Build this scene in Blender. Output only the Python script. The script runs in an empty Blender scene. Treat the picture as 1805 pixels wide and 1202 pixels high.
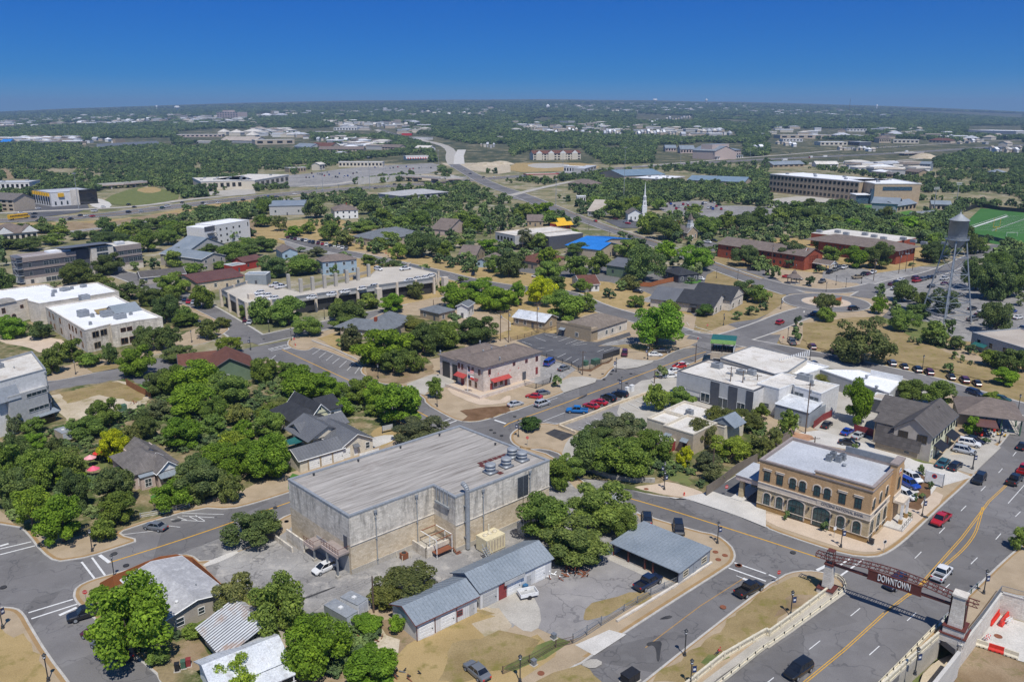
import bpy,bmesh,math,random
from mathutils import Vector,Matrix,noise
from mathutils.geometry import tessellate_polygon
R=math.radians
C=bpy.context.scene.collection
scene=bpy.context.scene
random.seed(7)
F,CX,CY,HY,CAMZ=1440.0,902.5,601.0,202.0,74.0
PITCH=math.atan((CY-HY)/F);SP,CP=math.sin(PITCH),math.cos(PITCH)
cd=bpy.data.cameras.new('camera');cam=bpy.data.objects.new('camera',cd);C.objects.link(cam)
cam.location=(0,0,CAMZ);cam.rotation_euler=(math.pi/2-PITCH,0,0)
cd.sensor_width=36;cd.lens=F/1805*36;cd.clip_start=.5;cd.clip_end=80000
scene.camera=cam
SUN_EL,SUN_AZ=60.0,-74.0
w=bpy.data.worlds.new('World');scene.world=w;w.use_nodes=True
wt=w.node_tree;bg=wt.nodes['Background']
sky=wt.nodes.new('ShaderNodeTexSky');sky.sky_type='NISHITA';sky.sun_disc=False
sky.sun_elevation=R(SUN_EL);sky.sun_rotation=R(90-SUN_AZ)
sky.altitude=5000;sky.air_density=1.0;sky.dust_density=0.0;sky.ozone_density=10.0
hs=wt.nodes.new('ShaderNodeHueSaturation');hs.inputs['Saturation'].default_value=1.1
wc=wt.nodes.new('ShaderNodeTexCoord');ws=wt.nodes.new('ShaderNodeSeparateXYZ');wr=wt.nodes.new('ShaderNodeValToRGB');wm_=wt.nodes.new('ShaderNodeMixRGB');wm_.blend_type='MULTIPLY';wm_.inputs[0].default_value=1
wt.links.new(wc.outputs['Generated'],ws.inputs[0]);wt.links.new(ws.outputs[2],wr.inputs[0]);ce=wr.color_ramp.elements;ce[0].color=(.25,.37,.42,1);ce[1].position=.30;ce[1].color=(1,1,1,1);c2=ce.new(.05);c2 .color=(.09,.30,.44,1);c3=ce.new(.125);c3 .color=(.004,.28,.53,1);c4=ce.new(.17);c4 .color=(.06,.32,.55,1)
wt.links.new(sky.outputs[0],wm_.inputs[1]);wt.links.new(wr.outputs[0],wm_.inputs[2]);wt.links.new(wm_.outputs[0],hs.inputs['Color']);wt.links.new(hs.outputs[0],bg.inputs['Color'])
bg.inputs['Strength'].default_value=0.14
sd=bpy.data.lights.new('sun','SUN');sd.energy=4.0;sd.angle=R(.53);sd.color=(1,.955,.88)
sun=bpy.data.objects.new('sun',sd);C.objects.link(sun);sun.location=(60,-60,160)
sv=Vector((math.cos(R(SUN_EL))*math.cos(R(SUN_AZ)),math.cos(R(SUN_EL))*math.sin(R(SUN_AZ)),math.sin(R(SUN_EL))))
sun.rotation_euler=sv.to_track_quat('Z','Y').to_euler()
vs=scene.view_settings;vs.view_transform='Standard';vs.look='None';vs.exposure=0.24;vs.gamma=1
def G(px,py,z=0.0):
 x=(px-CX)/F;y=(CY-py)/F
 dy,dz=CP+y*SP,-SP+y*CP
 t=(z-CAMZ)/dz
 return Vector((x*t,dy*t,z))
def PX(v):
 d=Vector(v)-Vector((0,0,CAMZ))
 zc=d.y*CP-d.z*SP;yc=d.y*SP+d.z*CP
 return(CX+F*d.x/zc,CY-F*yc/zc)if zc>1 else(0,0)
def tile(ox,oy,s):
 def f(t):
  r=[tuple(float(q)for q in c.split(','))for c in t.split()]
  return[(ox+a/s,oy+b/s)for a,b in r]
 return f
A1,A2,A3,A4=[tile(x,800,2.991)for x in(0,450,900,1355)]
B1,B2,B3,B4=[tile(x,550,4.007)for x in(0,450,900,1355)]
C1,C2,C3,C4=[tile(x,350,4.011)for x in(0,450,900,1355)]
D1,D2,D3,D4=[tile(x,170,4.011)for x in(0,450,900,1355)]
P0=tile(0,0,1)
def terr(x,y):
 D=y
 if D<1300:return 0.0
 X=x/(D+1)*F/900.0
 e=19*(1-X*X)if X*X<1.15 else-3
 z9=CAMZ+e*9000/F*1.02
 t=min(1.25,(D-1300)/7700)
 return z9*t**1.25
def GT(px,py):
 t=Vector(((px-CX)/F,CP+(CY-py)/F*SP,-SP+(CY-py)/F*CP));o=Vector((0,0,CAMZ))
 s=100.0
 while s<14000:
  p=o+t*s
  if p.z<=terr(p.x,p.y):return p
  s+=12+s*.004
 p=o+t*9000;p.z=terr(p.x,p.y);return p
MATS={}
def nd(t,kind,**kw):
 n=t.nodes.new(kind)
 for k,v in kw.items():
  if k in n.inputs:n.inputs[k].default_value=v
  else:setattr(n,k,v)
 return n
def base_mat(name,rough=.85,spec=.3,metal=0):
 m=bpy.data.materials.new(name);m.use_nodes=True
 t=m.node_tree;b=t.nodes['Principled BSDF']
 b.inputs['Roughness'].default_value=rough;b.inputs['Specular IOR Level'].default_value=spec
 b.inputs['Metallic'].default_value=metal
 MATS[name]=m
 return m,t,b
def ramp(t,fac,stops):
 r=t.nodes.new('ShaderNodeValToRGB');e=r.color_ramp.elements
 while len(e)<len(stops):e.new(.5)
 for q,(p,c)in zip(e,stops):q.position=p;q.color=(*c,1)
 t.links.new(fac,r.inputs[0]);return r.outputs[0]
def mul(t,a,b,fac=1.0,mode='MULTIPLY'):
 n=t.nodes.new('ShaderNodeMixRGB');n.blend_type=mode
 if isinstance(fac,float)or isinstance(fac,int):n.inputs[0].default_value=fac
 else:t.links.new(fac,n.inputs[0])
 for i,q in((1,a),(2,b)):
  if isinstance(q,tuple):n.inputs[i].default_value=(*q,1)
  else:t.links.new(q,n.inputs[i])
 return n.outputs[0]
def coords(t,scale=(1,1,1),kind='Object',rot=(0,0,0)):
 c=t.nodes.new('ShaderNodeTexCoord');m=t.nodes.new('ShaderNodeMapping')
 m.inputs['Scale'].default_value=scale;m.inputs['Rotation'].default_value=rot
 t.links.new(c.outputs[kind],m.inputs[0]);return m.outputs[0]
def noi(t,vec,scale,detail=4,rough=.6):
 n=t.nodes.new('ShaderNodeTexNoise');n.inputs['Scale'].default_value=scale
 n.inputs['Detail'].default_value=detail;n.inputs['Roughness'].default_value=rough
 t.links.new(vec,n.inputs['Vector']);return n.outputs['Fac']
def wallvec(t,sx=1,sz=1):
 c=t.nodes.new('ShaderNodeTexCoord');s=t.nodes.new('ShaderNodeSeparateXYZ')
 t.links.new(c.outputs['Object'],s.inputs[0])
 a=nd(t,'ShaderNodeMath',operation='ADD');t.links.new(s.outputs[0],a.inputs[0]);t.links.new(s.outputs[1],a.inputs[1])
 k=t.nodes.new('ShaderNodeCombineXYZ');t.links.new(a.outputs[0],k.inputs[0]);t.links.new(s.outputs[2],k.inputs[1])
 m=t.nodes.new('ShaderNodeMapping');m.inputs['Scale'].default_value=(sx,sz,1)
 t.links.new(k.outputs[0],m.inputs[0]);return m.outputs[0]
def mottled(name,c1,c2,s=.3,s2=6,rough=.9,spec=.2,lo=.35,hi=.65,c3=None,bump=0,metal=0,stretch=(1,1,1)):
 m,t,b=base_mat(name,rough,spec,metal)
 v=coords(t,stretch)
 a=noi(t,v,s,6,.62);col=ramp(t,a,[(lo,c1),(hi,c2)])
 f=noi(t,v,s2,3,.7)
 col=mul(t,col,ramp(t,f,[(.3,(.78,)*3),(.7,(1.12,)*3)]))
 if c3:
  g=noi(t,v,s*2.7,5,.7);k=ramp(t,g,[(.52,(0,0,0)),(.68,(1,1,1))])
  col=mul(t,col,c3,k,'MIX')
 if name in('asphalt','asphalt_old','asphalt_lot','asphalt_dark'):
  d_=t.nodes.new('ShaderNodeVectorMath');d_.operation='ADD';t.links.new(v,d_.inputs[0]);nn=t.nodes.new('ShaderNodeTexNoise');nn.inputs['Scale'].default_value=.35;t.links.new(v,nn.inputs['Vector']);ms_=t.nodes.new('ShaderNodeVectorMath');ms_.operation='SCALE';ms_.inputs['Scale'].default_value=5;t.links.new(nn.outputs['Color'],ms_.inputs[0]);t.links.new(ms_.outputs[0],d_.inputs[1])
  vo=t.nodes.new('ShaderNodeTexVoronoi');vo.feature='DISTANCE_TO_EDGE';vo.inputs['Scale'].default_value=.12;t.links.new(d_.outputs[0],vo.inputs['Vector'])
  col=mul(t,col,(.06,.06,.065),ramp(t,vo.outputs['Distance'],[(0,(.5,)*3),(.008,(.3,)*3),(.016,(0,0,0))]),'MIX')
  vc=t.nodes.new('ShaderNodeTexVoronoi');vc.inputs['Scale'].default_value=.05;t.links.new(v,vc.inputs['Vector']);sx=t.nodes.new('ShaderNodeSeparateXYZ');t.links.new(vc.outputs['Color'],sx.inputs[0]);col=mul(t,col,ramp(t,sx.outputs[0],[(0,(.84,)*3),(.5,(1,)*3),(1,(1.12,)*3)]))
  col=mul(t,col,(.04,.04,.045),ramp(t,noi(t,v,1.3,3,.6),[(.68,(0,0,0)),(.74,(.55,)*3)]),'MIX')
 t.links.new(col,b.inputs['Base Color'])
 if bump:
  bp=nd(t,'ShaderNodeBump',Strength=bump,Distance=.1);t.links.new(f,bp.inputs['Height']);t.links.new(bp.outputs[0],b.inputs['Normal'])
 return m
def plain(name,c,rough=.6,spec=.4,metal=0,var=.12,s=1.5):
 return mottled(name,tuple(q*(1-var)for q in c),tuple(min(1,q*(1+var))for q in c),s,12,rough,spec,metal=metal)
def brickmat(name,c1,c2,mortar,bw,bh,ms=.015,stain=None,off=.5,rough=.9,upper=None):
 m,t,b=base_mat(name,rough,.2)
 v=wallvec(t)
 br=nd(t,'ShaderNodeTexBrick',Scale=1.0);br.offset=off
 br.inputs['Color1'].default_value=(*c1,1);br.inputs['Color2'].default_value=(*c2,1);br.inputs['Mortar'].default_value=(*mortar,1)
 br.inputs['Brick Width'].default_value=bw;br.inputs['Row Height'].default_value=bh;br.inputs['Mortar Size'].default_value=ms
 t.links.new(v,br.inputs['Vector'])
 n=noi(t,coords(t),.35,6,.7);col=mul(t,br.outputs[0],ramp(t,n,[(.3,(.8,)*3),(.7,(1.1,)*3)]))
 n2=noi(t,coords(t),5,4,.8);col=mul(t,col,ramp(t,n2,[(.3,(.82,)*3),(.7,(1.12,)*3)]))
 if stain:
  sv_=wallvec(t,.8,.16);q=noi(t,sv_,1.0,8,.75)
  col=mul(t,col,stain,ramp(t,q,[(.48,(0,0,0)),(.66,(.85,)*3)]),'MIX')
 t.links.new(col,b.inputs['Base Color'])
 bp=nd(t,'ShaderNodeBump',Strength=.5,Distance=.05);t.links.new(n2,bp.inputs['Height']);t.links.new(bp.outputs[0],b.inputs['Normal'])
 return m
def stripes(name,c1,c2,per,axis='x',rough=.5,metal=0,spec=.4,dirt=None,sharp=.1):
 m,t,b=base_mat(name,rough,spec,metal)
 if axis=='z':v=wallvec(t);comp=1
 elif axis=='w':v=wallvec(t);comp=0
 else:v=coords(t);comp='xyz'.index(axis)
 s=t.nodes.new('ShaderNodeSeparateXYZ');t.links.new(v,s.inputs[0])
 d=nd(t,'ShaderNodeMath',operation='DIVIDE');d.inputs[1].default_value=per;t.links.new(s.outputs[comp],d.inputs[0])
 f=nd(t,'ShaderNodeMath',operation='FRACT');t.links.new(d.outputs[0],f.inputs[0])
 col=ramp(t,f.outputs[0],[(0,c2),(sharp,c2),(sharp+.06,c1),(1,c1)])
 n=noi(t,coords(t),.5,5,.7);col=mul(t,col,ramp(t,n,[(.3,(.82,)*3),(.7,(1.08,)*3)]))
 if dirt:col=mul(t,col,dirt,ramp(t,noi(t,coords(t),.22,7,.75),[(.5,(0,0,0)),(.66,(.8,)*3)]),'MIX')
 t.links.new(col,b.inputs['Base Color']);return m
def shingle(name,c):
 m,t,b=base_mat(name,.92,.15)
 br=nd(t,'ShaderNodeTexBrick',Scale=1.0);br.inputs['Brick Width'].default_value=.9;br.inputs['Row Height'].default_value=.3
 br.inputs['Mortar Size'].default_value=.02
 br.inputs['Color1'].default_value=(*[q*1.12 for q in c],1);br.inputs['Color2'].default_value=(*[q*.84 for q in c],1)
 br.inputs['Mortar'].default_value=(*[q*.75 for q in c],1)
 t.links.new(coords(t),br.inputs['Vector'])
 col=mul(t,br.outputs[0],ramp(t,noi(t,coords(t),.4,6,.75),[(.3,(.78,)*3),(.7,(1.15,)*3)]))
 col=mul(t,col,ramp(t,noi(t,coords(t),9,2,.8),[(.25,(.75,)*3),(.75,(1.2,)*3)]))
 t.links.new(col,b.inputs['Base Color']);return m
def glassmat(name,c,rough=.08):
 m,t,b=base_mat(name,rough,.8)
 v=noi(t,coords(t),.8,2,.5)
 t.links.new(mul(t,c,ramp(t,v,[(.35,(.7,)*3),(.7,(1.4,)*3)])),b.inputs['Base Color']);return m
def M(n):return MATS[n]
mottled('asphalt',(.145,.139,.137),(.19,.182,.178),.10,7,.92,.2,c3=(.18,.175,.172),stretch=(1,1,1))
mottled('asphalt_dark',(.085,.085,.092),(.125,.125,.13),.15,7,.9,.25)
mottled('asphalt_old',(.22,.212,.205),(.31,.30,.285),.14,5,.95,.15,c3=(.38,.36,.33))
mottled('asphalt_lot',(.21,.20,.195),(.29,.275,.265),.1,7,.95,.15,c3=(.29,.275,.26))
mottled('tar',(.035,.035,.04),(.07,.07,.07),.4,5)
mottled('concrete',(.36,.335,.29),(.47,.44,.385),.16,5,.9,.2)
mottled('concrete_white',(.48,.46,.42),(.6,.575,.53),.2,5,.9,.2)
mottled('kerb',(.40,.38,.345),(.50,.48,.44),.5,5,.9,.2)
mottled('paving',(.34,.265,.175),(.425,.335,.23),.25,8,.9,.2)
mottled('paving_border',(.30,.195,.09),(.36,.24,.12),.5,8,.9,.2)
mottled('paving_pale',(.50,.40,.30),(.58,.47,.36),.25,8,.9,.2)
mottled('brick_red_pad',(.3,.10,.07),(.36,.13,.09),.8,9)
mottled('dry_grass',(.24,.18,.085),(.34,.26,.135),.12,5,1,.1,c3=(.19,.165,.05),bump=.5)
mottled('straw',(.33,.24,.11),(.42,.31,.15),.1,6,1,.1,c3=(.22,.18,.06),bump=.4)
mottled('green_grass',(.11,.14,.045),(.17,.19,.07),.2,6,1,.1,c3=(.2,.18,.07),bump=.5)
mottled('lawn',(.06,.16,.03),(.10,.22,.045),.2,6,1,.1)
mottled('dirt',(.22,.155,.09),(.34,.26,.17),.12,6,1,.1,c3=(.16,.14,.06))
mottled('caliche',(.42,.35,.25),(.55,.48,.37),.08,5,1,.1,c3=(.28,.24,.13))
mottled('mulch',(.13,.075,.04),(.20,.12,.07),.4,9,1,.1)
mottled('woodchip',(.36,.20,.12),(.46,.28,.18),.5,9,1,.1)
mottled('turf',(.045,.13,.035),(.06,.165,.04),.05,2,1,.1)
mottled('land',(.05,.065,.035),(.11,.11,.06),.012,.5,1,.1,c3=(.3,.25,.16))
mottled('suburb',(.13,.14,.06),(.31,.26,.16),.028,1.2,1,.1,c3=(.40,.36,.30),lo=.40,hi=.62)
mottled('yard',(.075,.10,.03),(.27,.21,.12),.11,2.2,1,.1,c3=(.36,.29,.19),lo=.42,hi=.62,bump=.5)
mottled('far_hills',(.05,.07,.07),(.09,.10,.09),.0012,.02,1,.1)
plain('line_white',(.68,.68,.66),.7,.3,var=.14,s=2);plain('line_yellow',(.62,.34,.035),.7,.3,var=.14,s=2)
mottled('line_orange',(.33,.20,.08),(.42,.25,.09),.8,6)
brickmat('limestone',(.55,.45,.31),(.70,.60,.45),(.46,.38,.27),.62,.3,.012)
brickmat('limestone_grey',(.56,.51,.43),(.76,.70,.60),(.48,.43,.36),.75,.32,.012,stain=(.22,.205,.18))
brickmat('limestone_dark',(.30,.29,.26),(.44,.42,.375),(.25,.24,.21),.6,.3,.02,stain=(.10,.095,.088))
brickmat('limestone_white',(.58,.53,.46),(.72,.67,.59),(.48,.43,.36),.7,.32,.015)
brickmat('limestone_pink',(.60,.50,.42),(.74,.65,.57),(.50,.42,.35),.6,.3,.012)
brickmat('bank_stone',(.46,.36,.21),(.60,.48,.30),(.40,.31,.18),.8,.2,.01)
brickmat('bank_stone_base',(.36,.22,.08),(.46,.29,.12),(.26,.17,.08),.8,.25,.015)
brickmat('bank_brick',(.52,.335,.17),(.60,.395,.21),(.35,.21,.10),.4,.12,.006)
brickmat('red_brick',(.27,.062,.032),(.33,.085,.045),(.27,.09,.055),.4,.12,.006)
brickmat('tan_brick',(.40,.31,.21),(.47,.37,.25),(.40,.32,.22),.5,.2,.008)
plain('stucco_white',(.66,.65,.63));plain('stucco_cream',(.62,.56,.45));plain('stucco_beige',(.46,.385,.29));plain('stucco_grey',(.42,.42,.41))
plain('stucco_pink',(.50,.40,.35));plain('stucco_tan',(.36,.285,.19));plain('stone_trim',(.60,.52,.42),.8);plain('dark_panel',(.085,.09,.105));plain('taupe_panel',(.31,.26,.235))
plain('white_paint',(.74,.74,.72));plain('yellow_paint',(.68,.40,.02));plain('red_paint',(.5,.03,.025));plain('cream_paint',(.66,.60,.46));plain('pale_yellow',(.66,.65,.44))
plain('dark_metal',(.035,.037,.04),.5,.5);plain('brown_steel',(.115,.032,.024),.6,.4);plain('dark_red',(.24,.04,.04));plain('red_roof',(.40,.06,.05),.5)
plain('galv',(.34,.36,.375),.6,.5,.3);plain('galv_dark',(.24,.26,.28),.5,.5,.3);plain('wood_pole',(.13,.09,.065));plain('black_cover',(.02,.02,.022),.5)
plain('wood_grey',(.22,.185,.15),.9);plain('cedar',(.34,.115,.035),.85);plain('cedar_brown',(.22,.10,.05),.85);plain('rust',(.22,.08,.04),.9);plain('blue_fabric',(.05,.13,.3));plain('green_canvas',(.02,.12,.11))
plain('blue_plastic',(.04,.15,.3));plain('orange_plastic',(.75,.12,.02));plain('red_plastic',(.62,.035,.02));plain('cream_metal',(.66,.58,.38),.5);plain('green_box',(.06,.13,.085),.6)
stripes('siding_grey',(.42,.38,.33),(.29,.26,.225),.22,'z');stripes('siding_white',(.70,.69,.66),(.5,.5,.48),.22,'z')
stripes('siding_blue',(.33,.44,.53),(.26,.35,.43),.25,'z');stripes('metal_wall',(.30,.33,.36),(.2,.22,.24),.35,'w');stripes('metal_wall_white',(.62,.62,.61),(.45,.45,.46),.4,'w')
stripes('metal_wall_green',(.14,.20,.13),(.10,.15,.10),.4,'w');stripes('slat_wood',(.20,.17,.14),(.10,.085,.07),.16,'w',.9);stripes('slat_cedar',(.36,.125,.045),(.2,.07,.025),.16,'w',.9)
stripes('slat_cedar_h',(.30,.13,.05),(.12,.055,.025),.3,'z',.9);stripes('red_siding',(.34,.04,.03),(.24,.03,.025),.22,'z');stripes('white_siding_dark',(.50,.50,.49),(.33,.33,.33),.22,'z')
shingle('shingle_grey',(.165,.15,.14));shingle('shingle_dark',(.115,.105,.10));shingle('shingle_blue',(.165,.18,.195));shingle('shingle_brown',(.15,.068,.05));shingle('shingle_taupe',(.19,.155,.135));shingle('shingle_black',(.045,.048,.055));shingle('shingle_warm',(.215,.18,.15))
mottled('metal_roof',(.20,.235,.265),(.255,.29,.32),.15,3,.5,.4);mottled('metal_roof_dark',(.12,.125,.135),(.15,.155,.165),.2,3,.5,.4)
mottled('metal_roof_white',(.50,.53,.56),(.66,.68,.70),.25,4,.45,.4,c3=(.36,.36,.37));mottled('metal_roof_brown',(.12,.058,.048),(.15,.075,.06),.2,3,.5,.3)
stripes('corrugated',(.62,.64,.65),(.12,.12,.13),.55,'x',.5,dirt=(.34,.22,.15),sharp=.38)
mottled('roof_white',(.74,.75,.77),(.84,.85,.87),.2,3,.7,.3);mottled('roof_cream',(.56,.53,.47),(.68,.65,.60),.12,3,.9,.2,c3=(.42,.37,.31));mottled('roof_grey',(.40,.42,.45),(.50,.52,.555),.12,3,.9,.2)
mottled('roof_tan',(.36,.31,.26),(.46,.41,.35),.1,3,.9,.2);mottled('roof_blue',(.02,.17,.52),(.03,.21,.60),.2,3,.6,.3);mottled('roof_bluegrey',(.15,.22,.28),(.20,.27,.33),.2,3,.6,.3)
mottled('roof_greyhouse',(.33,.33,.335),(.42,.42,.43),.3,3,.85,.2,c3=(.5,.5,.5));plain('awning_green',(.15,.27,.07));mottled('deck_conc',(.44,.40,.34),(.54,.50,.43),.1,3,.9,.2)
m_,t_,b_=base_mat('membrane',.85,.25)
v_=coords(t_,(.03,.55,1));c_=ramp(t_,noi(t_,v_,3.2,6,.72),[(.34,(.19,.17,.15)),(.46,(.30,.28,.255)),(.56,(.37,.345,.315)),(.7,(.50,.47,.435))])
c_=mul(t_,c_,(.15,.12,.10),ramp(t_,noi(t_,coords(t_,(.5,1,1)),.10,8,.75),[(.56,(0,0,0)),(.72,(.7,)*3)]),'MIX');t_.links.new(c_,b_.inputs['Base Color'])
glassmat('glass',(.03,.045,.055));glassmat('glass_green',(.02,.06,.065));glassmat('glass_dark',(.012,.014,.018));glassmat('glass_blue',(.05,.09,.13))
m_,t_,b_=base_mat('car_paint',.28,.6);b_.inputs['Coat Weight'].default_value=.6
oi=t_.nodes.new('ShaderNodeObjectInfo');t_.links.new(mul(t_,oi.outputs['Color'],ramp(t_,noi(t_,coords(t_),3,3,.5),[(.3,(.92,)*3),(.7,(1,)*3)])),b_.inputs['Base Color'])
m_,t_,b_=base_mat('leaf',.62,.12)
oi=t_.nodes.new('ShaderNodeObjectInfo');ge=t_.nodes.new('ShaderNodeNewGeometry')
lc=mul(t_,oi.outputs['Color'],ramp(t_,ge.outputs['Random Per Island'],[(0,(.55,.58,.6)),(.5,(1,1,1)),(1,(1.6,1.45,1.5))]))
lc=mul(t_,lc,ramp(t_,noi(t_,coords(t_),1.6,2,.5),[(.35,(.82,.85,.9)),(.7,(1.22,1.18,.98))]))
t_.links.new(lc,b_.inputs['Base Color']);tr=t_.nodes.new('ShaderNodeBsdfTranslucent');t_.links.new(lc,tr.inputs[0])
mx=t_.nodes.new('ShaderNodeMixShader');mx.inputs[0].default_value=.45;out=t_.nodes['Material Output']
t_.links.new(b_.outputs[0],mx.inputs[1]);t_.links.new(tr.outputs[0],mx.inputs[2]);t_.links.new(mx.outputs[0],out.inputs[0])
mottled('bark',(.10,.08,.06),(.2,.165,.13),2,12,1,.1)
def link(o):C.objects.link(o);return o
class MB:
 def __init__(s):s.v=[];s.f=[];s.m=[];s.mats=[]
 def mi(s,mat):
  if mat not in s.mats:s.mats.append(mat)
  return s.mats.index(mat)
 def face(s,pts,mat):
  n=len(s.v);s.v+=[tuple(p)for p in pts];s.f.append(tuple(range(n,n+len(pts))));s.m.append(s.mi(mat))
 def box(s,x0,x1,y0,y1,z0,z1,mat,top=None,bottom=True):
  n=len(s.v);k=s.mi(mat);kt=s.mi(top)if top else k
  s.v+=[(x0,y0,z0),(x1,y0,z0),(x1,y1,z0),(x0,y1,z0),(x0,y0,z1),(x1,y0,z1),(x1,y1,z1),(x0,y1,z1)]
  fs=[(0,1,5,4),(1,2,6,5),(2,3,7,6),(3,0,4,7),(4,5,6,7)]+([(3,2,1,0)]if bottom else[])
  for i,f in enumerate(fs):s.f.append(tuple(n+q for q in f));s.m.append(kt if i==4 else k)
  return s
 def obox(s,c,hx,hy,z0,z1,ang,mat,tx=1.0):
  ca,sa=math.cos(ang),math.sin(ang);n=len(s.v);k=s.mi(mat)
  for z,q in((z0,1),(z1,tx)):
   for a,b in((-1,-1),(1,-1),(1,1),(-1,1)):
    s.v.append((c[0]+a*hx*q*ca-b*hy*q*sa,c[1]+a*hx*q*sa+b*hy*q*ca,z))
  for f in[(0,1,5,4),(1,2,6,5),(2,3,7,6),(3,0,4,7),(4,5,6,7),(3,2,1,0)]:s.f.append(tuple(n+q for q in f));s.m.append(k)
  return s
 def tube(s,a,b,r0,r1=None,mat='dark_metal',n=8,caps=True):
  if r1 is None:r1=r0
  a,b=Vector(a),Vector(b);d=(b-a)
  if d.length<1e-6:return s
  q=d.to_track_quat('Z','Y');k=s.mi(mat);m=len(s.v)
  for p,r in((a,r0),(b,r1)):
   for i in range(n):
    t=2*math.pi*i/n;s.v.append(tuple(p+q@Vector((r*math.cos(t),r*math.sin(t),0))))
  for i in range(n):j=(i+1)%n;s.f.append((m+i,m+j,m+n+j,m+n+i));s.m.append(k)
  if caps:s.f.append(tuple(m+n+i for i in range(n)));s.m.append(k);s.f.append(tuple(m+n-1-i for i in range(n)));s.m.append(k)
  return s
 def lathe(s,prof,mat,n=16,c=(0,0)):
  k=s.mi(mat);m=len(s.v)
  for r,z in prof:
   for i in range(n):t=2*math.pi*i/n;s.v.append((c[0]+r*math.cos(t),c[1]+r*math.sin(t),z))
  for j in range(len(prof)-1):
   for i in range(n):i2=(i+1)%n;s.f.append((m+j*n+i,m+j*n+i2,m+(j+1)*n+i2,m+(j+1)*n+i));s.m.append(k)
  s.f.append(tuple(m+(len(prof)-1)*n+i for i in range(n)));s.m.append(k)
  return s
 def prism(s,pts,z0,z1,mat,top=None,sides=True):
  if area(pts)<0:pts=pts[::-1]
  n=len(s.v);N=len(pts);k=s.mi(mat);kt=s.mi(top or mat)
  s.v+=[(p[0],p[1],z1)for p in pts]
  for tri in tessellate_polygon([[Vector((p[0],p[1],0))for p in pts]]):
   a,b,c=tri;A,B,D=pts[a],pts[b],pts[c]
   if(B[0]-A[0])*(D[1]-A[1])-(B[1]-A[1])*(D[0]-A[0])<0:b,c=c,b
   s.f.append((n+a,n+b,n+c));s.m.append(kt)
  if sides:
   m=len(s.v);s.v+=[(p[0],p[1],z0)for p in pts]+[(p[0],p[1],z1)for p in pts]
   for i in range(N):j=(i+1)%N;s.f.append((m+i,m+j,m+N+j,m+N+i));s.m.append(k)
  return s
 def mesh(s,name,smooth=False):
  me=bpy.data.meshes.new(name);me.from_pydata(s.v,[],s.f)
  for q in s.mats:me.materials.append(M(q))
  me.polygons.foreach_set('material_index',s.m)
  if smooth:me.polygons.foreach_set('use_smooth',[True]*len(s.f))
  me.update();return me
 def build(s,name,parent=None,smooth=False,loc=None,rz=0):
  if not s.f:return None
  o=bpy.data.objects.new(name,s.mesh(name,smooth))
  if parent:o.parent=parent
  if loc is not None:o.location=loc
  if rz:o.rotation_euler=(0,0,rz)
  return link(o)
def area(p):return sum(p[i][0]*p[(i+1)%len(p)][1]-p[(i+1)%len(p)][0]*p[i][1]for i in range(len(p)))/2
def inset(pts,d):
 p=[Vector((q[0],q[1]))for q in pts]
 if area(p)<0:p=p[::-1]
 n=len(p);out=[]
 for i in range(n):
  a,b,c=p[i-1],p[i],p[(i+1)%n]
  e1=(b-a).normalized()if(b-a).length>1e-6 else Vector((1,0));e2=(c-b).normalized()if(c-b).length>1e-6 else e1
  n1,n2=Vector((-e1 .y,e1 .x)),Vector((-e2 .y,e2 .x));m=n1+n2
  if m.length<.3:m=n1
  m=m.normalized();k=max(.45,m.dot(n1));out.append(b+m*(d/k))
 return out
def chaikin(pts,it=2,closed=True):
 for _ in range(it):
  o=[];n=len(pts)
  for i in range(n if closed else n-1):
   a,b=Vector(pts[i][:2]),Vector(pts[(i+1)%n][:2])
   o+=[a*.75+b*.25,a*.25+b*.75]
  if not closed:o=[Vector(pts[0][:2])]+o+[Vector(pts[-1][:2])]
  pts=o
 return pts
LABELLED=[]
def tag(o,label=None,cat=None,group=None,kind=None):
 if label:o['label']=label;LABELLED.append(o)
 if cat:o['category']=cat
 if group:o['group']=group
 if kind:o['kind']=kind
 return o
def empty(name,loc,rz=0,label=None,cat=None,group=None):
 o=bpy.data.objects.new(name,None);o.location=loc;o.rotation_euler=(0,0,rz);o.empty_display_size=.5
 return tag(link(o),label,cat,group)
def struct(o):o['kind']='structure';return o
def gp(px,z=0.0):return[G(a,b,z)for a,b in px]
# GROUND
KEEP=[];KLINE=[];ROUGH=('dirt','dry_grass','straw','green_grass','yard','caliche','mulch','woodchip')
def sheet(name,pts,z,mat,h=.08,sm=0,sides=True):
 g=[(p.x,p.y)for p in gp(pts)]
 if mat in ROUGH:
  q=[]
  for i in range(len(g)):
   a,b=Vector(g[i]),Vector(g[(i+1)%len(g)]);k=max(1,int((b-a).length/1.6));q+=[a.lerp(b,j/k)for j in range(k)]
  g=[p+Vector((noise.noise(Vector((p.x*.35,p.y*.35,2)))+.6*noise.noise(Vector((p.x*1.1,p.y*1.1,5))),noise.noise(Vector((p.x*.35,p.y*.35,8)))+.6*noise.noise(Vector((p.x*1.1,p.y*1.1,9)))))*1.1 for p in q]
 elif sm:g=chaikin(g,sm)
 o=MB().prism(g,z-h,z,mat,sides=sides).build(name);return struct(o)
def line_px(pts,width,z=0.0,closed=False,sm=0,off=0.0):
 g=[Vector((p.x,p.y))for p in(GT(a,b)if b<275 else G(a,b)for a,b in pts)]
 if sm:g=[Vector(q)for q in chaikin(g,sm,False)]
 L=[];Rr=[]
 for i in range(len(g)):
  a=g[max(0,i-1)];c=g[min(len(g)-1,i+1)];d=(c-a).normalized();n=Vector((-d.y,d.x))
  L.append(g[i]+n*(off+width/2));Rr.append(g[i]+n*(off-width/2))
 return L,Rr
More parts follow.
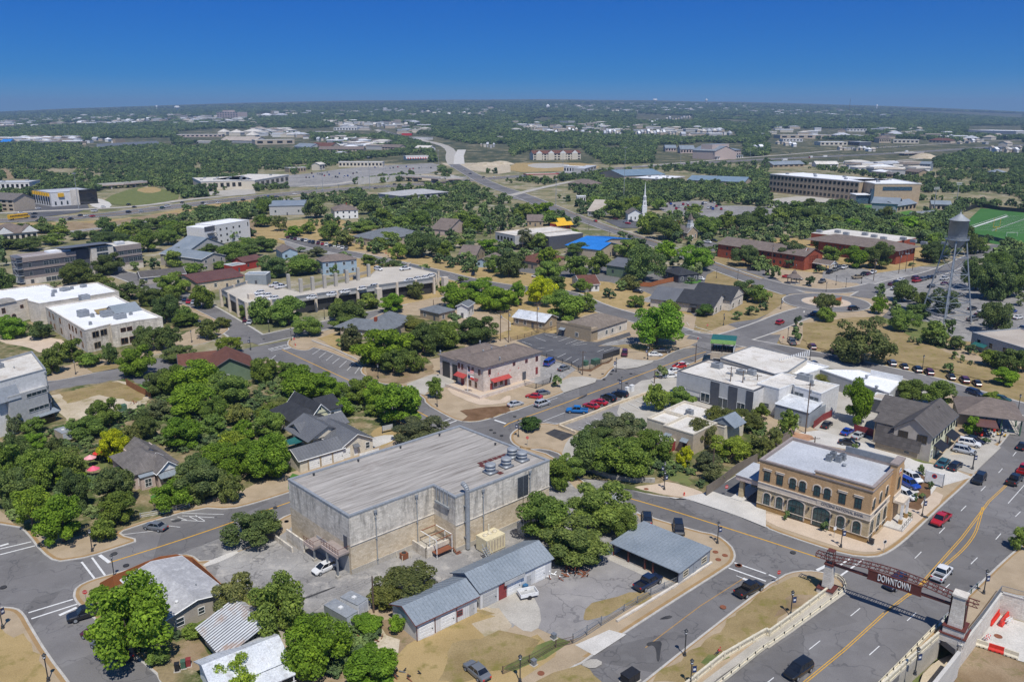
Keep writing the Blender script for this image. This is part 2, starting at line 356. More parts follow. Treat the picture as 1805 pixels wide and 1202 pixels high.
def strip(mb,pts,width,z,mat,sm=0,off=0.0):
 L,Rr=line_px(pts,width,sm=sm,off=off)
 for i in range(len(L)-1):
  mb.face([(q.x,q.y,z+terr(q.x,q.y))for q in(Rr[i],Rr[i+1],L[i+1],L[i])],mat)
RZ=[.06]
def road(pts,width,mat='asphalt',sm=1,name='road',z=None,kerb=True):
 if z is None:RZ[0]+=.004;z=RZ[0]
 KLINE.append(([(p.x,p.y)for p in(GT(a,b)if b<275 else G(a,b)for a,b in pts)],width/2+(30 if width>20 else 12 if width>15 else 3.5)))
 mb=MB();strip(mb,pts,width,z+.05,mat,sm)
 if kerb:strip(mb,pts,width+1.6,z+.035,'kerb',sm)
 return struct(mb.build(name))
def dashes(mb,pts,on,gap,width,z,mat='line_white',off=0.0,sm=0):
 g=[Vector((p.x,p.y))for p in gp(pts)]
 if sm:g=chaikin(g,sm,False)
 carry=0.0;seg=[]
 for i in range(len(g)-1):
  a,b=g[i],g[i+1];d=b-a;L=d.length;d.normalize();n=Vector((-d.y,d.x));t=-carry
  while t<L:
   s0,s1=max(0,t),min(L,t+on)
   if s1>s0:
    p,q=a+d*s0+n*off,a+d*s1+n*off
    mb.face([(*(p-n*width/2),z),(*(q-n*width/2),z),(*(q+n*width/2),z),(*(p+n*width/2),z)],mat)
   t+=on+gap
  carry=(L-(t-on-gap))if t>L else 0
def block(name,pts,sm=1,pave='paving',kerb=True,border='paving_border',wide=.55):
 g=[(p.x,p.y)for p in gp(pts)]
 g=chaikin(g,sm)if sm else[Vector(q)for q in g]
 mb=MB();mb.prism(g,-.6,.12,'kerb')
 mb.prism(inset(g,.35),.1,.126,border);mb.prism(inset(g,.35+wide),.1,.132,pave)
 return struct(mb.build(name))
AZ=[.1335]
def patch(pts,mat,name='ground_cover',sm=1,z=None):
 if z is None:AZ[0]+=.0009;z=AZ[0]
 if min(p[1]for p in pts)>276:return sheet(name,pts,z,mat,.05,sm,sides=False)
def land():
 ys=[-60,20,60,100,150,200,250,275,290,330,400,500,650,800,1000,1150,1300,1450,1600,1800,2000]
 y=2000
 while y<12500:y*=1.07;ys.append(y)
 mb=MB();N=60
 V=[]
 for y in ys:
  half=max(450,y*.95+200)
  row=[]
  for i in range(N+1):
   x=-half+2*half*i/N
   z=terr(x,y)-(4.6 if y<282 else.12)
   if y>=12000:z-=60
   if 1500<y<12000:z+=(noise.noise(Vector((x*.0011,y*.0007,3)))*.5)*min(1,(y-1500)/3000)*16
   row.append((x,y,z))
  V.append(row)
 mb.v=[q for r in V for q in r];k=mb.mi('land')
 kn=mb.mi('suburb')
 for j in range(len(ys)-1):
  for i in range(N):
   a=j*(N+1)+i;mb.f.append((a,a+1,a+N+2,a+N+1));mb.m.append(kn if ys[j]<1250 else k)
 o=mb.build('terrain',smooth=True);struct(o)
 for(d,base,top,w0,seed)in((12500,-250,1.0,1.0,1),(15500,-400,1.0,1.0,5)):
  mb=MB();n=90;k=mb.mi('far_hills');q=[]
  for i in range(n+1):
   x=-d*.85+1.7*d*i/n;X=x/d*F
   sky_e=20.5*(1-min(1.3,(X/900)**2))
   hz=CAMZ+(sky_e+1.2+(1.5 if seed==5 else 0)+1.6*noise.noise(Vector((i*.16,seed,0))))*d/F
   q.append((x,d,hz))
  for i,(x,y,z)in enumerate(q):mb.v+=[(x,y-1200,base),(x,y,z),(x,y+1200,base)]
  for i in range(n):
   a=i*3;mb.f+=[(a,a+3,a+4,a+1),(a+1,a+4,a+5,a+2)];mb.m+=[k,k]
  struct(mb.build('far_hills',smooth=True))
land()
PIT_EDGE=A4('560,1290 790,1060 905,965 1000,1030 1110,900 1225,735 1420,790')
sheet('street',P0('-900,470 -900,1400 300,1900 900,1900')+A4('-100,1700 560,1290 790,1060 905,965 985,1030 1225,735 1420,775')+P0('2000,1060 2700,1000 2700,470'),0.0,'asphalt',1.0)
block('pavement',A1('-400,330 90,380 140,420 215,520 290,572 380,560 470,545 640,490 745,455 630,425 665,398 1050,285 1210,295 1346,262')+A2('180,205')+P0('640,827 735,792 772,776 762,765 690,735 610,697 540,663 500,645 478,632 462,633 440,640 300,668 212,684 140,701 86,712 0,735 -200,790'))
block('pavement',A1('-300,800 0,805 90,811 130,840 165,905 260,1060 370,1202 520,1420 -300,1500'))
block('pavement',A1('430,812 395,780 382,745 400,700 480,662 560,640 720,598 930,530 1010,527 1070,575 1225,512')+A2('115,345 250,290')+P0('900,782 985,805 1040,860 1100,897')+A3('690,318 980,405 1090,425 1165,480 1190,530 1180,570 1145,600 860,780 590,955 440,1060 360,1118 100,1215 -40,1290')+P0('600,1330 300,1300 290,1202')+A1('700,1060'),sm=1)
block('grass_island',A3('600,1290 690,1202 1346,690')+A4('40,662 100,625 200,612 300,625 370,655 410,700 405,735 0,1030')+A3('1346,1010 1130,1150 960,1300'),wide=.2)
block('pavement',B3('-10,900 0,855 60,815 215,778 350,800 960,580 990,500 970,480 1160,410 1345,330 1400,290')+B4('0,215 300,285 700,385 1000,455 1200,540 1450,610 1640,660 1740,700 1803,760')+P0('1790,752 1760,790')+B4('1440,1150')+A4('1100,100 1020,180 930,260 800,385 720,460 640,520 560,550 405,535 200,470 0,400')+A3('1346,385 1200,330 930,237 860,235 720,215 600,180 500,140 380,60')+B3('380,1080 360,1010 240,968 100,972 20,940'))
block('pavement',A4('600,1202 830,960 1045,745 1240,555 1346,470')+P0('1900,880 2300,560 2600,700 2300,1100')+A4('1346,760 1225,728 1110,895 1000,1010 905,955 780,1060 560,1280'),pave='paving',wide=.3)
block('pavement',B2('240,250 222,225 240,190 330,165 560,120 700,100')+P0('700,540 790,520 900,560')+B3('0,190 300,150 850,170 1010,150 1200,160 1320,180 1345,205 1330,225 1140,285 1060,340 960,345 850,335 720,400 660,478 580,478 400,560 330,590 60,690 0,708')+B2('1803,705 1680,752 1540,782 1430,772 1340,732 1200,650 1190,605 1050,520 930,512 870,500 800,468 735,425 760,378 425,245 370,275 300,270'))
block('pavement',B1('-300,700 -200,500 345,495 560,455 850,392 1000,330 1300,250 1500,210 1560,170 1640,110 1500,40 1300,-60 900,-200 0,-200 -600,0'),wide=.5)
AZ[0]=.1335
patch(A1('-300,250 0,290 60,360 150,405 330,442 470,425 520,455 640,400 860,322 1000,268 1180,220 1346,165')+P0('500,838 640,790 700,745 640,700 560,668 500,640')+B1('1500,420 1100,480 1050,540 900,470 350,560 -200,640'),'yard')
patch(B1('350,592 640,535 840,482 900,500 1065,600 1000,690 900,740 700,740 470,765 400,700'),'caliche')
patch(B1('420,570 830,490 1040,590 960,640 700,590 480,650'),'dry_grass')
patch(B1('560,1010 690,990 760,1050 740,1110 620,1100'),'green_grass');patch(B1('960,520 1070,500 1100,620 1060,600'),'lawn')
patch(A2('170,215 250,190 320,170 350,150 250,120 180,100'),'lawn')
patch(A1('780,230 830,210 880,290 850,300'),'lawn')
patch(B2('820,840 1000,780 1100,860 1000,900 900,960 840,920'),'straw')
patch(P0('560,822 660,790 700,775 690,765 640,775 520,815'),'concrete_white')
patch(A1('-300,900 20,905 70,965 125,950 175,1040 250,1202 320,1400 -300,1400'),'straw',sm=0)
patch(A1('480,760 540,720 600,680 760,610 1010,560 1075,600 1150,700 1346,800 1346,1202 860,1400 860,1185 740,1060 700,1040 560,870 450,810'),'yard')
patch(A3('-60,1000 0,640 200,440 330,200 420,120 560,190 660,310 700,380 560,520 480,560 200,700'),'asphalt_old')
patch(A2('470,900 700,880 900,960 760,1202 400,1300 200,1250 250,980'),'dirt')
LOT=patch(A1('1070,590 1110,575 1250,520 1346,490')+A2('120,440 180,400 250,330')+P0('900,800 985,830 1050,900 1020,940 940,960 760,1060')+A2('700,760 520,880 420,880 370,830 280,900 0,830')+A1('1346,790 1150,680'),'asphalt_old')
patch(A1('930,535 1010,530 1080,575 1260,512 1346,480 1346,450 1220,425'),'asphalt_old');patch(A1('1060,585 1090,600 1265,525 1240,510'),'concrete_white')
patch(A3('480,540 560,535 860,690 880,700 700,760 480,880 330,1000 200,950 100,900 -60,850 -200,760 -200,640 100,640'),'asphalt_lot')
patch(A3('-30,700 60,700 150,790 165,910 90,950 0,890 -60,850 -200,780'),'concrete');patch(A3('-250,760 -60,830 0,900 -60,1000 -200,950 -300,860'),'caliche')
patch(A3('375,850 420,780 560,760 700,730 730,760 560,830 440,890 380,880'),'dry_grass')
patch(A2('740,1050 830,985 930,950 1040,900 1120,850 1200,840 1260,860 1150,900 1240,1020 1346,1000 1480,960 1600,1050 1400,1202 700,1300'),'straw')
patch(A3('150,1020 250,960 330,1000 280,1040 100,1110 0,1160 -60,1120'),'green_grass')
patch(A3('-60,930 100,960 160,1000 100,1060 -100,1150 -200,1202 -400,1202 -300,1000'),'dry_grass')
patch(A2('1150,830 1200,810 1250,850 1220,860 1170,850'),'dry_grass')
patch(A2('480,960 680,930 760,990 740,1050 600,1060 470,1040'),'caliche')
patch(A3('340,1010 520,930 610,955 440,1065'),'concrete_white',sm=0);patch(A3('360,1110 440,1078 495,1105 430,1140'),'concrete')
patch(A3('250,1060 400,1075 130,1240 0,1230'),'paving',sm=0);patch(A3('120,1210 350,1110 540,1250 300,1300'),'dry_grass')
patch(A1('960,1000 1030,960 1120,1080 1040,1160 900,1110 870,1030'),'dirt');patch(A1('1040,960 1090,860 900,960 930,1000'),'green_grass')
patch(A3('735,200 800,195 830,210 800,225'),'concrete')
patch(A3('740,1202 1346,725')+A4('60,690 120,655 230,650 275,660 290,700 260,745 0,925')+A3('1346,935 970,1202'),'dry_grass')
patch(A3('990,1110 1040,1060 1140,1050 1150,1090 1060,1140'),'green_grass');patch(A4('60,790 130,745 230,745 250,760 60,870'),'dirt')
patch(A4('262,745 400,715 405,740 0,1030')+A3('1346,1010 1100,1180 1060,1202 960,1290 900,1290 1346,950'),'concrete',sm=0)
patch(A4('0,370 200,440 400,505 540,525 620,500 700,440 780,370 940,230 860,190 660,330 540,460 300,400 0,310')+A3('1330,330'),'paving_pale')
patch(B3('470,870 600,760 900,700 1000,740 1290,640 1700,740 1803,900 1803,960 1450,1170 1300,1210 1060,1190 800,1200 520,1180 430,1060'),'yard')
patch(A3('610,185 800,225 1000,215 1040,190 1300,130 1346,100 1346,40 1190,60 850,120 640,130 560,130'),'yard')
patch(A3('835,75 960,120 940,170 820,130'),'green_grass')
patch(A3('640,180 840,225 930,232 1010,215 1010,200 830,145 780,160 690,170'),'paving_pale')
patch(A3('810,225 870,240 1040,205 1190,115 1346,60 1346,390 1200,330 930,240'),'concrete_white',sm=0)
patch(A3('1050,195 1130,155 1195,115 1346,55 1346,275 1230,250 1140,225'),'asphalt_dark',sm=0)
patch(B4('180,860 100,930 0,985 -60,1010 150,900 700,1000 960,1080 960,1202 1200,1240 1440,1170 1240,1090 1160,1080 760,970 700,900 420,830'),'concrete_white',sm=0)
patch(B4('310,820 420,740 700,860 760,900 740,950 560,900 330,830'),'concrete',sm=0)
patch(B4('65,930 100,860 190,850 310,880 320,910 240,935 90,940'),'woodchip')
patch(B4('1160,1100 1250,980 1400,860 1500,900 1640,960 1440,1150 1240,1090'),'concrete',sm=0);patch(B4('760,965 1160,1085 1150,1075 1010,1020 760,950'),'green_grass',sm=0)
patch(B4('1280,1010 1330,940 1380,880 1480,900 1430,1020'),'caliche')
patch(A4('690,130 760,110 850,130 900,150 870,200 790,290 680,260 640,240'),'concrete_white');patch(A4('730,130 790,110 900,160 860,200 780,300 720,280 790,200'),'mulch',sm=0)
patch(B4('1380,640 1520,690 1740,720 1803,770 1600,960 1480,900 1480,700'),'concrete')
patch(B3('350,815 430,830 560,860 900,660 1010,720 1100,600 960,590 600,700'),'asphalt_lot',sm=0)
patch(B3('245,860 310,830 450,870 365,912'),'tar',sm=0);patch(B3('350,1040 400,900 470,870 560,880 420,1060'),'concrete')
patch(B3('1290,590 1700,700 1690,740 1290,640'),'asphalt_lot',sm=0)
patch(B3('40,205 230,150 320,155 520,210 610,215 840,145 850,170 610,245 700,240 780,255 700,320 480,400 430,370 160,290 160,260'),'asphalt_dark',sm=0)
patch(B3('620,235 840,180 930,190 900,230 700,240'),'asphalt_old');patch(B3('700,240 900,230 1100,240 1130,285 960,290 860,265'),'dry_grass')
patch(B3('160,300 300,340 480,400 400,450 380,470 300,500 200,520 100,480 160,400'),'asphalt_old');patch(B3('370,575 330,500 460,450 660,480 400,565'),'concrete')
patch(B3('700,395 780,320 860,335 900,345 1050,345 840,412'),'concrete');patch(B3('480,400 560,410 720,330 720,345 560,425 500,420'),'mulch')
patch(B3('0,185 0,110 150,100 270,140 230,150 40,200'),'straw');patch(B2('1440,240 1520,200 1700,160 1803,130 1803,180'),'straw')
patch(B2('1120,490 1290,430 1400,480 1410,520 1220,560 1190,600 1050,520'),'concrete');patch(B2('1340,560 1400,510 1560,590 1700,640 1803,580 1803,640 1660,660 1560,660'),'paving_pale')
patch(B2('1440,700 1560,680 1803,660 1803,700 1680,750 1540,768 1460,765 1500,740'),'mulch')
patch(B2('790,470 900,500 1050,505 1120,485 1260,430 1240,360 1000,340 780,380'),'dirt');patch(B2('440,190 560,150 720,230 730,310 640,300'),'straw')
patch(B2('560,130 1100,20 1300,60 1460,200 1500,300 1250,330 1240,380 1000,350 740,300'),'yard')
patch(B1('-300,300 0,230 240,255 300,300 240,330 -300,420'),'lawn');patch(B1('610,405 740,375 850,375 840,395 660,432'),'dry_grass')
patch(B1('-300,640 0,420 240,470 560,350 850,330 1100,250 1500,60 1300,-20 900,-120 0,-100 -600,100'),'yard')
patch(B1('0,180 400,170 560,300 300,300 200,250 0,220'),'paving_pale')
patch(B4('0,340 250,300 700,400 1000,480 1300,640 1300,900 800,950 700,850 300,800 0,700 -300,760 -700,900 -1100,800 -1000,500 -600,450 -300,300'),'concrete')
patch(B4('250,80 420,60 600,40 760,40 1100,220 1300,300 1450,400 1620,480 1600,500 1300,440 1200,410 900,350 700,310 560,300 300,250 235,200 230,130'),'dry_grass')
patch(B4('760,25 860,60 1000,110 1300,260 1200,260 1000,170 840,90 740,60'),'green_grass');patch(B4('1000,60 1200,80 1280,180 1100,200 980,130'),'green_grass')
patch(B4('100,130 240,60 240,230 160,240 60,220'),'paving')
def low(pts,z,mat,sm=0):
 g=[(p.x,p.y)for p in gp(pts,z)]
 if sm:g=chaikin(g,sm)
 struct(MB().prism(g,z-.3,z,mat,sides=False).build('works_ground'))
low(A4('700,1400 840,1160 1000,1040 1110,880 1240,700 1700,800 1800,1400'),-3.6,'dirt',1)
low(A4('1085,985 1150,890 1240,790 1346,830 1700,900 1700,1200 1310,1085'),-3.5,'concrete_white')
low(A4('1235,800 1346,830 1500,860 1500,920 1346,885 1225,850'),-3.45,'caliche')
low(A4('896,985 962,1020 972,1045 875,1085 800,1160 785,1215 700,1330 640,1330 760,1130'),-3.57,'green_grass',1);low(A4('880,1090 960,1055 1000,1050 905,1202 800,1320 790,1180'),-3.56,'caliche',1)
def flat(name,g,z,mat):return struct(MB().prism(g,z-.05,z,mat,sides=False).build(name))
ln=MB();Z=.012
MAIN=P0('1480,1260')+A4('180,1202 450,980 620,850 700,790 745,745')
for o in(-.16,.16):strip(ln,P0('1370,1290')+A4('190,1202 400,1030 620,830 730,745'),.13,Z,'line_yellow',0,o)
for o in(-.16,.16):
 strip(ln,A4('730,745 790,700 900,575 1020,440 1110,320 1160,250 1220,195 1346,75')+P0('1850,765'),.13,Z,'line_yellow',0,o)
 strip(ln,A4('740,742 850,650 940,578 1030,500 1090,420 1110,350 1130,280'),.13,Z+.004,'line_yellow',2,o)
dashes(ln,A4('-40,1230 85,1130 303,958 490,805 785,535 908,408 1020,293 1127,186 1223,87')+P0('1805,780'),3.1,9.2,.13,Z)
dashes(ln,A4('310,1270 395,1180 590,1005 768,843 927,710 1070,575 1197,450 1300,330 1346,285'),3.1,9.2,.13,Z)
strip(ln,A4('1262,260 1346,165')+P0('1850,800'),.13,Z,'line_white')
strip(ln,A1('575,572 900,470 1190,372')+P0('460,902 510,885 700,820 820,775'),.28,Z,'line_yellow',1)
strip(ln,B2('190,265 400,362 670,485')+P0('690,703 742,728 761,738'),.28,Z,'line_yellow',0)
strip(ln,P0('888,752')+B3('0,778 250,692 520,590 790,490 1000,410 1115,370 1230,325 1380,280'),.28,Z,'line_yellow',1)
strip(ln,A3('610,228 860,300 1110,380 1346,455')+A4('0,460 270,548'),.28,Z,'line_yellow',1)
strip(ln,A3('1235,650 1000,800 820,935 710,1020'),.16,Z,'line_orange',0)
for t,f in((A1,'430,568 500,658|485,545 568,658|0,500 165,462|0,530 185,483|150,836 385,765|165,868 408,790'),(A3,'1150,600 1346,670|1180,572 1346,630'),(A4,'370,590 435,545|255,615 300,585|380,640 500,555|0,635 40,652|915,165 960,125|945,195 1035,115'),(B2,'90,262 220,230|110,275 255,242|1330,770 1380,752|1360,790 1430,762'),(B1,'1690,160 1790,140'),(B3,'1200,150 1290,190|1240,165 1330,135|1280,180 1380,150')):
 for seg in f.split('|'):strip(ln,t(seg),.32,Z+.006,'line_white')
for t,f in((A1,'525,532 578,572|312,850 405,808|0,485 45,472'),(A3,'1225,655 1270,672'),(B2,'200,262 270,248|1690,762 1770,788'),(A4,'255,612 305,588')):
 for seg in f.split('|'):strip(ln,t(seg),.6,Z+.01,'line_white')
for k in range(8):strip(ln,B2('%d,%d %d,%d'%(100+k*17,268-k*4.5,125+k*17,262-k*4.5)),.3,Z,'line_white')
def bays(t,s,z=Z,w=.14):
 for seg in s.split('|'):strip(ln,t(seg),w,z,'line_white')
bays(B2,'403,300 460,262|450,322 500,283|500,342 550,302|543,365 595,325|595,390 645,345|648,412 695,362|703,435 740,385|100,345 145,305')
bays(A1,'640,425 850,400|860,375 950,385|900,345 1080,355|960,325 1130,335|925,310 1180,318|935,330 990,350|990,325 1040,350|1030,322 1080,352')
bays(A3,'745,325 755,385|835,360 838,415|920,395 918,450|965,405 968,460|920,430 965,445|920,450 965,465|660,300 690,318|690,315 980,405|1190,640 1240,660')
bays(B3,'230,770 560,640|640,600 860,550|230,770 350,790|850,540 960,545|60,690 0,705|160,660 330,605')
bays(C4,'0,0 0,0')if 0 else None
for t,f in((B3,'80,215 150,240|170,185 250,215|240,165 330,190|300,190 390,165|340,215 420,185|390,235 470,205|430,245 540,232|440,235 520,215|280,340 180,310|330,330 390,300|380,355 430,325|430,370 480,340|190,265 240,260|250,285 300,275|610,290 660,270|660,285 730,262|770,210 860,190|730,225 830,205'),(B3,'480,820 560,850|530,790 640,830|590,760 700,800|650,735 740,765|780,680 860,725|830,650 910,690|880,630 960,665|920,610 1000,640|960,590 1040,620')):
 for seg in f.split('|'):strip(ln,t(seg),.14,.40,'line_white')
struct(ln.build('road_markings'))
mh=MB()
for t,f in((A1,'18,705|603,528|665,590|385,490'),(A2,'105,285|165,360|135,395|165,358'),(A3,'1080,520|1095,560|1130,538|1200,590|1120,810|160,1160|715,188|1205,590'),(A4,'128,522|825,335'),(B2,'60,195|1690,855|1740,875|1665,835'),(B3,'400,385|745,365|720,420|710,440|650,440|660,478|560,450|850,438|765,480|30,740|820,505'),(B1,'1755,205')):
 for c in f.split('|'):
  (px,py),=t(c);p=G(px,py);n=14;r=.5 if t in(A1,A3,A4)else.42
  mh.prism([(p.x+r*math.cos(k*6.283/n),p.y+r*math.sin(k*6.283/n))for k in range(n)],.1,.2,'rust' if t is A3 else 'tar',sides=True)
struct(mh.build('manhole_covers'))
# streets and lots farther out
def areapx(pts,mat,z=.02,name='ground_cover',sm=1):
 g=[(p.x,p.y)for p in gp(pts)]
 if sm:g=chaikin(g,sm)
 mb=MB();mb.prism(g,z-.03,z,mat,sides=False);return struct(mb.build(name))
ZA=[.01]
def area2(pts,mat,sm=1):
 if mat not in('paving','straw')or min(q[1]for q in pts)>455:KEEP.append([(p.x,p.y)for p in gp(pts)])
 ZA[0]+=.0018;return areapx(pts,mat,ZA[0],sm=sm)
area2(P0('-300,470 0,455 200,440 420,430 520,460 640,470 820,500 900,545 700,560 560,590 300,640 -400,640'),'suburb')
area2(P0('560,470 700,440 840,470 1000,490 1100,500 1250,560 1200,600 1000,600 800,580'),'straw');area2(P0('830,560 930,540 1010,560 960,585 870,590'),'straw')
area2(P0('1000,560 1120,540 1250,560 1330,590 1250,610 1150,620 1020,590'),'paving');area2(P0('1220,600 1280,570 1350,560 1400,520 1330,480 1250,470 1230,540'),'dry_grass')
area2(P0('1300,590 1345,560 1400,520 1370,490 1340,480 1380,470 1500,490 1580,520 1560,560 1500,585 1420,590'),'paving')
area2(P0('1370,600 1400,570 1520,580 1700,640 1805,690 1900,740 1700,690 1500,640 1370,615'),'dry_grass')
area2(P0('1500,580 1560,560 1640,570 1720,600 1805,620 1900,640 1900,740 1750,690 1600,630'),'dry_grass')
area2(P0('1530,570 1560,560 1640,580 1700,620 1805,650 1805,660 1690,632 1600,600'),'paving')
area2(P0('1450,470 1560,470 1640,470 1700,480 1805,490 1900,600 1700,610 1640,570 1560,520 1500,495'),'asphalt_old')
area2(P0('1240,440 1330,470 1430,480 1500,488 1640,468 1680,452 1660,440 1500,420 1300,420'),'straw')
area2(C4('380,520 480,470 700,500 780,560 640,600 500,590 380,560'),'asphalt_old',0);area2(C4('800,600 900,560 1170,500 1300,560 1000,680 850,660'),'asphalt_old')
area2(C3('1280,320 1460,300 1480,380 1400,370 1300,340'),'asphalt');area2(C3('990,690 1180,610 1150,700 1000,740 900,720'),'asphalt_old')
area2(C3('1230,470 1440,390 1700,450 1805,490 1640,500 1480,470'),'dry_grass');area2(C3('1180,580 1290,560 1370,590 1260,610'),'lawn')
area2(P0('1180,365 1330,362 1400,375 1380,390 1250,392'),'asphalt_old')
area2(C3('650,150 900,150 900,210 780,210'),'asphalt_dark',0);area2(D3('1000,760 1400,730 1500,800 1300,850 1100,830'),'asphalt_lot')
area2(P0('1350,352 1420,345 1500,350 1520,362 1420,372 1350,366'),'concrete');area2(C4('620,50 730,45 1100,100 1120,160 800,150 700,110'),'lawn');area2(C4('1335,225 1500,70 1800,90 1990,150 1900,380 1430,290'),'turf',0)
area2(P0('180,350 240,330 280,330 330,348 260,362 200,362'),'green_grass');area2(P0('235,335 268,328 290,336 262,342'),'straw')
area2(P0('30,365 90,350 150,352 160,372 60,385 20,385'),'asphalt_dark');area2(D1('620,730 700,720 800,760 760,800 640,780'),'concrete_white')
area2(P0('-100,395 120,392 240,384 300,372 420,352 470,345 480,352 300,392 160,405 0,420'),'straw')
area2(C1('470,160 700,180 1100,110 1300,100 1200,150 900,200 600,240 450,220'),'dirt');area2(C1('1330,260 1440,240 1450,320 1300,320'),'dirt');area2(C1('1700,160 1850,140 1850,280 1760,240'),'dirt')
area2(P0('420,415 600,400 700,420 720,450 560,440 470,425'),'straw');area2(C2('0,180 300,150 600,140 700,200 300,260 0,260'),'straw')
area2(C2('220,270 300,270 660,350 640,400 330,390 200,330'),'asphalt_old');area2(C2('630,370 900,370 1000,460 860,470'),'paving')
area2(D2('0,560 300,560 700,500 1100,480 1300,470 1300,540 1000,560 600,640 300,640 0,640'),'asphalt_old');area2(D1('1340,690 1805,640 1805,700 1500,700'),'concrete')
area2(D2('1180,310 1300,340 1700,400 1805,480 1805,560 1500,520 1300,480 1240,400'),'caliche');area2(D3('0,480 150,450 400,460 640,490 600,520 300,530 0,540'),'straw');area2(D3('100,490 180,472 420,478 400,500 200,512'),'concrete')
area2(D2('1100,560 1200,550 1300,560 1350,590 1200,600'),'caliche')
area2(D4('0,400 400,370 800,360 1400,340 1805,330 1805,400 1300,400 900,440 500,480 0,480'),'concrete')
area2(D1('0,510 60,520 110,580 40,590'),'dirt')
road(P0('450,603 400,570 345,537 300,517 230,487 190,478 120,470'),10,'asphalt',2)
road(P0('440,603 500,590 580,572 650,556 724,542 800,527 860,512'),10,'asphalt',1)
road(P0('505,420 560,436 610,446 665,457 760,478 830,496 900,508 1000,515 1050,542 1140,566 1215,590'),9.5,'asphalt',2)
road(P0('880,345 930,352 975,366 1050,396 1150,428 1260,470 1350,502 1400,518'),11,'asphalt',2)
road(P0('1230,612 1300,594 1355,575 1400,556 1440,545'),11,'asphalt',2)
road(C4('650,700 750,640 900,590 1170,535 1400,440 1560,345 1650,330 1850,370'),8,'asphalt',2)
road(C4('-80,570 100,620 300,650 480,660 640,640 760,610'),7,'asphalt',2)
road(P0('1215,592 1290,600 1360,613 1467,634 1630,670 1700,692 1805,722 1950,760'),9.5,'asphalt',1)
cen=G(*C4('405,735')[0]);mb=MB()
for r,z,m_ in((17.2,.215,'kerb'),(16.6,.23,'asphalt'),(9.6,.28,'kerb'),(9.3,.32,'paving_pale'),(6.5,.35,'paving')):
 mb.prism([(cen.x+r*math.cos(k*math.pi/24),cen.y+r*math.sin(k*math.pi/24))for k in range(48)],0,z,m_,sides=False)
struct(mb.build('roundabout'))
mb=MB()
for t,s in((C4,'20,560'),(C4,'130,640')):pass
ln=MB()
for s in('940,352 975,363 1050,393 1150,425 1260,467 1340,494',):strip(ln,P0(s),.3,.26,'line_yellow',2)
for t,s in((C3,'1210,930 1400,950|1300,910 1420,945|1220,960 1350,990'),(C2,'1060,460 1105,450|1080,470 1100,460')):
 for q in s.split('|'):strip(ln,t(q),.3,.26,'line_white')
for k in range(9):strip(ln,C3('%d,%d %d,%d'%(1190+k*18,860+k*6,1210+k*18,905)),.12,.26,'line_white')if k%3==0 else None
for s in('1090,520 1130,490|1110,530 1150,505|1170,530 1200,515|1300,480 1280,510|1340,490 1320,525|1380,500 1360,535|1410,510 1390,540'):pass
struct(ln.build('road_markings'))
road(P0('-200,402 0,389 150,384 325,362 450,348 512,341 625,332 725,326 800,320 900,312 1000,305 1150,292 1350,282 1505,276 1630,268 1805,256 2000,245'),24,'asphalt',1,'highway')
road(P0('-100,381 60,373 160,369 250,364 330,352 450,341'),8,'concrete',1,'side_road');road(P0('100,412 200,400 300,385 380,372 450,358 560,346'),8,'asphalt_old',1,'side_road')
road(D2('300,640 560,625 700,600 950,565 1100,552 1250,545 1400,560 1450,590'),8,'concrete',1,'side_road')
road(P0('1130,293 1250,284 1400,272 1500,264 1620,257 1805,247'),8,'concrete',1,'side_road');road(P0('1400,290 1550,286 1640,280 1700,272'),7,'concrete',1,'side_road')
road(P0('985,372 920,345 860,325 824,304 800,290'),17,'asphalt',1);road(P0('800,290 794,280 796,266 780,256 745,248 700,240 675,234 655,226 636,224'),17,'concrete',1)
road(D2('1440,480 1440,430 1460,380'),16,'concrete_white',0)
road(P0('760,244 730,243 700,238 672,229 655,222'),9,'asphalt_dark',1)
road(P0('900,345 960,330 1020,318 1100,312 1130,300'),7,'concrete',1)
ln=MB()
for o in(-11.2,11.2,0,.5):strip(ln,P0('-200,402 0,389 150,384 325,362 450,348 512,341 625,332 725,326 800,320 900,312'),.35,.2,'line_white' if abs(o)>1 else 'line_yellow',1,o)
struct(ln.build('road_markings'))
fld=[G(*p)for p in C4('1330,215 1640,118 1990,185 1830,345')]
area2(C4('1330,215 1640,118 1990,185 1830,345 1440,250'),'turf',0)
fo,fu,fv=G(*C4('1340,212')[0]),None,None
E2=G(*C4('1625,122')[0])-fo;fu=E2 .normalized();fv=Vector((fu.y,-fu.x,0));FLn=E2 .length
ln=MB()
def fl(a,b,c,d,w=.35):
 p,q=fo+fu*a+fv*b,fo+fu*c+fv*d;n=(q-p).normalized();n=Vector((-n.y,n.x,0))*w/2
 ln.face([(*(p-n).xy,.3),(*(q-n).xy,.3),(*(q+n).xy,.3),(*(p+n).xy,.3)],'line_white')
for k in range(0,24):fl(2+k*4.6,6,2+k*4.6,55,.3)if k%2==0 else None
fl(0,6,FLn,6,1.6);fl(0,55,FLn,55,.8)
for k in range(24):
 for b in(3,20,40):fl(2+k*4.6,b,3.6+k*4.6,b,1.2)
struct(ln.build('field_markings'))
for t,q in((A3,'780,870 830,848 858,855 840,868 800,872'),(A3,'715,995 760,985 800,985 790,1040 785,1095 770,1090 768,1030 750,1005 720,1015'),(B3,'470,610 530,585 545,575 530,600 480,618'),(A2,'230,770 420,700 425,706 240,778'),(A4,'600,830 680,790 690,796 610,838'),(A1,'900,350 950,340 960,352 910,362')):
 sheet('oil_stain',t(q),.018 if t in(A4,B3,A1)or q[0]in '7' else.15,'tar',.01,1,False)
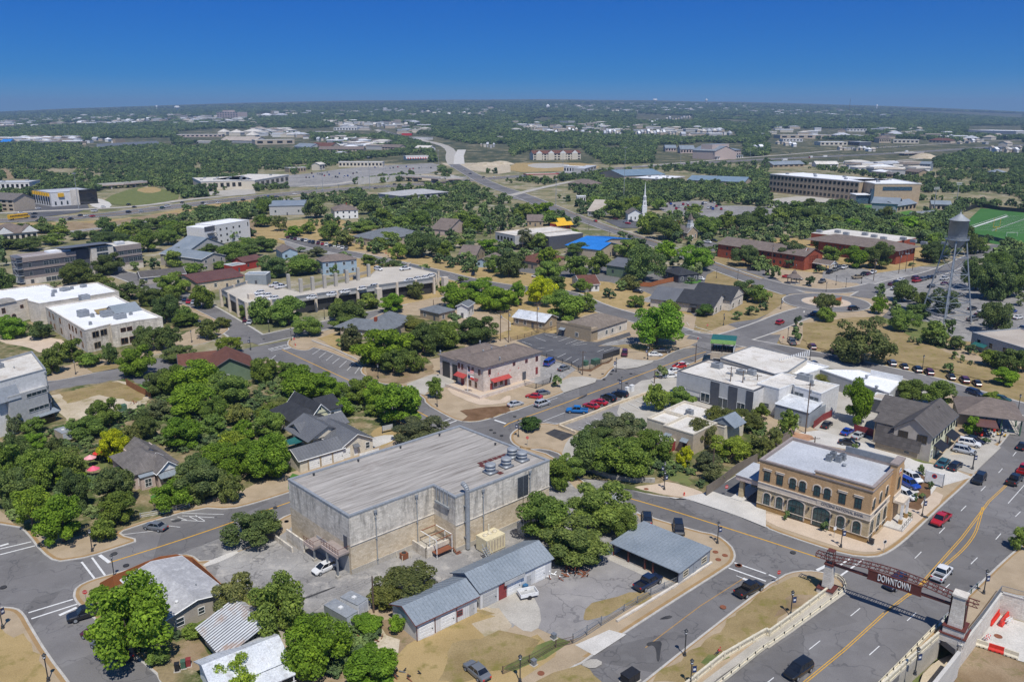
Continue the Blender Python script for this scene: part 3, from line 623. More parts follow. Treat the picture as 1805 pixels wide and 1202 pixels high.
 # building kit
WC={}
def win_mesh(w,h,arch,glass,frame,mull):
 key=(round(w,2),round(h,2),arch,glass,frame,mull)
 if key in WC:return WC[key]
 p=MB();f=MB();N=8
 def outline(a,b,k):
  pts=[(-a,0 if k else 0),(a,0)]
  if arch:
   r=a*arch;s=b-r
   pts+=[(a*math.cos(t*math.pi/N),s+r*math.sin(t*math.pi/N))for t in range(N+1)]
  else:pts+=[(a,b),(-a,b)]
  return pts
 o=outline(w/2,h,0)
 p.face([(x,-.02,z)for x,z in o],glass)
 t=.09 if w<2.5 else.14
 oo=outline(w/2+t,h+t,0);oo=[(x,z-(t if i<2 else 0))for i,(x,z)in enumerate(oo)]
 n=len(o)
 for i in range(n):
  j=(i+1)%n
  f.face([(oo[i][0],-.07,oo[i][1]),(oo[j][0],-.07,oo[j][1]),(o[j][0],-.07,o[j][1]),(o[i][0],-.07,o[i][1])],frame)
  f.face([(oo[i][0],0,oo[i][1]),(oo[j][0],0,oo[j][1]),(oo[j][0],-.07,oo[j][1]),(oo[i][0],-.07,oo[i][1])],frame)
  f.face([(o[j][0],-.02,o[j][1]),(o[i][0],-.02,o[i][1]),(o[i][0],-.07,o[i][1]),(o[j][0],-.07,o[j][1])],frame)
 for k in range(1,mull[0]):x=-w/2+w*k/mull[0];f.box(x-.035,x+.035,-.06,-.02,0,h*(.97 if not arch else.9),frame)
 for k in range(1,mull[1]):z=h*k/mull[1];f.box(-w/2+.01,w/2-.01,-.055,-.02,z-.03,z+.03,frame)
 WC[key]=(p.mesh('window'),f.mesh('window_frame'));return WC[key]
class Bd:
 def __init__(s,name,label,cat,A,B,zr=0,z0=.12,group=None,far=False):
  f=GT if far else None
  a,b=G(*A,zr+z0),G(*B,zr+z0);s.ang=math.atan2(b.y-a.y,b.x-a.x);s.L=(b.xy-a.xy).length
  s.o=Vector((a.x,a.y,z0));s.z0=z0;s.P={};s.sm=set()
  s.e=empty(name,s.o,s.ang,label,cat,group)
 def l(s,px,z=0):
  r=[]
  c,n=math.cos(s.ang),math.sin(s.ang)
  for q in px:
   g=G(*q,z+s.z0);dx,dy=g.x-s.o.x,g.y-s.o.y;r.append((dx*c+dy*n,-dx*n+dy*c))
  return r
 def p(s,part)->MB:
  if part not in s.P:s.P[part]=MB()
  return s.P[part]
 def done(s):
  vs_=[v for k in('wall','roof','deck')if k in s.P for v in s.P[k].v]
  if vs_:
   x0,x1,y0,y1=min(v[0]for v in vs_)-3,max(v[0]for v in vs_)+3,min(v[1]for v in vs_)-3,max(v[1]for v in vs_)+3
   c,n=math.cos(s.ang),math.sin(s.ang);KEEP.append([(s.o.x+x*c-y*n,s.o.y+x*n+y*c)for x,y in((x0,y0),(x1,y0),(x1,y1),(x0,y1))])
  for k,m in s.P.items():
   n,_,pa=k.partition('@')
   m.build(n,s.e,smooth=k in s.sm)
  return s.e
 def block(s,u0,u1,v0,v1,z1,mat,z0=0,part='wall'):s.p(part).box(u0,u1,v0,v1,z0,z1,mat,bottom=z0>0);return s
 def coping(s,pts,z,h,t,mat,over=.06,part='parapet',zb=None):
  if area(pts)<0:pts=pts[::-1]
  out=inset(pts,-over);inn=inset(pts,t);n=len(pts);m=s.p(part);z2=z+h;zb=z if zb is None else zb
  for i in range(n):
   j=(i+1)%n;a,b,c,d=out[i],out[j],inn[j],inn[i]
   m.face([(*a,z2),(*b,z2),(*c,z2),(*d,z2)],mat)
   m.face([(*a,z2-.28 if over>0 else zb),(*b,z2-.28 if over>0 else zb),(*b,z2),(*a,z2)],mat)
   m.face([(*c,zb),(*d,zb),(*d,z2),(*c,z2)],mat)
   m.face([(*out[i],z2-.28),(*out[j],z2-.28),(*inset(pts,0.0)[j],z2-.28),(*inset(pts,0.0)[i],z2-.28)][::-1],mat)
 def poly(s,pts,z1,wall,roof,par=.5,cap='stone_trim',z0=0,upper=None,rpart='roof',t=.3):
  """walls to z1, flat roof par below the top, coping"""
  m=s.p('wall')
  if area(pts)<0:pts=pts[::-1]
  n=len(pts)
  for i in range(n):
   a,b=pts[i],pts[(i+1)%n]
   zz=[(z0,z1,wall)]if not upper else[(z0,upper[0],wall),(upper[0],z1,upper[1])]
   for q0,q1,mt in zz:m.face([(a[0],a[1],q0),(b[0],b[1],q0),(b[0],b[1],q1),(a[0],a[1],q1)],mt)
  s.p(rpart).prism(inset(pts,t*.5),0,z1-par,roof,sides=False)
  s.coping(pts,z1,.003,t,cap,zb=z1-par-.02)
  return s
 def rect(s,u0,u1,v0,v1,z1,wall,roof,**k):return s.poly([(u0,v0),(u1,v0),(u1,v1),(u0,v1)],z1,wall,roof,**k)
 def slope(s,quad,mat,th=.14,rib=None,ribmat=None,part='roof'):
  m=s.p(part);q=[Vector(x)for x in quad]
  n=(q[1]-q[0]).cross(q[-1]-q[0]).normalized()
  if n.z<0:q=q[::-1];n=-n
  m.face(q,mat);lo=[x-n*th for x in q];m.face(lo[::-1],mat)
  for i in range(len(q)):j=(i+1)%len(q);m.face([lo[i],lo[j],q[j],q[i]],mat)
  return q,n
 def ribs(s,a,b,c,d,gap,mat,part='roof'):
  a,b,c,d=map(Vector,(a,b,c,d));k=int((b-a).length/gap);m=s.p(part)
  n=(b-a).cross(d-a).normalized();n=n if n.z>0 else-n;e=(b-a).normalized()*.03
  for i in range(k+1):
   t=i/max(1,k);p,q=a.lerp(b,t),d.lerp(c,t)
   m.face([p-e+n*.05,p+e+n*.05,q+e+n*.05,q-e+n*.05],mat);m.face([p+e+n*.002,q+e+n*.002,q+e+n*.05,p+e+n*.05],mat);m.face([p-e+n*.002,q-e+n*.002,q-e+n*.05,p-e+n*.05][::-1],mat)
 def gable(s,u0,u1,v0,v1,z,rise,axis,mat,wall=None,ov=.4,rib=0,th=.14,ribmat=None,trim=None):
  k=rise/((v1-v0)/2 if axis=='u' else(u1-u0)/2);m=s.p('wall')
  if axis=='u':
   vm=(v0+v1)/2
   E=[((u0-ov,v0-ov,z-k*ov),(u1+ov,v0-ov,z-k*ov),(u1+ov,vm,z+rise),(u0-ov,vm,z+rise)),((u1+ov,v1+ov,z-k*ov),(u0-ov,v1+ov,z-k*ov),(u0-ov,vm,z+rise),(u1+ov,vm,z+rise))]
   if wall:
    for u,f in((u0,-1),(u1,1)):m.face([(u,v0,z),(u,v1,z),(u,vm,z+rise)][::-f],wall)
  else:
   um=(u0+u1)/2
   E=[((u0-ov,v1+ov,z-k*ov),(u0-ov,v0-ov,z-k*ov),(um,v0-ov,z+rise),(um,v1+ov,z+rise)),((u1+ov,v0-ov,z-k*ov),(u1+ov,v1+ov,z-k*ov),(um,v1+ov,z+rise),(um,v0-ov,z+rise))]
   if wall:
    for v,f in((v0,1),(v1,-1)):m.face([(u0,v,z),(u1,v,z),(um,v,z+rise)][::f],wall)
  for q in E:
   q=[(a,b,c+th)for a,b,c in q]
   s.slope(q,mat,th)
   if rib:s.ribs(*q,rib,ribmat or mat)
  if trim:
   for q in E:
    for a,b in((q[0],q[3]),(q[1],q[2]),(q[0],q[1])):
     s.p('fascia').tube((a[0],a[1],a[2]+th*.4),(b[0],b[1],b[2]+th*.4),.1,None,trim,4)
  return s
 def hip(s,u0,u1,v0,v1,z,rise,mat,ov=.45,th=.12,trim=None):
  U0,U1,V0,V1=u0-ov,u1+ov,v0-ov,v1+ov;w=min(U1-U0,V1-V0)/2
  if U1-U0>V1-V0:r0,r1=(U0+w,(V0+V1)/2),(U1-w,(V0+V1)/2)
  else:r0,r1=((U0+U1)/2,V0+w),((U0+U1)/2,V1-w)
  zb,zt=z+.02,z+rise;m=s.p('roof');a,b,c,d=(U0,V0,zb+th),(U1,V0,zb+th),(U1,V1,zb+th),(U0,V1,zb+th);p,q=(*r0,zt),(*r1,zt)
  if U1-U0>V1-V0:F_=[(a,b,q,p),(b,c,q),(c,d,p,q),(d,a,p)]
  else:F_=[(a,b,p),(b,c,q,p),(c,d,q),(d,a,p,q)]
  for f in F_:m.face(f,mat)
  lo=[(x[0],x[1],zb)for x in(a,b,c,d)];m.face(lo[::-1],mat)
  for i,(x,y)in enumerate(((a,b),(b,c),(c,d),(d,a))):m.face([lo[i],lo[(i+1)%4],y,x],trim or mat)
  return s
 def shed(s,u0,u1,v0,v1,za,zb,mat,axis='v',ov=.3,th=.14,rib=0,part='roof'):
  if axis=='v':k=(zb-za)/(v1-v0);q=[(u0-ov,v0-ov,za-k*ov+th),(u1+ov,v0-ov,za-k*ov+th),(u1+ov,v1+ov,zb+k*ov+th),(u0-ov,v1+ov,zb+k*ov+th)]
  else:k=(zb-za)/(u1-u0);q=[(u0-ov,v1+ov,za-k*ov+th),(u0-ov,v0-ov,za-k*ov+th),(u1+ov,v0-ov,zb+k*ov+th),(u1+ov,v1+ov,zb+k*ov+th)]
  s.slope(q,mat,th,part=part)
  if rib:s.ribs(*q,rib,mat,part)
  return s
 def place(s,name,me,P,ang,z,child=None):
  o=bpy.data.objects.new(name,me);o.parent=s.e;o.location=(P[0],P[1],z);o.rotation_euler=(0,0,ang);link(o)
  if child:
   c=bpy.data.objects.new(child[0],child[1]);c.parent=o;link(c)
  return o
 def ew(s,P,Q,items,glass='glass',frame='white_paint',fr=True,mull=(1,2),arch=0):
  """windows on the wall P->Q (left to right seen from outside); items (t, z, w, h)"""
  P,Q=Vector(P),Vector(Q);d=Q-P;a=math.atan2(d.y,d.x);L=d.length;d.normalize();n=Vector((d.y,-d.x))
  for it in items:
   t,z,w_,h_=it[:4];ar=it[4]if len(it)>4 else arch
   mp,mf=win_mesh(w_,h_,ar,glass,frame,it[5]if len(it)>5 else mull)
   p=P+d*(t*L if abs(t)<=1 else t)+n*.015
   s.place('window',mp,p,a,z,('window_frame',mf)if fr else None)
 def edge(s,f,u0,u1,v0,v1):return{'F':((u0,v0),(u1,v0)),'R':((u1,v0),(u1,v1)),'B':((u1,v1),(u0,v1)),'L':((u0,v1),(u0,v0))}[f]
 def row(s,P,Q,n,z,w_,h_,a=.08,b=.92,**k):s.ew(P,Q,[(a+(b-a)*(i+.5)/n,z,w_,h_)for i in range(n)],**k)
 def door(s,P,Q,t,w_,h_,mat='dark_red',name='door',z=0,panels=0,handle=True,bump=.06):
  P,Q=Vector(P),Vector(Q);d=Q-P;a=math.atan2(d.y,d.x);L=d.length;d.normalize();n=Vector((d.y,-d.x))
  m=MB();m.box(-w_/2,w_/2,-bump,.0,0,h_,mat)
  for k in range(panels):zz=h_*(k+.5)/panels;m.box(-w_/2+.1,w_/2-.1,-bump-.025,-bump-.001,zz-h_/panels*.36,zz+h_/panels*.36,mat)
  o=s.place(name,m.mesh(name),P+d*(t*L if abs(t)<=1 else t)+n*.01,a,z)
  if handle:
   h=MB();h.box(w_*.35,w_*.42,-bump-.07,-bump-.002,1.0,1.15,'dark_metal');c=h.build('handle',o)
  return o
 def unit(s,u,v,z,w_=1.6,d_=1.2,h_=1.1,mat='galv',fan=1,rz=0):
  m=MB();m.box(-w_/2-.1,w_/2+.1,-d_/2-.1,d_/2+.1,0,.18,'galv_dark');m.box(-w_/2,w_/2,-d_/2,d_/2,.18,h_,mat,bottom=False)
  for k in range(fan):
   x=-w_/2+w_*(k+.5)/fan;r=min(w_/fan,d_)*.38
   m.lathe([(r,h_+.001),(r,h_+.1),(r*.88,h_+.1),(r*.85,h_+.03)],mat,12,(x,0))
   m.prism([(x+r*.8*math.cos(i),r*.8*math.sin(i))for i in[j*.6283 for j in range(10)]],h_,h_+.035,'dark_metal',sides=False)
  for k in range(5):zz=.3+(h_-.4)*k/5;m.box(-w_/2-.012,w_/2+.012,-d_/2-.012,-d_/2-.001,zz,zz+(h_-.4)/11,'galv_dark')
  return s.place('rooftop_unit',m.mesh('rooftop_unit'),(u,v),rz,z)
 def vent(s,u,v,z,r=.18,h=.6,name='roof_vent',mat='galv'):
  m=MB();m.lathe([(r*.6,0),(r*.6,h*.6),(r,h*.62),(r*.9,h*.9),(r*.3,h)],mat,8);return s.place(name,m.mesh(name),(u,v),0,z)
def fence(name,label,px,h,mat,z0=.13,zt=None,post=2.4,th=.05,cat='fence',postmat=None,rails=False,sm=0,top=None):
 g=[G(a,b,(zt if zt is not None else z0))for a,b in px];g=[Vector((p.x,p.y,z0))for p in g]
 c=g[0];e=empty(name,(c.x,c.y,z0),0,label,cat)
 for i in range(len(g)-1):
  a,b=g[i]-c,g[i+1]-c;d=b-a;L=d.length
  if L<.2:continue
  m=MB();ang=math.atan2(d.y,d.x)
  if rails:
   for z in(h*.98,h*.5,.1):m.box(0,L,-.02,.02,z-.03,z+.03,mat)
   k=int(L/.22)
   for j in range(k):x=(j+.5)*L/k;m.box(x-.012,x+.012,-.012,.012,.1,h*.97,mat)
  else:
   m.box(0,L,-th/2,th/2,0.04,h,mat)
   if top:m.box(-.02,L+.02,-th*.8,th*.8,h,h+.08,top)
  m.build('panel',e,loc=(a.x,a.y,0),rz=ang)
  if post:
   k=max(1,int(L/post));p=MB()
   for j in range(k+1):x=j*L/k;p.box(x-.06,x+.06,th/2+.002,th/2+.1,0,h+(.06 if rails else-.02),postmat or mat)
   p.build('post',e,loc=(a.x,a.y,0),rz=ang)
 return e
def house(name,label,A,B,Cc,ze,wall,roof,kind='gable',axis='u',rise=None,z0=.05,wins=(3,2),floors=1,near=False,trim='white_paint',dr='F',glass='glass',ov=.45,chim=None,cat='house',group=None,fr=None,rib=0):
 b=Bd(name,label,cat,A,B,ze,z0,group);L=b.L;D=abs(b.l([Cc],ze)[0][1])
 fr=near if fr is None else fr
 b.block(0,L,0,D,ze,wall)
 rise=rise or(min(L,D)if kind=='hip' else(D if axis=='u' else L))*.22
 if kind=='hip':b.hip(0,L,0,D,ze,rise,roof,ov)
 elif kind=='flat':b.P.clear();b.rect(0,L,0,D,ze,wall,roof,cap=trim,par=.4)
 else:b.gable(0,L,0,D,ze,rise,axis,roof,wall,ov,trim=trim if near else None,rib=rib)
 fh=ze/floors
 for f in range(floors):
  for k,n in zip('FRL',(wins[0],wins[1],wins[1])):
   if n:
    P,Q=b.edge(k,0,L,0,D);hw=min(1.5,fh*.45);ww=min(1.2,(L if k=='F' else D)/n*.4)
    b.ew(P,Q,[((i+.5)/n,f*fh+fh*.32,ww,hw)for i in range(n)if not(dr==k and f==0 and i==n//2)],fr=fr,glass=glass)
 if dr:P,Q=b.edge(dr,0,L,0,D);n=wins[0]if dr=='F' else wins[1];b.door(P,Q,(n//2+.5)/max(1,n),1.0,min(2.1,ze*.8),'dark_panel',handle=near)
 if chim:b.p('chimney').box(chim[0]*L-.4,chim[0]*L+.4,chim[1]*D-.4,chim[1]*D+.4,ze,ze+rise+.8,'red_brick')
 return b
 # NEAR BUILDINGS
T1,T2,T3,T4,T5,T6,T7,T8=tile(1420,960,6.01),tile(1280,770,5.309),tile(500,740,3.76),tile(750,580,8.585),tile(480,690,8.014),tile(1180,580,6.01),tile(1500,660,5.918),tile(1600,320,4.452)
b=Bd('stone_building','huge windowless building of weathered limestone blocks with a streaked flat grey roof','building',T3('430,640')[0],T3('990,435')[0],10.7)
pts=[(0,0),(17.2,0),(17.2,-6.2),(40.2,-6),(38.8,19.5),(-.6,19.6)]
b.poly(pts,10.8,'limestone','membrane',par=.32,cap='galv',upper=(5.3,'limestone_grey'),t=.45)
for P,Q in((pts[0],pts[1]),(pts[2],pts[3])):
 d=Vector((Q[0]-P[0],Q[1]-P[1]));ang=math.atan2(d.y,d.x);L=d.length
 m=MB();m.box(0,L,-.1,-.003,0,1.0,'concrete');m.box(0,L,-.12,-.003,5.25,5.4,'limestone_white');m.build('wall_base',b.e,loc=(P[0],P[1],0),rz=ang)
def downspout(b,P,Q,t,z1,z0=.1,mat='galv',r=.09):
 P,Q=Vector(P),Vector(Q);p=P.lerp(Q,t);d=(Q-P).normalized();n=Vector((d.y,-d.x))*.2;p=p+n
 m=MB();m.tube((0,0,z0),(0,0,z1),r,None,mat,8);m.box(-.28,.28,-.14,.14,z1-.1,z1+.35,mat)
 for z in(z0+1,(z0+z1)/2,z1-1):m.box(-.16,.16,-.12,.12,z-.06,z+.06,mat)
 b.place('downspout',m.mesh('downspout'),p,math.atan2(d.y,d.x),0)
for t in(.29,.78):downspout(b,pts[0],pts[1],t,9.9)
for t in(.27,.77):downspout(b,pts[2],pts[3],t,9.9)
m=MB();m.tube((0,-.5,.3),(0,-.5,11.2),.42,None,'galv',12)
prev=(0,-.5,11.2)
for k in range(1,7):a=k*math.pi/12;q=(0,-.5+1.3*(1-math.cos(a)),11.2+1.1*math.sin(a));m.tube(prev,q,.42,None,'galv',12);prev=q
for z in(2.5,5.5,8.5):m.box(-.5,.5,-.6,0,z-.08,z+.08,'galv_dark')
b.place('exhaust_duct',m.mesh('exhaust_duct'),(19.5,-6.2),0,0)
m=MB();m.box(-1.35,1.35,-.1,0,0,4.1,'galv_dark')
for k in range(20):m.box(-1.3,1.3,-.14,-.1,.1+k*.2,.2+k*.2,'dark_metal')
m.box(-.04,.04,-.17,-.1,0,4.1,'galv_dark');b.place('louvre',m.mesh('louvre'),(33.2,-6.07),0,5.6)
m=MB();m.tube((0,-.1,0),(0,-.1,5.6),.05,None,'dark_metal',6);b.place('conduit',m.mesh('conduit'),(33.2,-6.1),0,.1)
for px in('1370,345','1475,305','1515,240','1580,265'):
 u,v=b.l(T3(px),10.6)[0];m=MB()
 m.box(-1.05,1.05,-1.05,1.05,0,.35,'galv_dark');m.lathe([(.8,.35),(.8,.8),(1.0,.85),(1.0,1.05),(.8,1.1),(.8,1.35),(1.02,1.4),(1.0,1.7),(.75,1.8),(0.2,1.82)],'galv',20)
 b.place('roof_fan',m.mesh('roof_fan',True),(u,v),0,10.5)
m=MB()
for a,c in(('1290,290','1480,225'),('1300,295','1450,355')):
 (p,q)=b.l(T3(a),10.6)[0],b.l(T3(c),10.6)[0];p,q=Vector(p),Vector(q);L=(q-p).length;d=(q-p)/L;k=int(L/1.15);n=Vector((-d.y,d.x))
 for i in range(k):x=p+d*((i+.5)*L/k);m.prism([x+d*.48+n*.5,x-d*.48+n*.5,x-d*.48-n*.5,x+d*.48-n*.5],10.5,10.56,'brown_steel')
m.build('roof_pads',b.e)
for px in('200,362','495,270','775,182','1033,100','1403,160'):u,v=b.l(T3(px),10.7)[0];b.vent(u,v,10.5,.25,.5,mat='dark_metal')
for k in range(4):
 m=MB();y=-1.2-k*1.05;m.tube((0,0,8.3),(0,0,11.3),.07,None,'galv',6);m.tube((0,0,8.3),(.35,0,8.2),.09,None,'galv',6)
 b.place('vent_pipe',m.mesh('vent_pipe'),(17.0,y),0,0)
m=MB();m.box(-.35,0,-4.8,-.8,8.0,8.35,'galv');m.build('pipe_rack',b.e,loc=(17.1,0,0))
La,Lb=pts[5],pts[0];u_=lambda t:Vector(La).lerp(Vector(Lb),t)
d=(Vector(Lb)-Vector(La));ang=math.atan2(d.y,d.x);LL=d.length
m=MB()
m.box(LL*.72,LL*.985,-2.3,-.02,4.0,4.3,'taupe_panel');m.box(LL*.72,LL*.985,-2.32,-2.2,3.7,4.35,'stucco_pink')
st=MB()
for k in range(9):st.box(LL*.72-k*.3-.3,LL*.72-k*.3,-2.2,-.3,4.0-k*.2-.22,4.1-k*.2,'taupe_panel')
m.box(LL*.42,LL*.58,-2.3,-.02,2.3,2.6,'taupe_panel');m.box(LL*.42,LL*.58,-2.32,-2.2,2.0,2.65,'stucco_pink')
m.build('balcony',b.e,loc=(*La,0),rz=ang);st.build('stair',b.e,loc=(*La,0),rz=ang)
r=MB()
for x0,x1,z,y in((LL*.72,LL*.985,4.3,-2.2),(LL*.42,LL*.58,2.6,-2.2)):
 for zz in(1.0,.55):r.tube((x0,y,z+zz),(x1,y,z+zz),.035,None,'brown_steel',5)
 n=int((x1-x0)/.8)
 for k in range(n+1):x=x0+(x1-x0)*k/n;r.tube((x,y,z),(x,y,z+1),.035,None,'brown_steel',5)
 for xx in(x1,):r.tube((xx,y,z+1),(xx,0,z+1),.035,None,'brown_steel',5)
r.tube((LL*.58,-2.2,3.6),(LL*.72,-2.2,5.3),.035,None,'brown_steel',5)
r.build('railing',b.e,loc=(*La,0),rz=ang)
for t,y in((.58,-2.1),(.80,-2.15),(.96,-2.15)):
 m=MB();m.box(-.13,.13,-.13,.13,0,3.8 if t>.7 else 2.1,'galv_dark');m.box(-.35,.35,-.35,.35,0,.45,'concrete');b.place('column',m.mesh('column'),u_(t)+Vector((math.sin(ang),-math.cos(ang)))*-y,ang,0)
m=MB();m.box(LL*.45,LL*.97,-.05,0,0,3.2,'stucco_grey');m.build('garage_recess',b.e,loc=(*La,0),rz=ang)
b.door(La,Lb,.93,1.1,2.4,'dark_panel',z=4.3)
m=MB();m.box(LL*.1,LL*.4,-2.2,-1.9,0,2.4,'limestone_grey');m.box(LL*.0,LL*.32,-3.6,-3.3,0,1.0,'limestone_grey');m.build('ramp_wall',b.e,loc=(*La,0),rz=ang)
m=MB();m.box(12.2,17.2,-4.2,-3.9,0,1.9,'limestone_grey');m.box(12.2,12.5,-4.2,-.1,0,1.9,'limestone_grey');m.box(12.5,17.1,-3.9,-.1,0,1.1,'concrete');m.build('dock',b.e)
m=MB()
for x in(13.5,16.8):
 for y in(-5.6,-3.6):m.tube((x,y,0),(x,y,3.6),.08,None,'white_paint',6)
 m.tube((x,-5.6,3.6),(x,-1,3.6),.08,None,'white_paint',6)
for y in(-5.6,-3.6,-1):m.tube((13.5,y,3.6),(16.8,y,3.6),.08,None,'rust',6)
m.box(13.4,16.9,-5.7,-4.3,.9,1.0,'rust')
for k in range(5):m.box(17-.1,18,-5.6-.3*k,-5.3-.3*k,.9-.2*k-.05,.9-.2*k,'rust')
for x in(12.4,14.2,16.9):m.tube((x,-4.05,1.9),(x,-4.05,2.9),.035,None,'dark_metal',5)
m.tube((12.4,-4.05,2.9),(16.9,-4.05,2.9),.035,None,'dark_metal',5);m.build('dock_frame',b.e)
b.done();STONE=b
def at(bd,u,v):c,s=math.cos(bd.ang),math.sin(bd.ang);return(bd.o.x+u*c-v*s,bd.o.y+u*s+v*c)
e=empty('cooling_unit',(*at(b,22.6,-9.2),.15),b.ang,'cream steel plant unit with a little stair, between the stone building and the garages','plant unit')
m=MB();m.box(-2.1,2.1,-1.5,1.5,.25,2.9,'cream_metal');m.box(-2.0,2.0,-1.4,1.4,0,.25,'concrete')
for k in range(6):m.box(-1.8+k*.65,-1.5+k*.65,-1.52,-1.5,.6,2.6,'stucco_beige')
m.build('casing',e)
for x in(-1.1,0,1.1):
 m=MB();m.lathe([(.45,2.91),(.45,3.15),(.38,3.15),(.36,2.95)],'cream_paint',12,(x,.2));m.build('fan',e)
m=MB();m.tube((.4,1.0,2.9),(.4,1.0,4.3),.14,None,'cream_paint',8);m.build('pipe',e)
m=MB()
for k in range(7):m.box(-3.3+.0*k,-2.3,-1.9-.3*k,-1.6-.3*k,1.9-.27*k,1.96-.27*k,'galv_dark')
for x in(-3.3,-2.3):m.tube((x,-1.6,2.9),(x,-3.7,1.0),.03,None,'galv',5);m.tube((x,-1.6,1.9),(x,-3.7,0.05),.06,None,'galv_dark',5);m.tube((x,-1.6,1.9),(x,-1.6,2.9),.03,None,'galv',5);m.tube((x,-3.7,0),(x,-3.7,1),.03,None,'galv',5)
m.build('stair',e)
e=empty('transformer',(*at(b,31,-9.0),.15),b.ang,'grey electrical transformer with insulators, against the stone wall near the big oak','transformer')
m=MB();m.box(-1.1,1.1,-.9,.9,.2,2.3,'galv');m.box(-1.3,1.3,-1.1,1.1,0,.2,'concrete')
for k in range(6):m.box(-1.0+k*.36,-.9+k*.36,-1.2,-.9,.5,2.0,'galv_dark')
m.build('tank',e)
for x in(-.7,0,.7):m=MB();m.lathe([(.12,2.3),(.2,2.45),(.1,2.55),(.2,2.7),(.1,2.8),(.05,3.2)],'dark_metal',8,(x,0));m.build('insulator',e)
e=empty('air_conditioner',(*at(b,9.4,-1.6),.15),b.ang,'small caged condenser unit beside the foot of the stone building wall','air conditioner')
m=MB();m.box(-.6,.6,-.5,.5,.1,1.1,'rust');m.build('casing',e);m=MB();m.lathe([(.4,1.11),(.4,1.2),(.33,1.2)],'dark_metal',12);m.build('fan',e)
for x in(-.9,.9):
 for y in(-.8,.8):m=MB();m.tube((x,y,0),(x,y,1.2),.06,None,'cream_paint',6);m.build('guard_post',e)
b=Bd('garage_building','shorter white garage with a blue-grey metal roof beside the dry grass yard','garage',A2('850,895')[0],A2('1168,748')[0],2.9,.14)
D=b.l(A2('712,795'),2.9)[0][1];L=b.L
b.block(0,L,0,D,2.9,'metal_wall_white');b.gable(0,L,0,D,2.9,1.3,'u','metal_roof','metal_wall',.35,rib=.6,ribmat='metal_roof',trim='brown_steel')
F_=b.edge('F',0,L,0,D)
for t in(.15,.5):b.door(*F_,t,2.6,2.1,'white_paint','garage_door',panels=4)
b.door(*F_,.91,.9,2.0,'stucco_grey');b.ew(*F_,[(.7,1.0,.9,.8)],frame='dark_red')
for t in(.0,.29,.65):m=MB();m.box(-.06,.06,-.08,0,0,2.75,'brown_steel');b.place('corner_trim',m.mesh('corner_trim'),Vector(F_[0]).lerp(Vector(F_[1]),t),0,0)
b.done()
b=Bd('garage_building','longer white garage with a blue-grey metal roof, its far end under the oak','garage',A2('1185,725')[0],A3('215,550')[0],3.1,.14)
D=b.l(A2('1027,632'),3.1)[0][1];L=b.L
b.block(0,L,0,D,3.1,'metal_wall_white');b.gable(0,L,0,D,3.1,1.6,'u','metal_roof','metal_wall',.35,rib=.6,ribmat='metal_roof')
F_=b.edge('F',0,L,0,D)
for t,w_ in((.13,2.8),(.46,2.8),(.83,2.2)):b.door(*F_,t,w_,2.4,'white_paint' if t!=.13 else 'stucco_grey','garage_door',panels=4);b.ew(*F_,[(t,1.35,w_*.7,.28,0,(4,1))],frame='white_paint')
b.door(*F_,.67,.9,2.0,'stucco_grey');b.door(*F_,.3,1.6,2.6,'dark_red','door')
b.p('canopy_sign').box(L*.3,L*.58,-.6,-.5,2.5,3.1,'stucco_grey')
b.done()
b=Bd('carport','long open-fronted metal carport with a flat blue-grey roof, near the corner of the two streets','carport',A3('535,468')[0],A3('890,622')[0],2.4,.14)
L=b.L;D=9.6
b.p('wall').box(L-.15,L,0,D,0,2.3,'metal_wall');b.p('wall').box(0,L,D-.15,D,0,2.6,'metal_wall');b.p('wall').box(0,.15,0,D,0,2.3,'metal_wall')
b.shed(0,L,0,D,2.3,2.62,'metal_roof',ov=.25,rib=.62)
for t in(0.01,.25,.5,.62,.99):m=MB();m.box(-.12,.12,-.02,.22,0,2.3,'brown_steel');b.place('post',m.mesh('post'),(L*t,.1),0,0)
R_=b.edge('R',0,L,0,D);b.ew(*R_,[(.2,.9,1.4,.9),(.8,.9,1.5,.9)],frame='cream_paint');b.door(*R_,.5,.9,2,'metal_wall')
m=MB();m.box(0,L,-1.6,0,-.1,.05,'concrete');m.build('apron',b.e);b.done()
b=Bd('bank_building','two-storey tan brick and golden stone bank with arched windows and flat white roof','bank',T2('320,205')[0],T2('1375,505')[0],10.2,.13)
L,D=b.L,14.8
m=b.p('wall')
for P,Q in zip([(0,0),(L,0),(L,D),(0,D)],[(L,0),(L,D),(0,D),(0,0)]):
 for z0,z1,mt in((0,1.1,'bank_stone_base'),(1.1,4.5,'bank_stone'),(4.5,10.2,'bank_brick')):m.face([(*P,z0),(*Q,z0),(*Q,z1),(*P,z1)],mt)
b.p('roof').prism([(.2,.2),(L-.2,.2),(L-.2,D-.2),(.2,D-.2)],0,9.6,'roof_grey',sides=False)
b.coping([(0,0),(L,0),(L,D),(0,D)],10.2,.01,.35,'taupe_panel',.14,zb=9.55)
m=b.p('parapet')
m.box(L*.51,L+.05,-.08,.38,10.21,10.75,'bank_brick',top='taupe_panel');m.box(L*.5,L+.15,-.16,.42,10.751,10.98,'taupe_panel')
m.box(L-.36,L+.06,.43,D-4.2,10.215,10.6,'bank_brick');m.box(L-.42,L+.15,.43,D-4.2,10.6,10.85,'taupe_panel')
m.box(L-.5,L+.75,D-4.2,D-.1,0,11.6,'bank_brick');m.box(L-.6,L+.9,D-4.35,D+.02,11.601,11.95,'taupe_panel');m.box(L*.52,L-.6,D-.38,D+.04,10.22,11.3,'galv_dark')
m=b.p('stone_band')
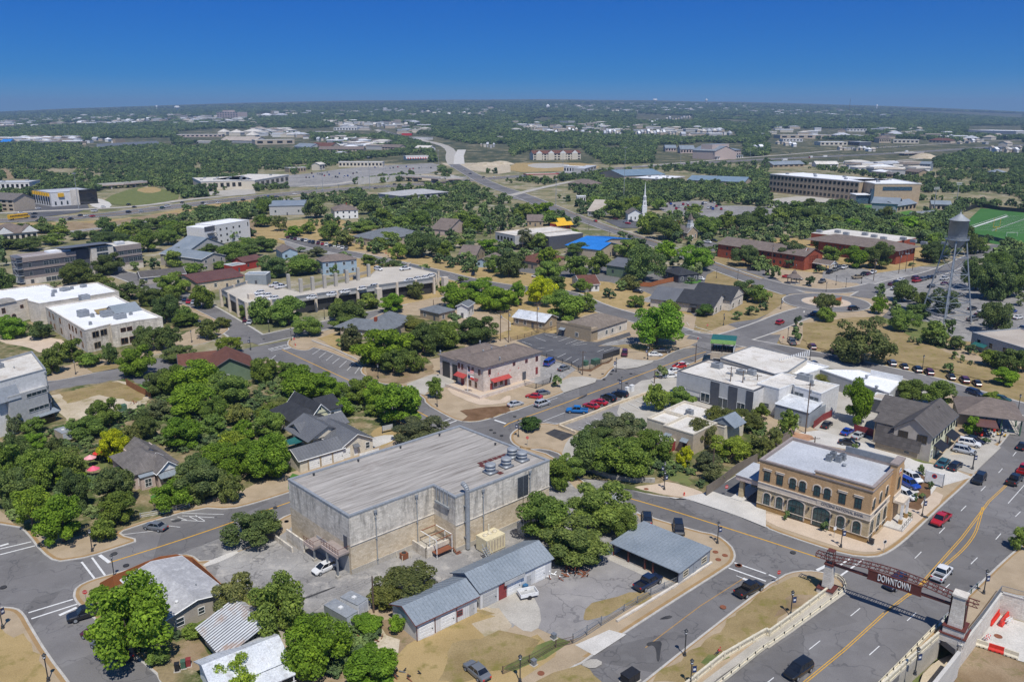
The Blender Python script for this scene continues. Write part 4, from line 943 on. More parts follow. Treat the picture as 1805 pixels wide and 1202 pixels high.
for z0,z1,o in((4.5,5.45,.10),(5.45,5.62,.2),(4.35,4.5,.2),(1.1,1.22,.12)):
 m.box(-.01,L+o,-o,-.003,z0,z1,'stone_trim');m.box(L+.003,L+o,-.0,D-4.25,z0,z1,'stone_trim');m.box(L+.76,L+.76+o,D-4.3,D,z0,z1,'stone_trim')if z0>2 else None
m.box(L*.55,L+.16,-.16,-.11,4.45,5.5,'stone_trim')
F_,R_=((0,0),(L,0)),((L,0),(L,D))
def surround(b,P,Q,t,z,w_,h_,arch,mat='stone_trim',k=.2,dep=.1):
 P,Q=Vector(P),Vector(Q);d=Q-P;a=math.atan2(d.y,d.x);p=P+d*t;d.normalize();n=Vector((d.y,-d.x));N=10;m=MB()
 def o(a_,h2):
  r=a_*arch;s_=h2-r
  return[(a_,0)]+[(a_*math.cos(j*math.pi/N),s_+r*math.sin(j*math.pi/N))for j in range(N+1)]+[(-a_,0)]
 i_,u=o(w_/2+.1,h_+.1),o(w_/2+.1+k,h_+.1+k)
 for j in range(len(i_)-1):
  m.face([(i_[j][0],-dep,i_[j][1]),(u[j][0],-dep,u[j][1]),(u[j+1][0],-dep,u[j+1][1]),(i_[j+1][0],-dep,i_[j+1][1])][::-1],mat)
  m.face([(u[j][0],0,u[j][1]),(u[j+1][0],0,u[j+1][1]),(u[j+1][0],-dep,u[j+1][1]),(u[j][0],-dep,u[j][1])],mat)
 b.place('arch_surround',m.mesh('arch_surround'),p+n*.004,a,z)
for t,ar in((.08,0),(.2,0),(.32,.7),(.41,.7),(.54,.7),(.63,.7),(.76,0),(.895,0)):
 b.ew(*F_,[(t,6.2,1.05,1.9,ar,(2,2))],glass='glass_green',frame='dark_metal')
 if ar:surround(b,*F_,t,7.0,1.05,1.15,.75,k=.22)
 else:m=MB();m.box(-.8,.8,-.14,-.003,0,.35,'stone_trim');m.box(-.9,.9,-.18,-.003,.35,.45,'stone_trim');b.place('lintel',m.mesh('lintel'),(L*t,0),0,8.2)
for t,w_,h_,z,ar in((.095,1.1,2.4,1.2,.9),(.215,1.1,2.4,1.2,.9),(.37,2.9,3.7,.35,.5),(.6,2.9,3.7,.35,.5),(.77,1.2,2.4,1.2,.9),(.905,1.2,2.4,1.2,.9)):
 b.ew(*F_,[(t,z,w_,h_,ar,(4 if w_>2 else 2,3))],glass='glass_green',frame='dark_metal');surround(b,*F_,t,z,w_,h_,ar,k=.22)
for t in(.09,.33,.56):b.ew(*R_,[(t,6.2,1.0,1.9,.7,(2,2))],glass='glass_green',frame='dark_metal');surround(b,*R_,t,7.0,1.0,1.15,.75)
for t in(.1,.34,.58):b.ew(*R_,[(t,.5,1.5,3.4,.7,(2,3))],glass='glass_green',frame='dark_metal');surround(b,*R_,t,.5,1.5,3.4,.7)
b.ew((L+.76,D-4.2),(L+.76,D),[(.5,6.4,1.0,2.3,.8,(2,2))],glass='glass_green',frame='dark_metal')
for t in(.155,.275,.485,.69,.84):m=MB();m.box(-.1,.1,-.35,-.05,0,.5,'dark_metal');m.box(-.16,.16,-.4,-.02,.5,.56,'dark_metal');b.place('wall_lamp',m.mesh('wall_lamp'),(L*t,0),0,2.9)
def text(parent,name,body,size,loc,rot,mat,ext=.02,width=None,font_scale=1.0):
 cu=bpy.data.curves.new(name,'FONT');cu.body=body;cu.size=size;cu.extrude=ext;cu.align_x='CENTER';cu.align_y='CENTER';cu.offset=.004*size
 t=bpy.data.objects.new(name,cu);C.objects.link(t);bpy.context.view_layer.update()
 me=bpy.data.meshes.new_from_object(t.evaluated_get(bpy.context.evaluated_depsgraph_get()));bpy.data.objects.remove(t)
 me.materials.clear();me.materials.append(M(mat));o=bpy.data.objects.new(name,me);link(o);o.parent=parent;o.location=loc;o.rotation_euler=rot
 if width:
  xs=[v.co.x for v in me.vertices];k=width/(max(xs)-min(xs));o.scale=(k,1,1)
 return o
text(b.e,'lettering','CITIZENS NATIONAL BANK',.72,(L*.77,-.17,4.98),(math.pi/2,0,0),'dark_panel',.03,7.6)
text(b.e,'lettering','CITIZENS NATIONAL BANK',.6,(L+.125,D*.36,4.98),(math.pi/2,0,math.pi/2),'dark_panel',.03,6.6)
m=MB();N=24
m.prism([(.62*math.cos(i*6.2832/N),.62*math.sin(i*6.2832/N))for i in range(N)],0,.05,'white_paint')
for z0,y0,mt in((.055,.1,'blue_plastic'),(.055,-.5,'red_plastic')):m.prism([(.5*math.cos(i*math.pi/12),y0+.38*math.sin(i*math.pi/12))for i in range(13)],.04,z0,mt)
m.prism([(-.5,-.12),(.5,-.12),(.5,.02),(-.5,.02)],.04,.056,'white_paint')
o=m.build('emblem',b.e,loc=(L+.765,D-2.1,9.9));o.rotation_euler=(math.pi/2,0,math.pi/2)
for px in('960,215','1000,185','1050,225','1090,205'):u,v=b.l(T2(px),9.7)[0];b.unit(u,v,9.62,1.0,1.0,1.15,'galv_dark')
u,v=b.l(T2('1105,270'),9.7)[0];b.vent(u,v,9.6,.45,.55)
m=MB()
m.box(L+.8,L+2.6,D-4.1,D-.4,4.2,4.7,'stone_trim');m.box(L+2.2,L+2.6,D-4.1,D-3.7,0,4.2,'white_paint');m.box(L+2.2,L+2.6,D-.8,D-.4,0,4.2,'white_paint')
m.box(L+2.1,L+2.7,D-4.2,D-3.6,0,1.2,'bank_stone_base');m.box(L+2.1,L+2.7,D-.9,D-.3,0,1.2,'bank_stone_base');m.build('porch',b.e)
m=MB();m.box(L+.2,L+3.6,D-6.5,D-.2,0,.35,'concrete_white')
for k in range(6):m.tube((L+3.5,D-6.5+k*1.25,.35),(L+3.5,D-6.5+k*1.25,1.35),.03,None,'dark_metal',5)
for z in(.8,1.35):m.tube((L+3.5,D-6.5,z),(L+3.5,D-.3,z),.03,None,'dark_metal',5)
m.build('ramp',b.e)
cp=b.l(T2('95,330 300,385 310,240 250,225'),4.6)
m=MB();m.box(-5.2,-.05,1.2,9.0,3.9,4.75,'stucco_pink',top='roof_grey');m.box(-5.3,-.05,1.1,9.1,4.75,4.95,'taupe_panel',top='roof_grey');m.build('canopy',b.e)
for v in(2.2,8.0):m=MB();m.obox((0,0),.5,.5,0,3.9,0,'bank_stone',.75);m.box(-.7,.7,-.7,.7,-.05,.25,'concrete_white');b.place('column',m.mesh('column'),(-4.2,v),0,0)
m=MB();m.box(-5.6,-3.0,.2,10,-.1,.16,'concrete_white');m.build('drive_island',b.e)
b.done();BANK=b
b=Bd('fire_station','cream stone fire station with a grey shingle hip roof, red awnings and open engine bays','fire station',T4('480,450')[0],T4('875,580')[0],7.4,.13)
L=b.L;D=b.l(T4('1620,310'),7.4)[0][1]
b.block(0,L,0,D,7.4,'limestone_pink');b.hip(0,L,0,D,7.4,2.1,'shingle_taupe',.6,trim='dark_panel')
g0=b.l(T4('100,415'),6.2)[0][0]
b.block(g0,-.003,1.5,D-3,6.2,'limestone_pink');b.hip(g0,3.5,1.5,D-3,6.2,2.6,'shingle_taupe',.6,trim='dark_panel')
F_,R_=((0,0),(L,0)),((L,0),(L,D));Gf=((g0,1.5),(0,1.5));gl=-g0
for t in(.3,.76):
 m=MB();w_=gl*.17;m.box(-w_,w_,-.06,0,0,4.7,'dark_metal');m.box(-w_-.15,w_+.15,-.09,-.06,4.7,4.9,'stone_trim')
 b.place('engine_bay',m.mesh('engine_bay'),(g0+gl*t,1.5),0,.05)
for t in(.07,.2,.45,.6,.85):b.ew(*F_,[(t,5.0,.7,1.3)],frame='dark_red',glass='glass_dark')
for t in(.5,.72):b.ew(*F_,[(t,.9,.75,1.5)],frame='cedar_brown',glass='glass_dark')
b.door(*F_,.2,1.3,2.6,'dark_red')
for t,z in((.1,5.0),(.52,5.6),(.74,5.4),(.93,5.0)):b.ew(*R_,[(t,z,.8,1.3 if t in(.1,.93)else.8)],frame='dark_red',glass='glass_dark')
for t in(.2,.3):b.ew(*R_,[(t,1.0,.8,1.4)],frame='cedar_brown',glass='glass_dark')
b.door(*R_,.13,.95,2.2,'dark_red');b.door(*R_,.38,.95,2.2,'dark_red');b.door(*R_,.7,1.4,2.8,'dark_panel');b.door(*R_,.93,.9,2.1,'dark_red',z=1.0)
def awning(b,P,Q,t,w_,z,d_,rise,mat,name='awning',th=.1,side=None):
 P,Q=Vector(P),Vector(Q);d=Q-P;a=math.atan2(d.y,d.x);p=P+d*t;m=MB()
 q=[(-w_/2,-d_,0),(w_/2,-d_,0),(w_/2,-.01,rise),(-w_/2,-.01,rise)];m.face(q,mat);m.face([(x,y,z_-th)for x,y,z_ in q][::-1],mat)
 for i in range(4):j=(i+1)%4;m.face([(q[i][0],q[i][1],q[i][2]-th),(q[j][0],q[j][1],q[j][2]-th),q[j],q[i]],mat)
 n=int(w_/.45)
 for k in range(n+1):x=-w_/2+w_*k/n;m.box(x-.02,x+.02,-d_,-d_+.05,0,.06,mat)
 b.place(name,m.mesh(name),p,a,z)
awning(b,*F_,.2,4.4,3.0,1.6,.7,'red_roof');awning(b,*R_,.27,7.0,2.8,1.5,.7,'red_roof')
for t in(.1,.25,.45,.6):m=MB();m.box(-.12,.12,-.06,0,0,.25,'red_plastic');b.place('wall_light',m.mesh('wall_light'),(L,D*t),math.pi/2,4.3)
text(b.e,'lettering','ROUND ROCK',.5,(L*.66,-.03,3.35),(math.pi/2,0,0),'red_paint',.02,3.4);text(b.e,'lettering','FIRE DEPT',.5,(L*.66,-.03,2.8),(math.pi/2,0,0),'red_paint',.02,2.8)
for px in('1000,285','1105,330','1215,260','1325,300','1125,440','875,330','225,340','825,190'):u,v=b.l(T4(px),8.6)[0];b.vent(u,v,7.9,.3,1.1)
m=MB();m.box(-.5,L+3.2,-4.2,-4.0,-.05,.9,'limestone_pink',top='concrete_white');m.box(L+3.0,L+3.2,-4.0,D*.75,-.05,.9,'limestone_pink',top='concrete_white');m.box(-.5,L+3,-4.0,-.02,0,.35,'paving_pale');m.box(L+.02,L+3,-.02,D*.75,0,.36,'paving_pale')
m.build('terrace',b.e);b.done();FIRE=b
# HOUSES AND BUILDINGS OF THE TOWN
def one(t,s):return t(s)[0]
b=Bd('house','grey sided house with a low white-grey roof inside a rust-coloured board fence','house',one(A1,'655,662'),one(A1,'880,865'),2.9,.14)
L,D=b.L,9.2
b.block(0,L,0,D,2.9,'siding_grey');b.gable(0,L,0,D,2.9,1.0,'u','roof_greyhouse','siding_grey',.45,trim='white_paint')
R_=b.edge('R',0,L,0,D);b.ew(*R_,[(.2,.8,1.1,1.2),(.56,1.2,.9,1.0),(.9,1.2,.8,1.0)]);F_=b.edge('F',0,L,0,D);b.ew(*F_,[(.3,1,1.4,1.1),(.8,1,1.4,1.1)]);b.door(*F_,.55,.95,2.0,'white_paint')
for u,v in((4,3),(6.5,3.2),(10.5,2.2),(13,4.4),(11,6.5)):b.vent(u,v,3.55,.14,.5,mat='galv')
b.vent(13.2,2.4,3.45,.3,.45,'roof_vent','white_paint');b.done()
fence('board_fence','rust-coloured tight board fence round the grey house on the street corner',A1('538,735 600,700 770,625 850,595 935,583 1020,600 1110,680 1175,745'),1.9,'slat_cedar',.14,top='cedar')
b=Bd('house','small house with a striped corrugated steel roof, rusty at its lower left corner','house',one(A1,'1042,915'),one(A1,'1178,1068'),2.7,.14)
L,D=b.L,9.0;b.block(.6,L,.6,D,2.7,'stucco_cream');b.shed(0,L,0,D*.62,2.6,4.7,'corrugated',ov=.3);b.shed(0,L,D*.62+.3,D,4.7,3.0,'corrugated',ov=.0)
F_=((0,.6),(L,.6));b.row(*F_,4,.8,1.1,1.2);b.done()
b=Bd('house','white weathered sheet-metal roofed house with a porch, half hidden by trees at the bottom edge','house',one(A1,'1075,1112'),one(A2,'112,962'),4.3,.14)
L=b.L;b.block(.3,L-.3,-3.4,3.6,2.7,'white_paint');b.gable(0,L,-3.6,3.6,2.7,1.6,'u','metal_roof_white','white_paint',.3,rib=.62)
b.shed(.5,L-.2,-6.2,-4.05,2.0,2.45,'metal_roof_white',ov=.1,rib=.6)
for t in(.05,.3,.55,.8,.97):m=MB();m.box(-.07,.07,-.07,.07,0,2.0,'white_paint');b.place('porch_post',m.mesh('porch_post'),(L*t,-6.0),0,0)
m=MB();m.box(.5,L,-6.05,-6.0,.9,.98,'white_paint');m.box(.5,L,-6.05,-6.0,.2,.28,'white_paint');[m.box(x*.25+.5,x*.25+.54,-6.04,-6.01,.28,.9,'white_paint')for x in range(int((L-.6)/.25))];m.build('porch_rail',b.e)
b.ew((.3,-3.4),(L-.3,-3.4),[(.2,.8,1,1.3),(.75,.8,1,1.3)]);b.door((.3,-3.4),(L-.3,-3.4),.5,.9,2,'dark_panel');b.done()
b=Bd('house','pale pink house with a grey shingle roof and bay window, near pink parasols','house',one(B1,'790,1022'),one(B1,'945,1150'),3.3,.14)
L=b.L;D=b.l(B1('1275,1085'),3.3)[0][1]
b.block(0,L,0,D,3.3,'stucco_pink');b.hip(0,L,0,D,3.3,2.4,'shingle_grey',.5)
b.block(L-.2,L+2.2,D*.45,D-.3,3.3,'stucco_pink');b.gable(L-3.2,L+2.3,D*.45,D-.3,3.3,1.9,'u','shingle_grey','white_paint',.4,trim='white_paint')
b.block(-2,4,D*.35,D,3.6,'stucco_pink');b.gable(-2.2,6,D*.4,D*.95,3.6,1.9,'u','shingle_grey','white_paint',.3)
b.shed(L+2.35,L+4,D*.45,D-.3,2.9,2.4,'metal_roof','u',.1,rib=.6);b.ew((L+2.2,D*.45),(L+2.2,D-.3),[(.3,.9,.9,1.4),(.7,.9,.9,1.4)]);b.ew((L,0),(L,D*.45),[(.3,.8,.8,1.6),(.75,.8,.8,1.6)])
b.block(L+.002,L+1.3,.8,3.6,2.8,'stucco_pink');b.shed(L+.1,L+1.5,.7,3.7,3.1,2.8,'metal_roof','u',.1);b.ew((L+1.3,.8),(L+1.3,3.6),[(.5,.6,1.2,1.6,0,(2,2))]);b.ew((0,0),(L,0),[(.3,.9,.9,1.3),(.7,.9,.9,1.3)])
b.door((L+2.2,D*.45),(L+2.2,D-.3),.5,.9,2.1,'dark_red');b.done()
b=Bd('house','cream house with a charcoal metal roof and a row of white garage doors','house',one(T5,'385,970'),one(T5,'1425,662'),2.9,.14)
L=b.L;ge=.56*L;D=6.4
b.block(0,ge,0,D,2.9,'stucco_cream');b.gable(0,ge+.3,0,D,2.9,1.5,'u','metal_roof_dark','dark_panel',.4,rib=.7,trim='white_paint')
b.block(ge,L,.3,D+7,2.9,'stucco_cream');b.gable(ge,L,.3,D+6,2.9,2.1,'v','metal_roof_dark','stucco_cream',.5,rib=.7,trim='white_paint')
b.block(ge*.75,L-1.5,D+2,D+12,3.1,'stucco_cream');b.gable(ge*.62,L-2.4,D+1.5,D+12,3.1,2.3,'v','metal_roof_dark','stucco_cream',.5,rib=.7);b.gable(ge*.7,L+.5,D+6,D+12,3.2,1.6,'u','metal_roof_dark','stucco_cream',.5,rib=.7)
F_=((0,0),(ge,0));F2=((ge,.3),(L,.3))
for t in(.33,.62,.9):b.door(*F_,t,2.5,2.2,'white_paint','garage_door',panels=5)
b.door(*F2,.14,2.0,2.2,'white_paint','garage_door',panels=5);b.door(*F2,.44,.95,2.1,'white_paint');b.ew(*F2,[(.83,.9,.95,1.4)]);awning(b,*F2,.44,1.5,2.3,1.0,.5,'metal_roof_dark')
for t in(.19,.475,.765):m=MB();m.box(-.13,.13,-.12,0,0,2.7,'stucco_tan');b.place('pillar',m.mesh('pillar'),(ge*t,0),0,0)
m=MB();m.box(ge+3.4,L+.4,-1.6,-1.5,0,.9,'white_paint');m.build('ramp_rail',b.e);b.done()
b=Bd('house','pale yellow gabled house with a charcoal shingle roof behind the cream house','house',one(T5,'320,455'),one(T5,'600,380'),3.4,.14)
L=b.L;b.block(0,L,0,9,3.4,'stucco_cream');b.hip(0,L+2,0,12,3.4,2.8,'shingle_black',.5)
b.block(L,L+4,.8,12,4.2,'pale_yellow');b.gable(L-.1,L+4.1,.6,13,4.2,2.2,'v','shingle_black','pale_yellow',.4,trim='white_paint');b.ew((L,.8),(L+4,.8),[(.4,1.2,.9,2.0)]);b.ew((L,.6),(L+4,.6),[(.5,5.0,.4,.5)],fr=False)
b.block(L+4,L+9,3,12,3.6,'white_paint');b.gable(L+4,L+9,2.8,12,3.6,2.0,'u','shingle_black','white_paint',.4);b.row((0,0),(L,0),3,1,.8,1.5);b.ew((L+4,3),(L+9,3),[(.5,1,.9,1.6)]);b.done()
for lab,A_,B_,C_ in(('dark green shade sail, the larger one over the yard beside the cream house','385,605','765,578','610,510'),('dark green shade sail, the smaller one left of the other over the yard','140,690','460,690','345,625')):
 a,c,d=[G(*one(T5,q),2.6)for q in(A_,B_,C_)];f4=G(*one(T5,'490,690' if '385' in A_ else '220,760'),2.6);e=empty('shade_sail',(a.x,a.y,.14),0,lab,'shade sail')
 m=MB();N=8;P4=[d,c,f4,a]
 for i in range(N):
  for j in range(N):
   def pt(s_,t_):
    p=(P4[0]*(1-s_)+P4[1]*s_)*(1-t_)+(P4[3]*(1-s_)+P4[2]*s_)*t_;dip=-.9*(s_*(1-s_)+t_*(1-t_))
    return(p.x-a.x,p.y-a.y,2.5+dip)
   m.face([pt(i/N,j/N),pt((i+1)/N,j/N),pt((i+1)/N,(j+1)/N),pt(i/N,(j+1)/N)],'green_canvas')
 m.build('canopy',e,True);m=MB()
 for q in P4:m=MB();m.tube((q.x-a.x,q.y-a.y,0),(q.x-a.x,q.y-a.y,2.6),.05,None,'dark_metal',6);m.build('pole',e)
b=Bd('office_building','tall plain white building with narrow grey windows at the left edge','building',one(B1,'-260,560'),one(B1,'322,400'),13.4)
L=b.L;pts=[(0,0),(L,0)]+b.l(B1('225,275 -300,420'),13.4)
b.poly(pts,13.4,'stucco_white','roof_cream',par=.5,cap='galv');F_=pts[0],pts[1]
b.block(L*.45,L-1.2,-1.2,-.002,9.5,'stucco_grey');b.ew((L*.6,-1.2),(L-1.2,-1.2),[(.6,8,5,.8,0,(4,1)),(.6,4.2,5,.8,0,(4,1))],frame='stucco_grey');b.shed(L*.3,L*.6,-1.3,0,8.6,11.6,'galv','v',.1)
b.ew(*F_,[(.92,8.2,3.2,.8,0,(4,1)),(.92,4.8,3.2,.8,0,(4,1))],frame='stucco_grey');b.shed(L*.72,L+.5,-2.4,0,2.6,3.0,'metal_roof','v',.1);b.p('entrance').box(L*.78,L-.3,-1.3,-1.21,0,2.3,'glass_dark')
for t in(.02,.985):downspout(b,*F_,t,12.4)
b.unit(*b.l(B1('5,390'),13)[0],12.9,1.2,1.2,1.1);b.vent(*b.l(B1('100,395'),13)[0],12.9);b.vent(*b.l(B1('5,370'),13)[0],12.9,.2,1.8);b.done()
LB=C1('320,765 600,932 780,887 783,897 985,860 1148,840 1020,785 885,722 815,685')
b=Bd('stone_office','two-storey grey limestone building with bright white roof, rust-framed windows and rooftop plant','building',LB[1],LB[3],7.7,.12)
pts=b.l(LB,7.7);b.poly(pts,7.8,'limestone_grey','roof_white',par=.5,cap='limestone_white',t=.4)
P1,P2,P3,P4,P5=pts[0],pts[1],pts[2],pts[4],pts[5]
b.ew(P1,P2,[(t,z,1.3,1.8)for t in(.1,.2,.38,.62,.7,.78,.9)for z in(1.2,4.8)],frame='cedar_brown',glass='glass_dark')
b.ew(P2,P3,[(.38,4.6,2.3,1.9,0,(2,1)),(.7,4.6,2.3,1.9,0,(2,1)),(.4,1.0,2.3,1.9,0,(2,1))],frame='stucco_tan',glass='glass_dark')
b.ew(pts[3],P4,[(.4,4.9,1.6,1.2),(.62,4.9,1.6,1.2),(.4,.8,2.2,1.9,0,(2,1)),(.7,.8,2.2,1.9)],frame='cedar_brown',glass='glass_dark');b.ew(P4,P5,[(.25,1,1.6,1.6),(.6,1,1.6,1.6)],frame='cedar_brown',glass='glass_dark')
for px,w_,d_,h_ in(('600,720',3.2,2.6,2.2),('590,830',3.2,2.6,2.2),('755,830',3.4,2.6,2.0),('850,845',3.4,2.6,1.6),('655,835',1,1,1.2),('640,890',.8,.8,1),('925,820',1,.8,1)):b.unit(*b.l(C1(px),7.4)[0],7.32,w_,d_,h_,'galv',1 if w_<2 else 2)
q=b.l(C1('790,790 1010,735 990,700 820,735'),8.5)[0];m=MB();b.gable(q[0],q[0]+9,q[1]-3,q[1]+6,7.4,2.3,'u','metal_roof','stucco_grey',.2);q=b.l(C1('690,810'),8)[0];b.shed(q[0],q[0]+6,q[1],q[1]+2.5,7.6,8.6,'dry_grass',ov=.05,part='skylight');b.done()
SC=C1('-260,800 188,708 195,722 275,742 840,655 690,590 385,628 320,603 -300,680')
b=Bd('school_building','wide limestone building with a bright white roof and a curved gable, behind the library lawn','building',SC[0],SC[1],8.0,.12)
pts=b.l(SC,8.0);b.poly(pts,8.0,'limestone_white','roof_white',par=.5,cap='limestone_grey',t=.4)
b.ew(pts[0],pts[1],[(.9,5,1.1,1.1),(.45,4.5,1.2,1.8),(.6,4.5,1.2,1.8),(.75,1,1.6,2.4,.8),(.55,1,1.6,2.4,.8)],glass='glass_dark',frame='cedar_brown');b.row(pts[3],pts[4],6,1.2,1.4,1.8,frame='cedar_brown',glass='glass_dark')
L=Vector(pts[1]).x;m=MB();m.prism([(4.5*math.cos(i*math.pi/10),2.0*math.sin(i*math.pi/10))for i in range(11)],0,.5,'limestone_white');o=m.build('curved_gable',b.e,loc=(L*.62,.1,8.0));o.rotation_euler=(math.pi/2,0,0)
for px,w_ in(('385,665',1.5),('375,690',1),('460,650',3),('510,640',1),('590,625',2)):b.unit(*b.l(C1(px),7.6)[0],7.5,w_,w_*.8,1.2)
b.done()
b=Bd('office_building','three-storey taupe and charcoal office with a pale stone stair tower under a tilted roof','office',one(C1,'157,425'),one(C1,'535,378'),12.0,.05)
L=b.L;D=13
for z0,z1,mt in((0,2.6,'limestone_white'),(2.6,3.7,'taupe_panel'),(3.7,6.6,'dark_panel'),(6.6,7.6,'taupe_panel'),(7.6,10.2,'dark_panel'),(10.2,12.2,'taupe_panel')):b.block(0,L,0 if mt!='dark_panel' else.25,D,z1,mt,z0)
for z in(.5,4.1,7.9):b.ew((0,.25 if z>1 else 0),(L,.25 if z>1 else 0),[(.12,z,1.3,1.6)]+[(t,z,2.0,1.7,0,(2,2))for t in(.42,.52,.62,.82,.92)],frame='galv')
m=b.p('roof');m.prism([(.4,.4),(L-.4,.4),(L-.4,D-.4),(.4,D-.4)],0,11.7,'roof_cream',sides=False);b.p('roof').box(.3,L-1,4,4.4,12.2,12.25,'roof_white');m.box(-.03,L+.03,-.03,.3,12.205,12.26,'roof_cream');m.box(L*.55,L-.8,3,8,12.22,13.2,'roof_white')
tl=b.l(C1('570,330 692,305'),13.5);u0=tl[0][0];u1=tl[1][0];b.block(u0,u1,-.8,D,13.2,'limestone_white');b.ew((u0,-.8),(u1,-.8),[(.5,z,5.2,1.9,0,(4,2))for z in(1,4.6,8.2,11.0)],frame='galv')
b.block(L+.003,u0-.003,1.5,D,12.6,'dark_panel');b.shed(L-5,u1+.3,-1.2,D,14.3,13.2,'metal_roof_dark',ov=.4)
R2=b.l(C1('862,292'),12.2)[0];ur=R2[0]
for z0,z1,mt in((0,2.6,'limestone_white'),(2.6,3.7,'taupe_panel'),(3.7,6.6,'dark_panel'),(6.6,7.6,'taupe_panel'),(7.6,9.6,'dark_panel'),(9.6,12.2,'taupe_panel')):b.block(u1+.003,ur,.5 if mt!='dark_panel' else.7,D,z1,mt,z0)
for z in(4.1,7.7):b.ew((u1,.7),(ur,.7),[(t,z,2.2,1.7,0,(2,2))for t in(.1,.3,.6,.75,.9)],frame='galv')
b.p('roof').prism([(u1+.4,.9),(ur-.4,.9),(ur-.4,D-.4),(u1+.4,D-.4)],0,12.25,'roof_cream',sides=True);b.unit(u1+6,5,12.25,4,3,1.4,'roof_white')
for k in range(4):
 m=MB();z=1+3*k;m.box(-2.4,0,.5,6,z,z+.15,'galv');m.tube((-2.4,.5,z),(-2.4,.5,z+3),.09,None,'galv_dark',5);m.tube((-2.4,6,z),(-2.4,6,z+3),.09,None,'galv_dark',5);m.tube((-2.3,.5,z),(-2.3,5.5,z+3),.08,None,'galv',5);m.tube((-2.4,.5,z+1.1),(0,.5,z+1.1),.05,None,'galv',5);b.place('stair_flight',m.mesh('stair_flight'),(0,0),0,0)
b.shed(-2.6,0,.3,6.2,12.4,12.8,'metal_roof_dark');b.done()
b=Bd('office_building','white three-storey block with an outside dark stair, trees in front','building',one(C1,'1525,188'),one(C1,'1762,150'),11.5,.05)
L=b.L;D=16;b.rect(0,L,0,D,11.5,'stucco_white','roof_white',cap='stucco_white');b.block(-8,-.003,1,D-1,10.6,'stucco_white');b.p('wall').box(-8.1,0,.9,1,8.4,11.2,'dark_panel');b.p('roof').box(-8,0,1,D-1,10.6,10.7,'roof_white')
b.ew((0,0),(L,0),[(t,z,1.3,1.1)for t in(.12,.3,.5,.68)for z in(1,4.5,8)],glass='glass_dark',frame='galv');b.ew((0,0),(L,0),[(.94,8,.7,2.2)],glass='glass_dark',frame='galv')
for k in range(3):m=MB();z=1+3*k;m.box(-6.5,-1,-1.6,.9,z,z+.12,'dark_metal');m.tube((-6.5,-1.6,z),(-1,-1.6,z+3),.1,None,'dark_metal',5);m.box(-6.5,-1,-1.62,-1.58,z+1,z+1.06,'dark_metal');b.place('stair_flight',m.mesh('stair_flight'),(0,0),0,0)
b.done()
house('house','tall taupe-sided house with a grey metal gable roof and white trimmed windows',one(C1,'1425,430'),one(C1,'1590,402'),one(C1,'1475,335'),6.0,'siding_grey','metal_roof',axis='v',rise=2.2,wins=(3,3),floors=2,near=True,rib=1).done()
house('pavilion','low open shelter with twin blue-grey metal roofs among oaks, left of the taupe house',one(C1,'1200,355'),one(C1,'1330,372'),one(C1,'1370,300'),3.2,'stucco_grey','metal_roof',wins=(0,0),dr=None,cat='pavilion').done()
house('house','stone-walled house with red siding and a brown metal roof beside the parking deck',one(C1,'1395,595'),one(C1,'1720,545'),one(C1,'1640,490'),4.4,'limestone','metal_roof_brown',wins=(4,1),near=True,rise=2.0,rib=1.2,trim='dark_red').done()
house('shed','small bright red shed with a pale metal roof behind the red-sided house',one(C1,'1640,475'),one(C1,'1735,460'),one(C1,'1735,440'),3.6,'red_siding','metal_roof',kind='flat',wins=(0,0),dr='F',cat='shed').done()
house('house','brown-roofed red house partly behind trees, right of the small red shed',one(C1,'1720,450'),one(C1,'1850,425'),one(C1,'1850,400'),4,'red_siding','metal_roof_brown',wins=(2,1)).done()
house('restaurant','single-storey charcoal-roofed restaurant with an umbrella and deck at its left end',one(C1,'1000,560'),one(C1,'1310,530'),one(C1,'1310,500'),3.2,'siding_grey','shingle_dark',wins=(5,1),near=True,cat='restaurant',rise=2.0).done()
house('shed','plain blue-grey metal shed behind the left end of the car park deck',one(C2,'-75,535'),one(C2,'75,535'),one(C2,'75,515'),5,'metal_wall','metal_roof',kind='flat',wins=(0,0),dr='F',cat='shed').done()
house('house','two-storey pale blue sided house with a brown-grey roof behind the car park deck',one(C2,'475,450'),one(C2,'715,430'),one(C2,'755,400'),6.4,'siding_blue','shingle_taupe','hip',wins=(4,3),floors=2,near=True,rise=2.6).done()
house('house','small pale blue gabled house among trees, left of the two-storey blue house',one(C2,'190,380'),one(C2,'298,372'),one(C2,'290,340'),4.4,'siding_blue','shingle_taupe','gable','v',wins=(2,1)).done()
house('office_building','low wide building with a grey shingle roof and a small dormer, beside the street',one(C2,'680,268'),one(C2,'868,296'),one(C2,'975,218'),4.2,'stucco_beige','shingle_blue','hip',wins=(5,4),near=True,rise=4.4,cat='office').done()
house('house','white two-storey house with a shallow brown roof and chimney among oaks',one(C2,'560,88'),one(C2,'725,82'),one(C2,'725,60'),6.0,'white_paint','shingle_taupe','hip',wins=(4,2),floors=2,chim=(.6,.5)).done()
house('office_building','grey flat-fronted building with a greenish metal roof and white tents beside it',one(C2,'98,55'),one(C2,'345,50'),one(C2,'310,12'),7.0,'stucco_grey','metal_roof',wins=(3,2),floors=1,rise=1.2,cat='building',dr='F').done()
house('house','beige bungalow with a taupe hip roof near the utility pole and tan lot',one(C2,'1240,215'),one(C2,'1365,225'),one(C2,'1350,180'),3.4,'stucco_pink','shingle_taupe','gable','u',wins=(3,2)).done()
house('house','upper of two bungalows by the street, with a plain taupe roof',one(C2,'1440,395'),one(C2,'1560,400'),one(C2,'1640,365'),3.2,'stucco_tan','shingle_taupe','gable','u',wins=(3,2)).done()
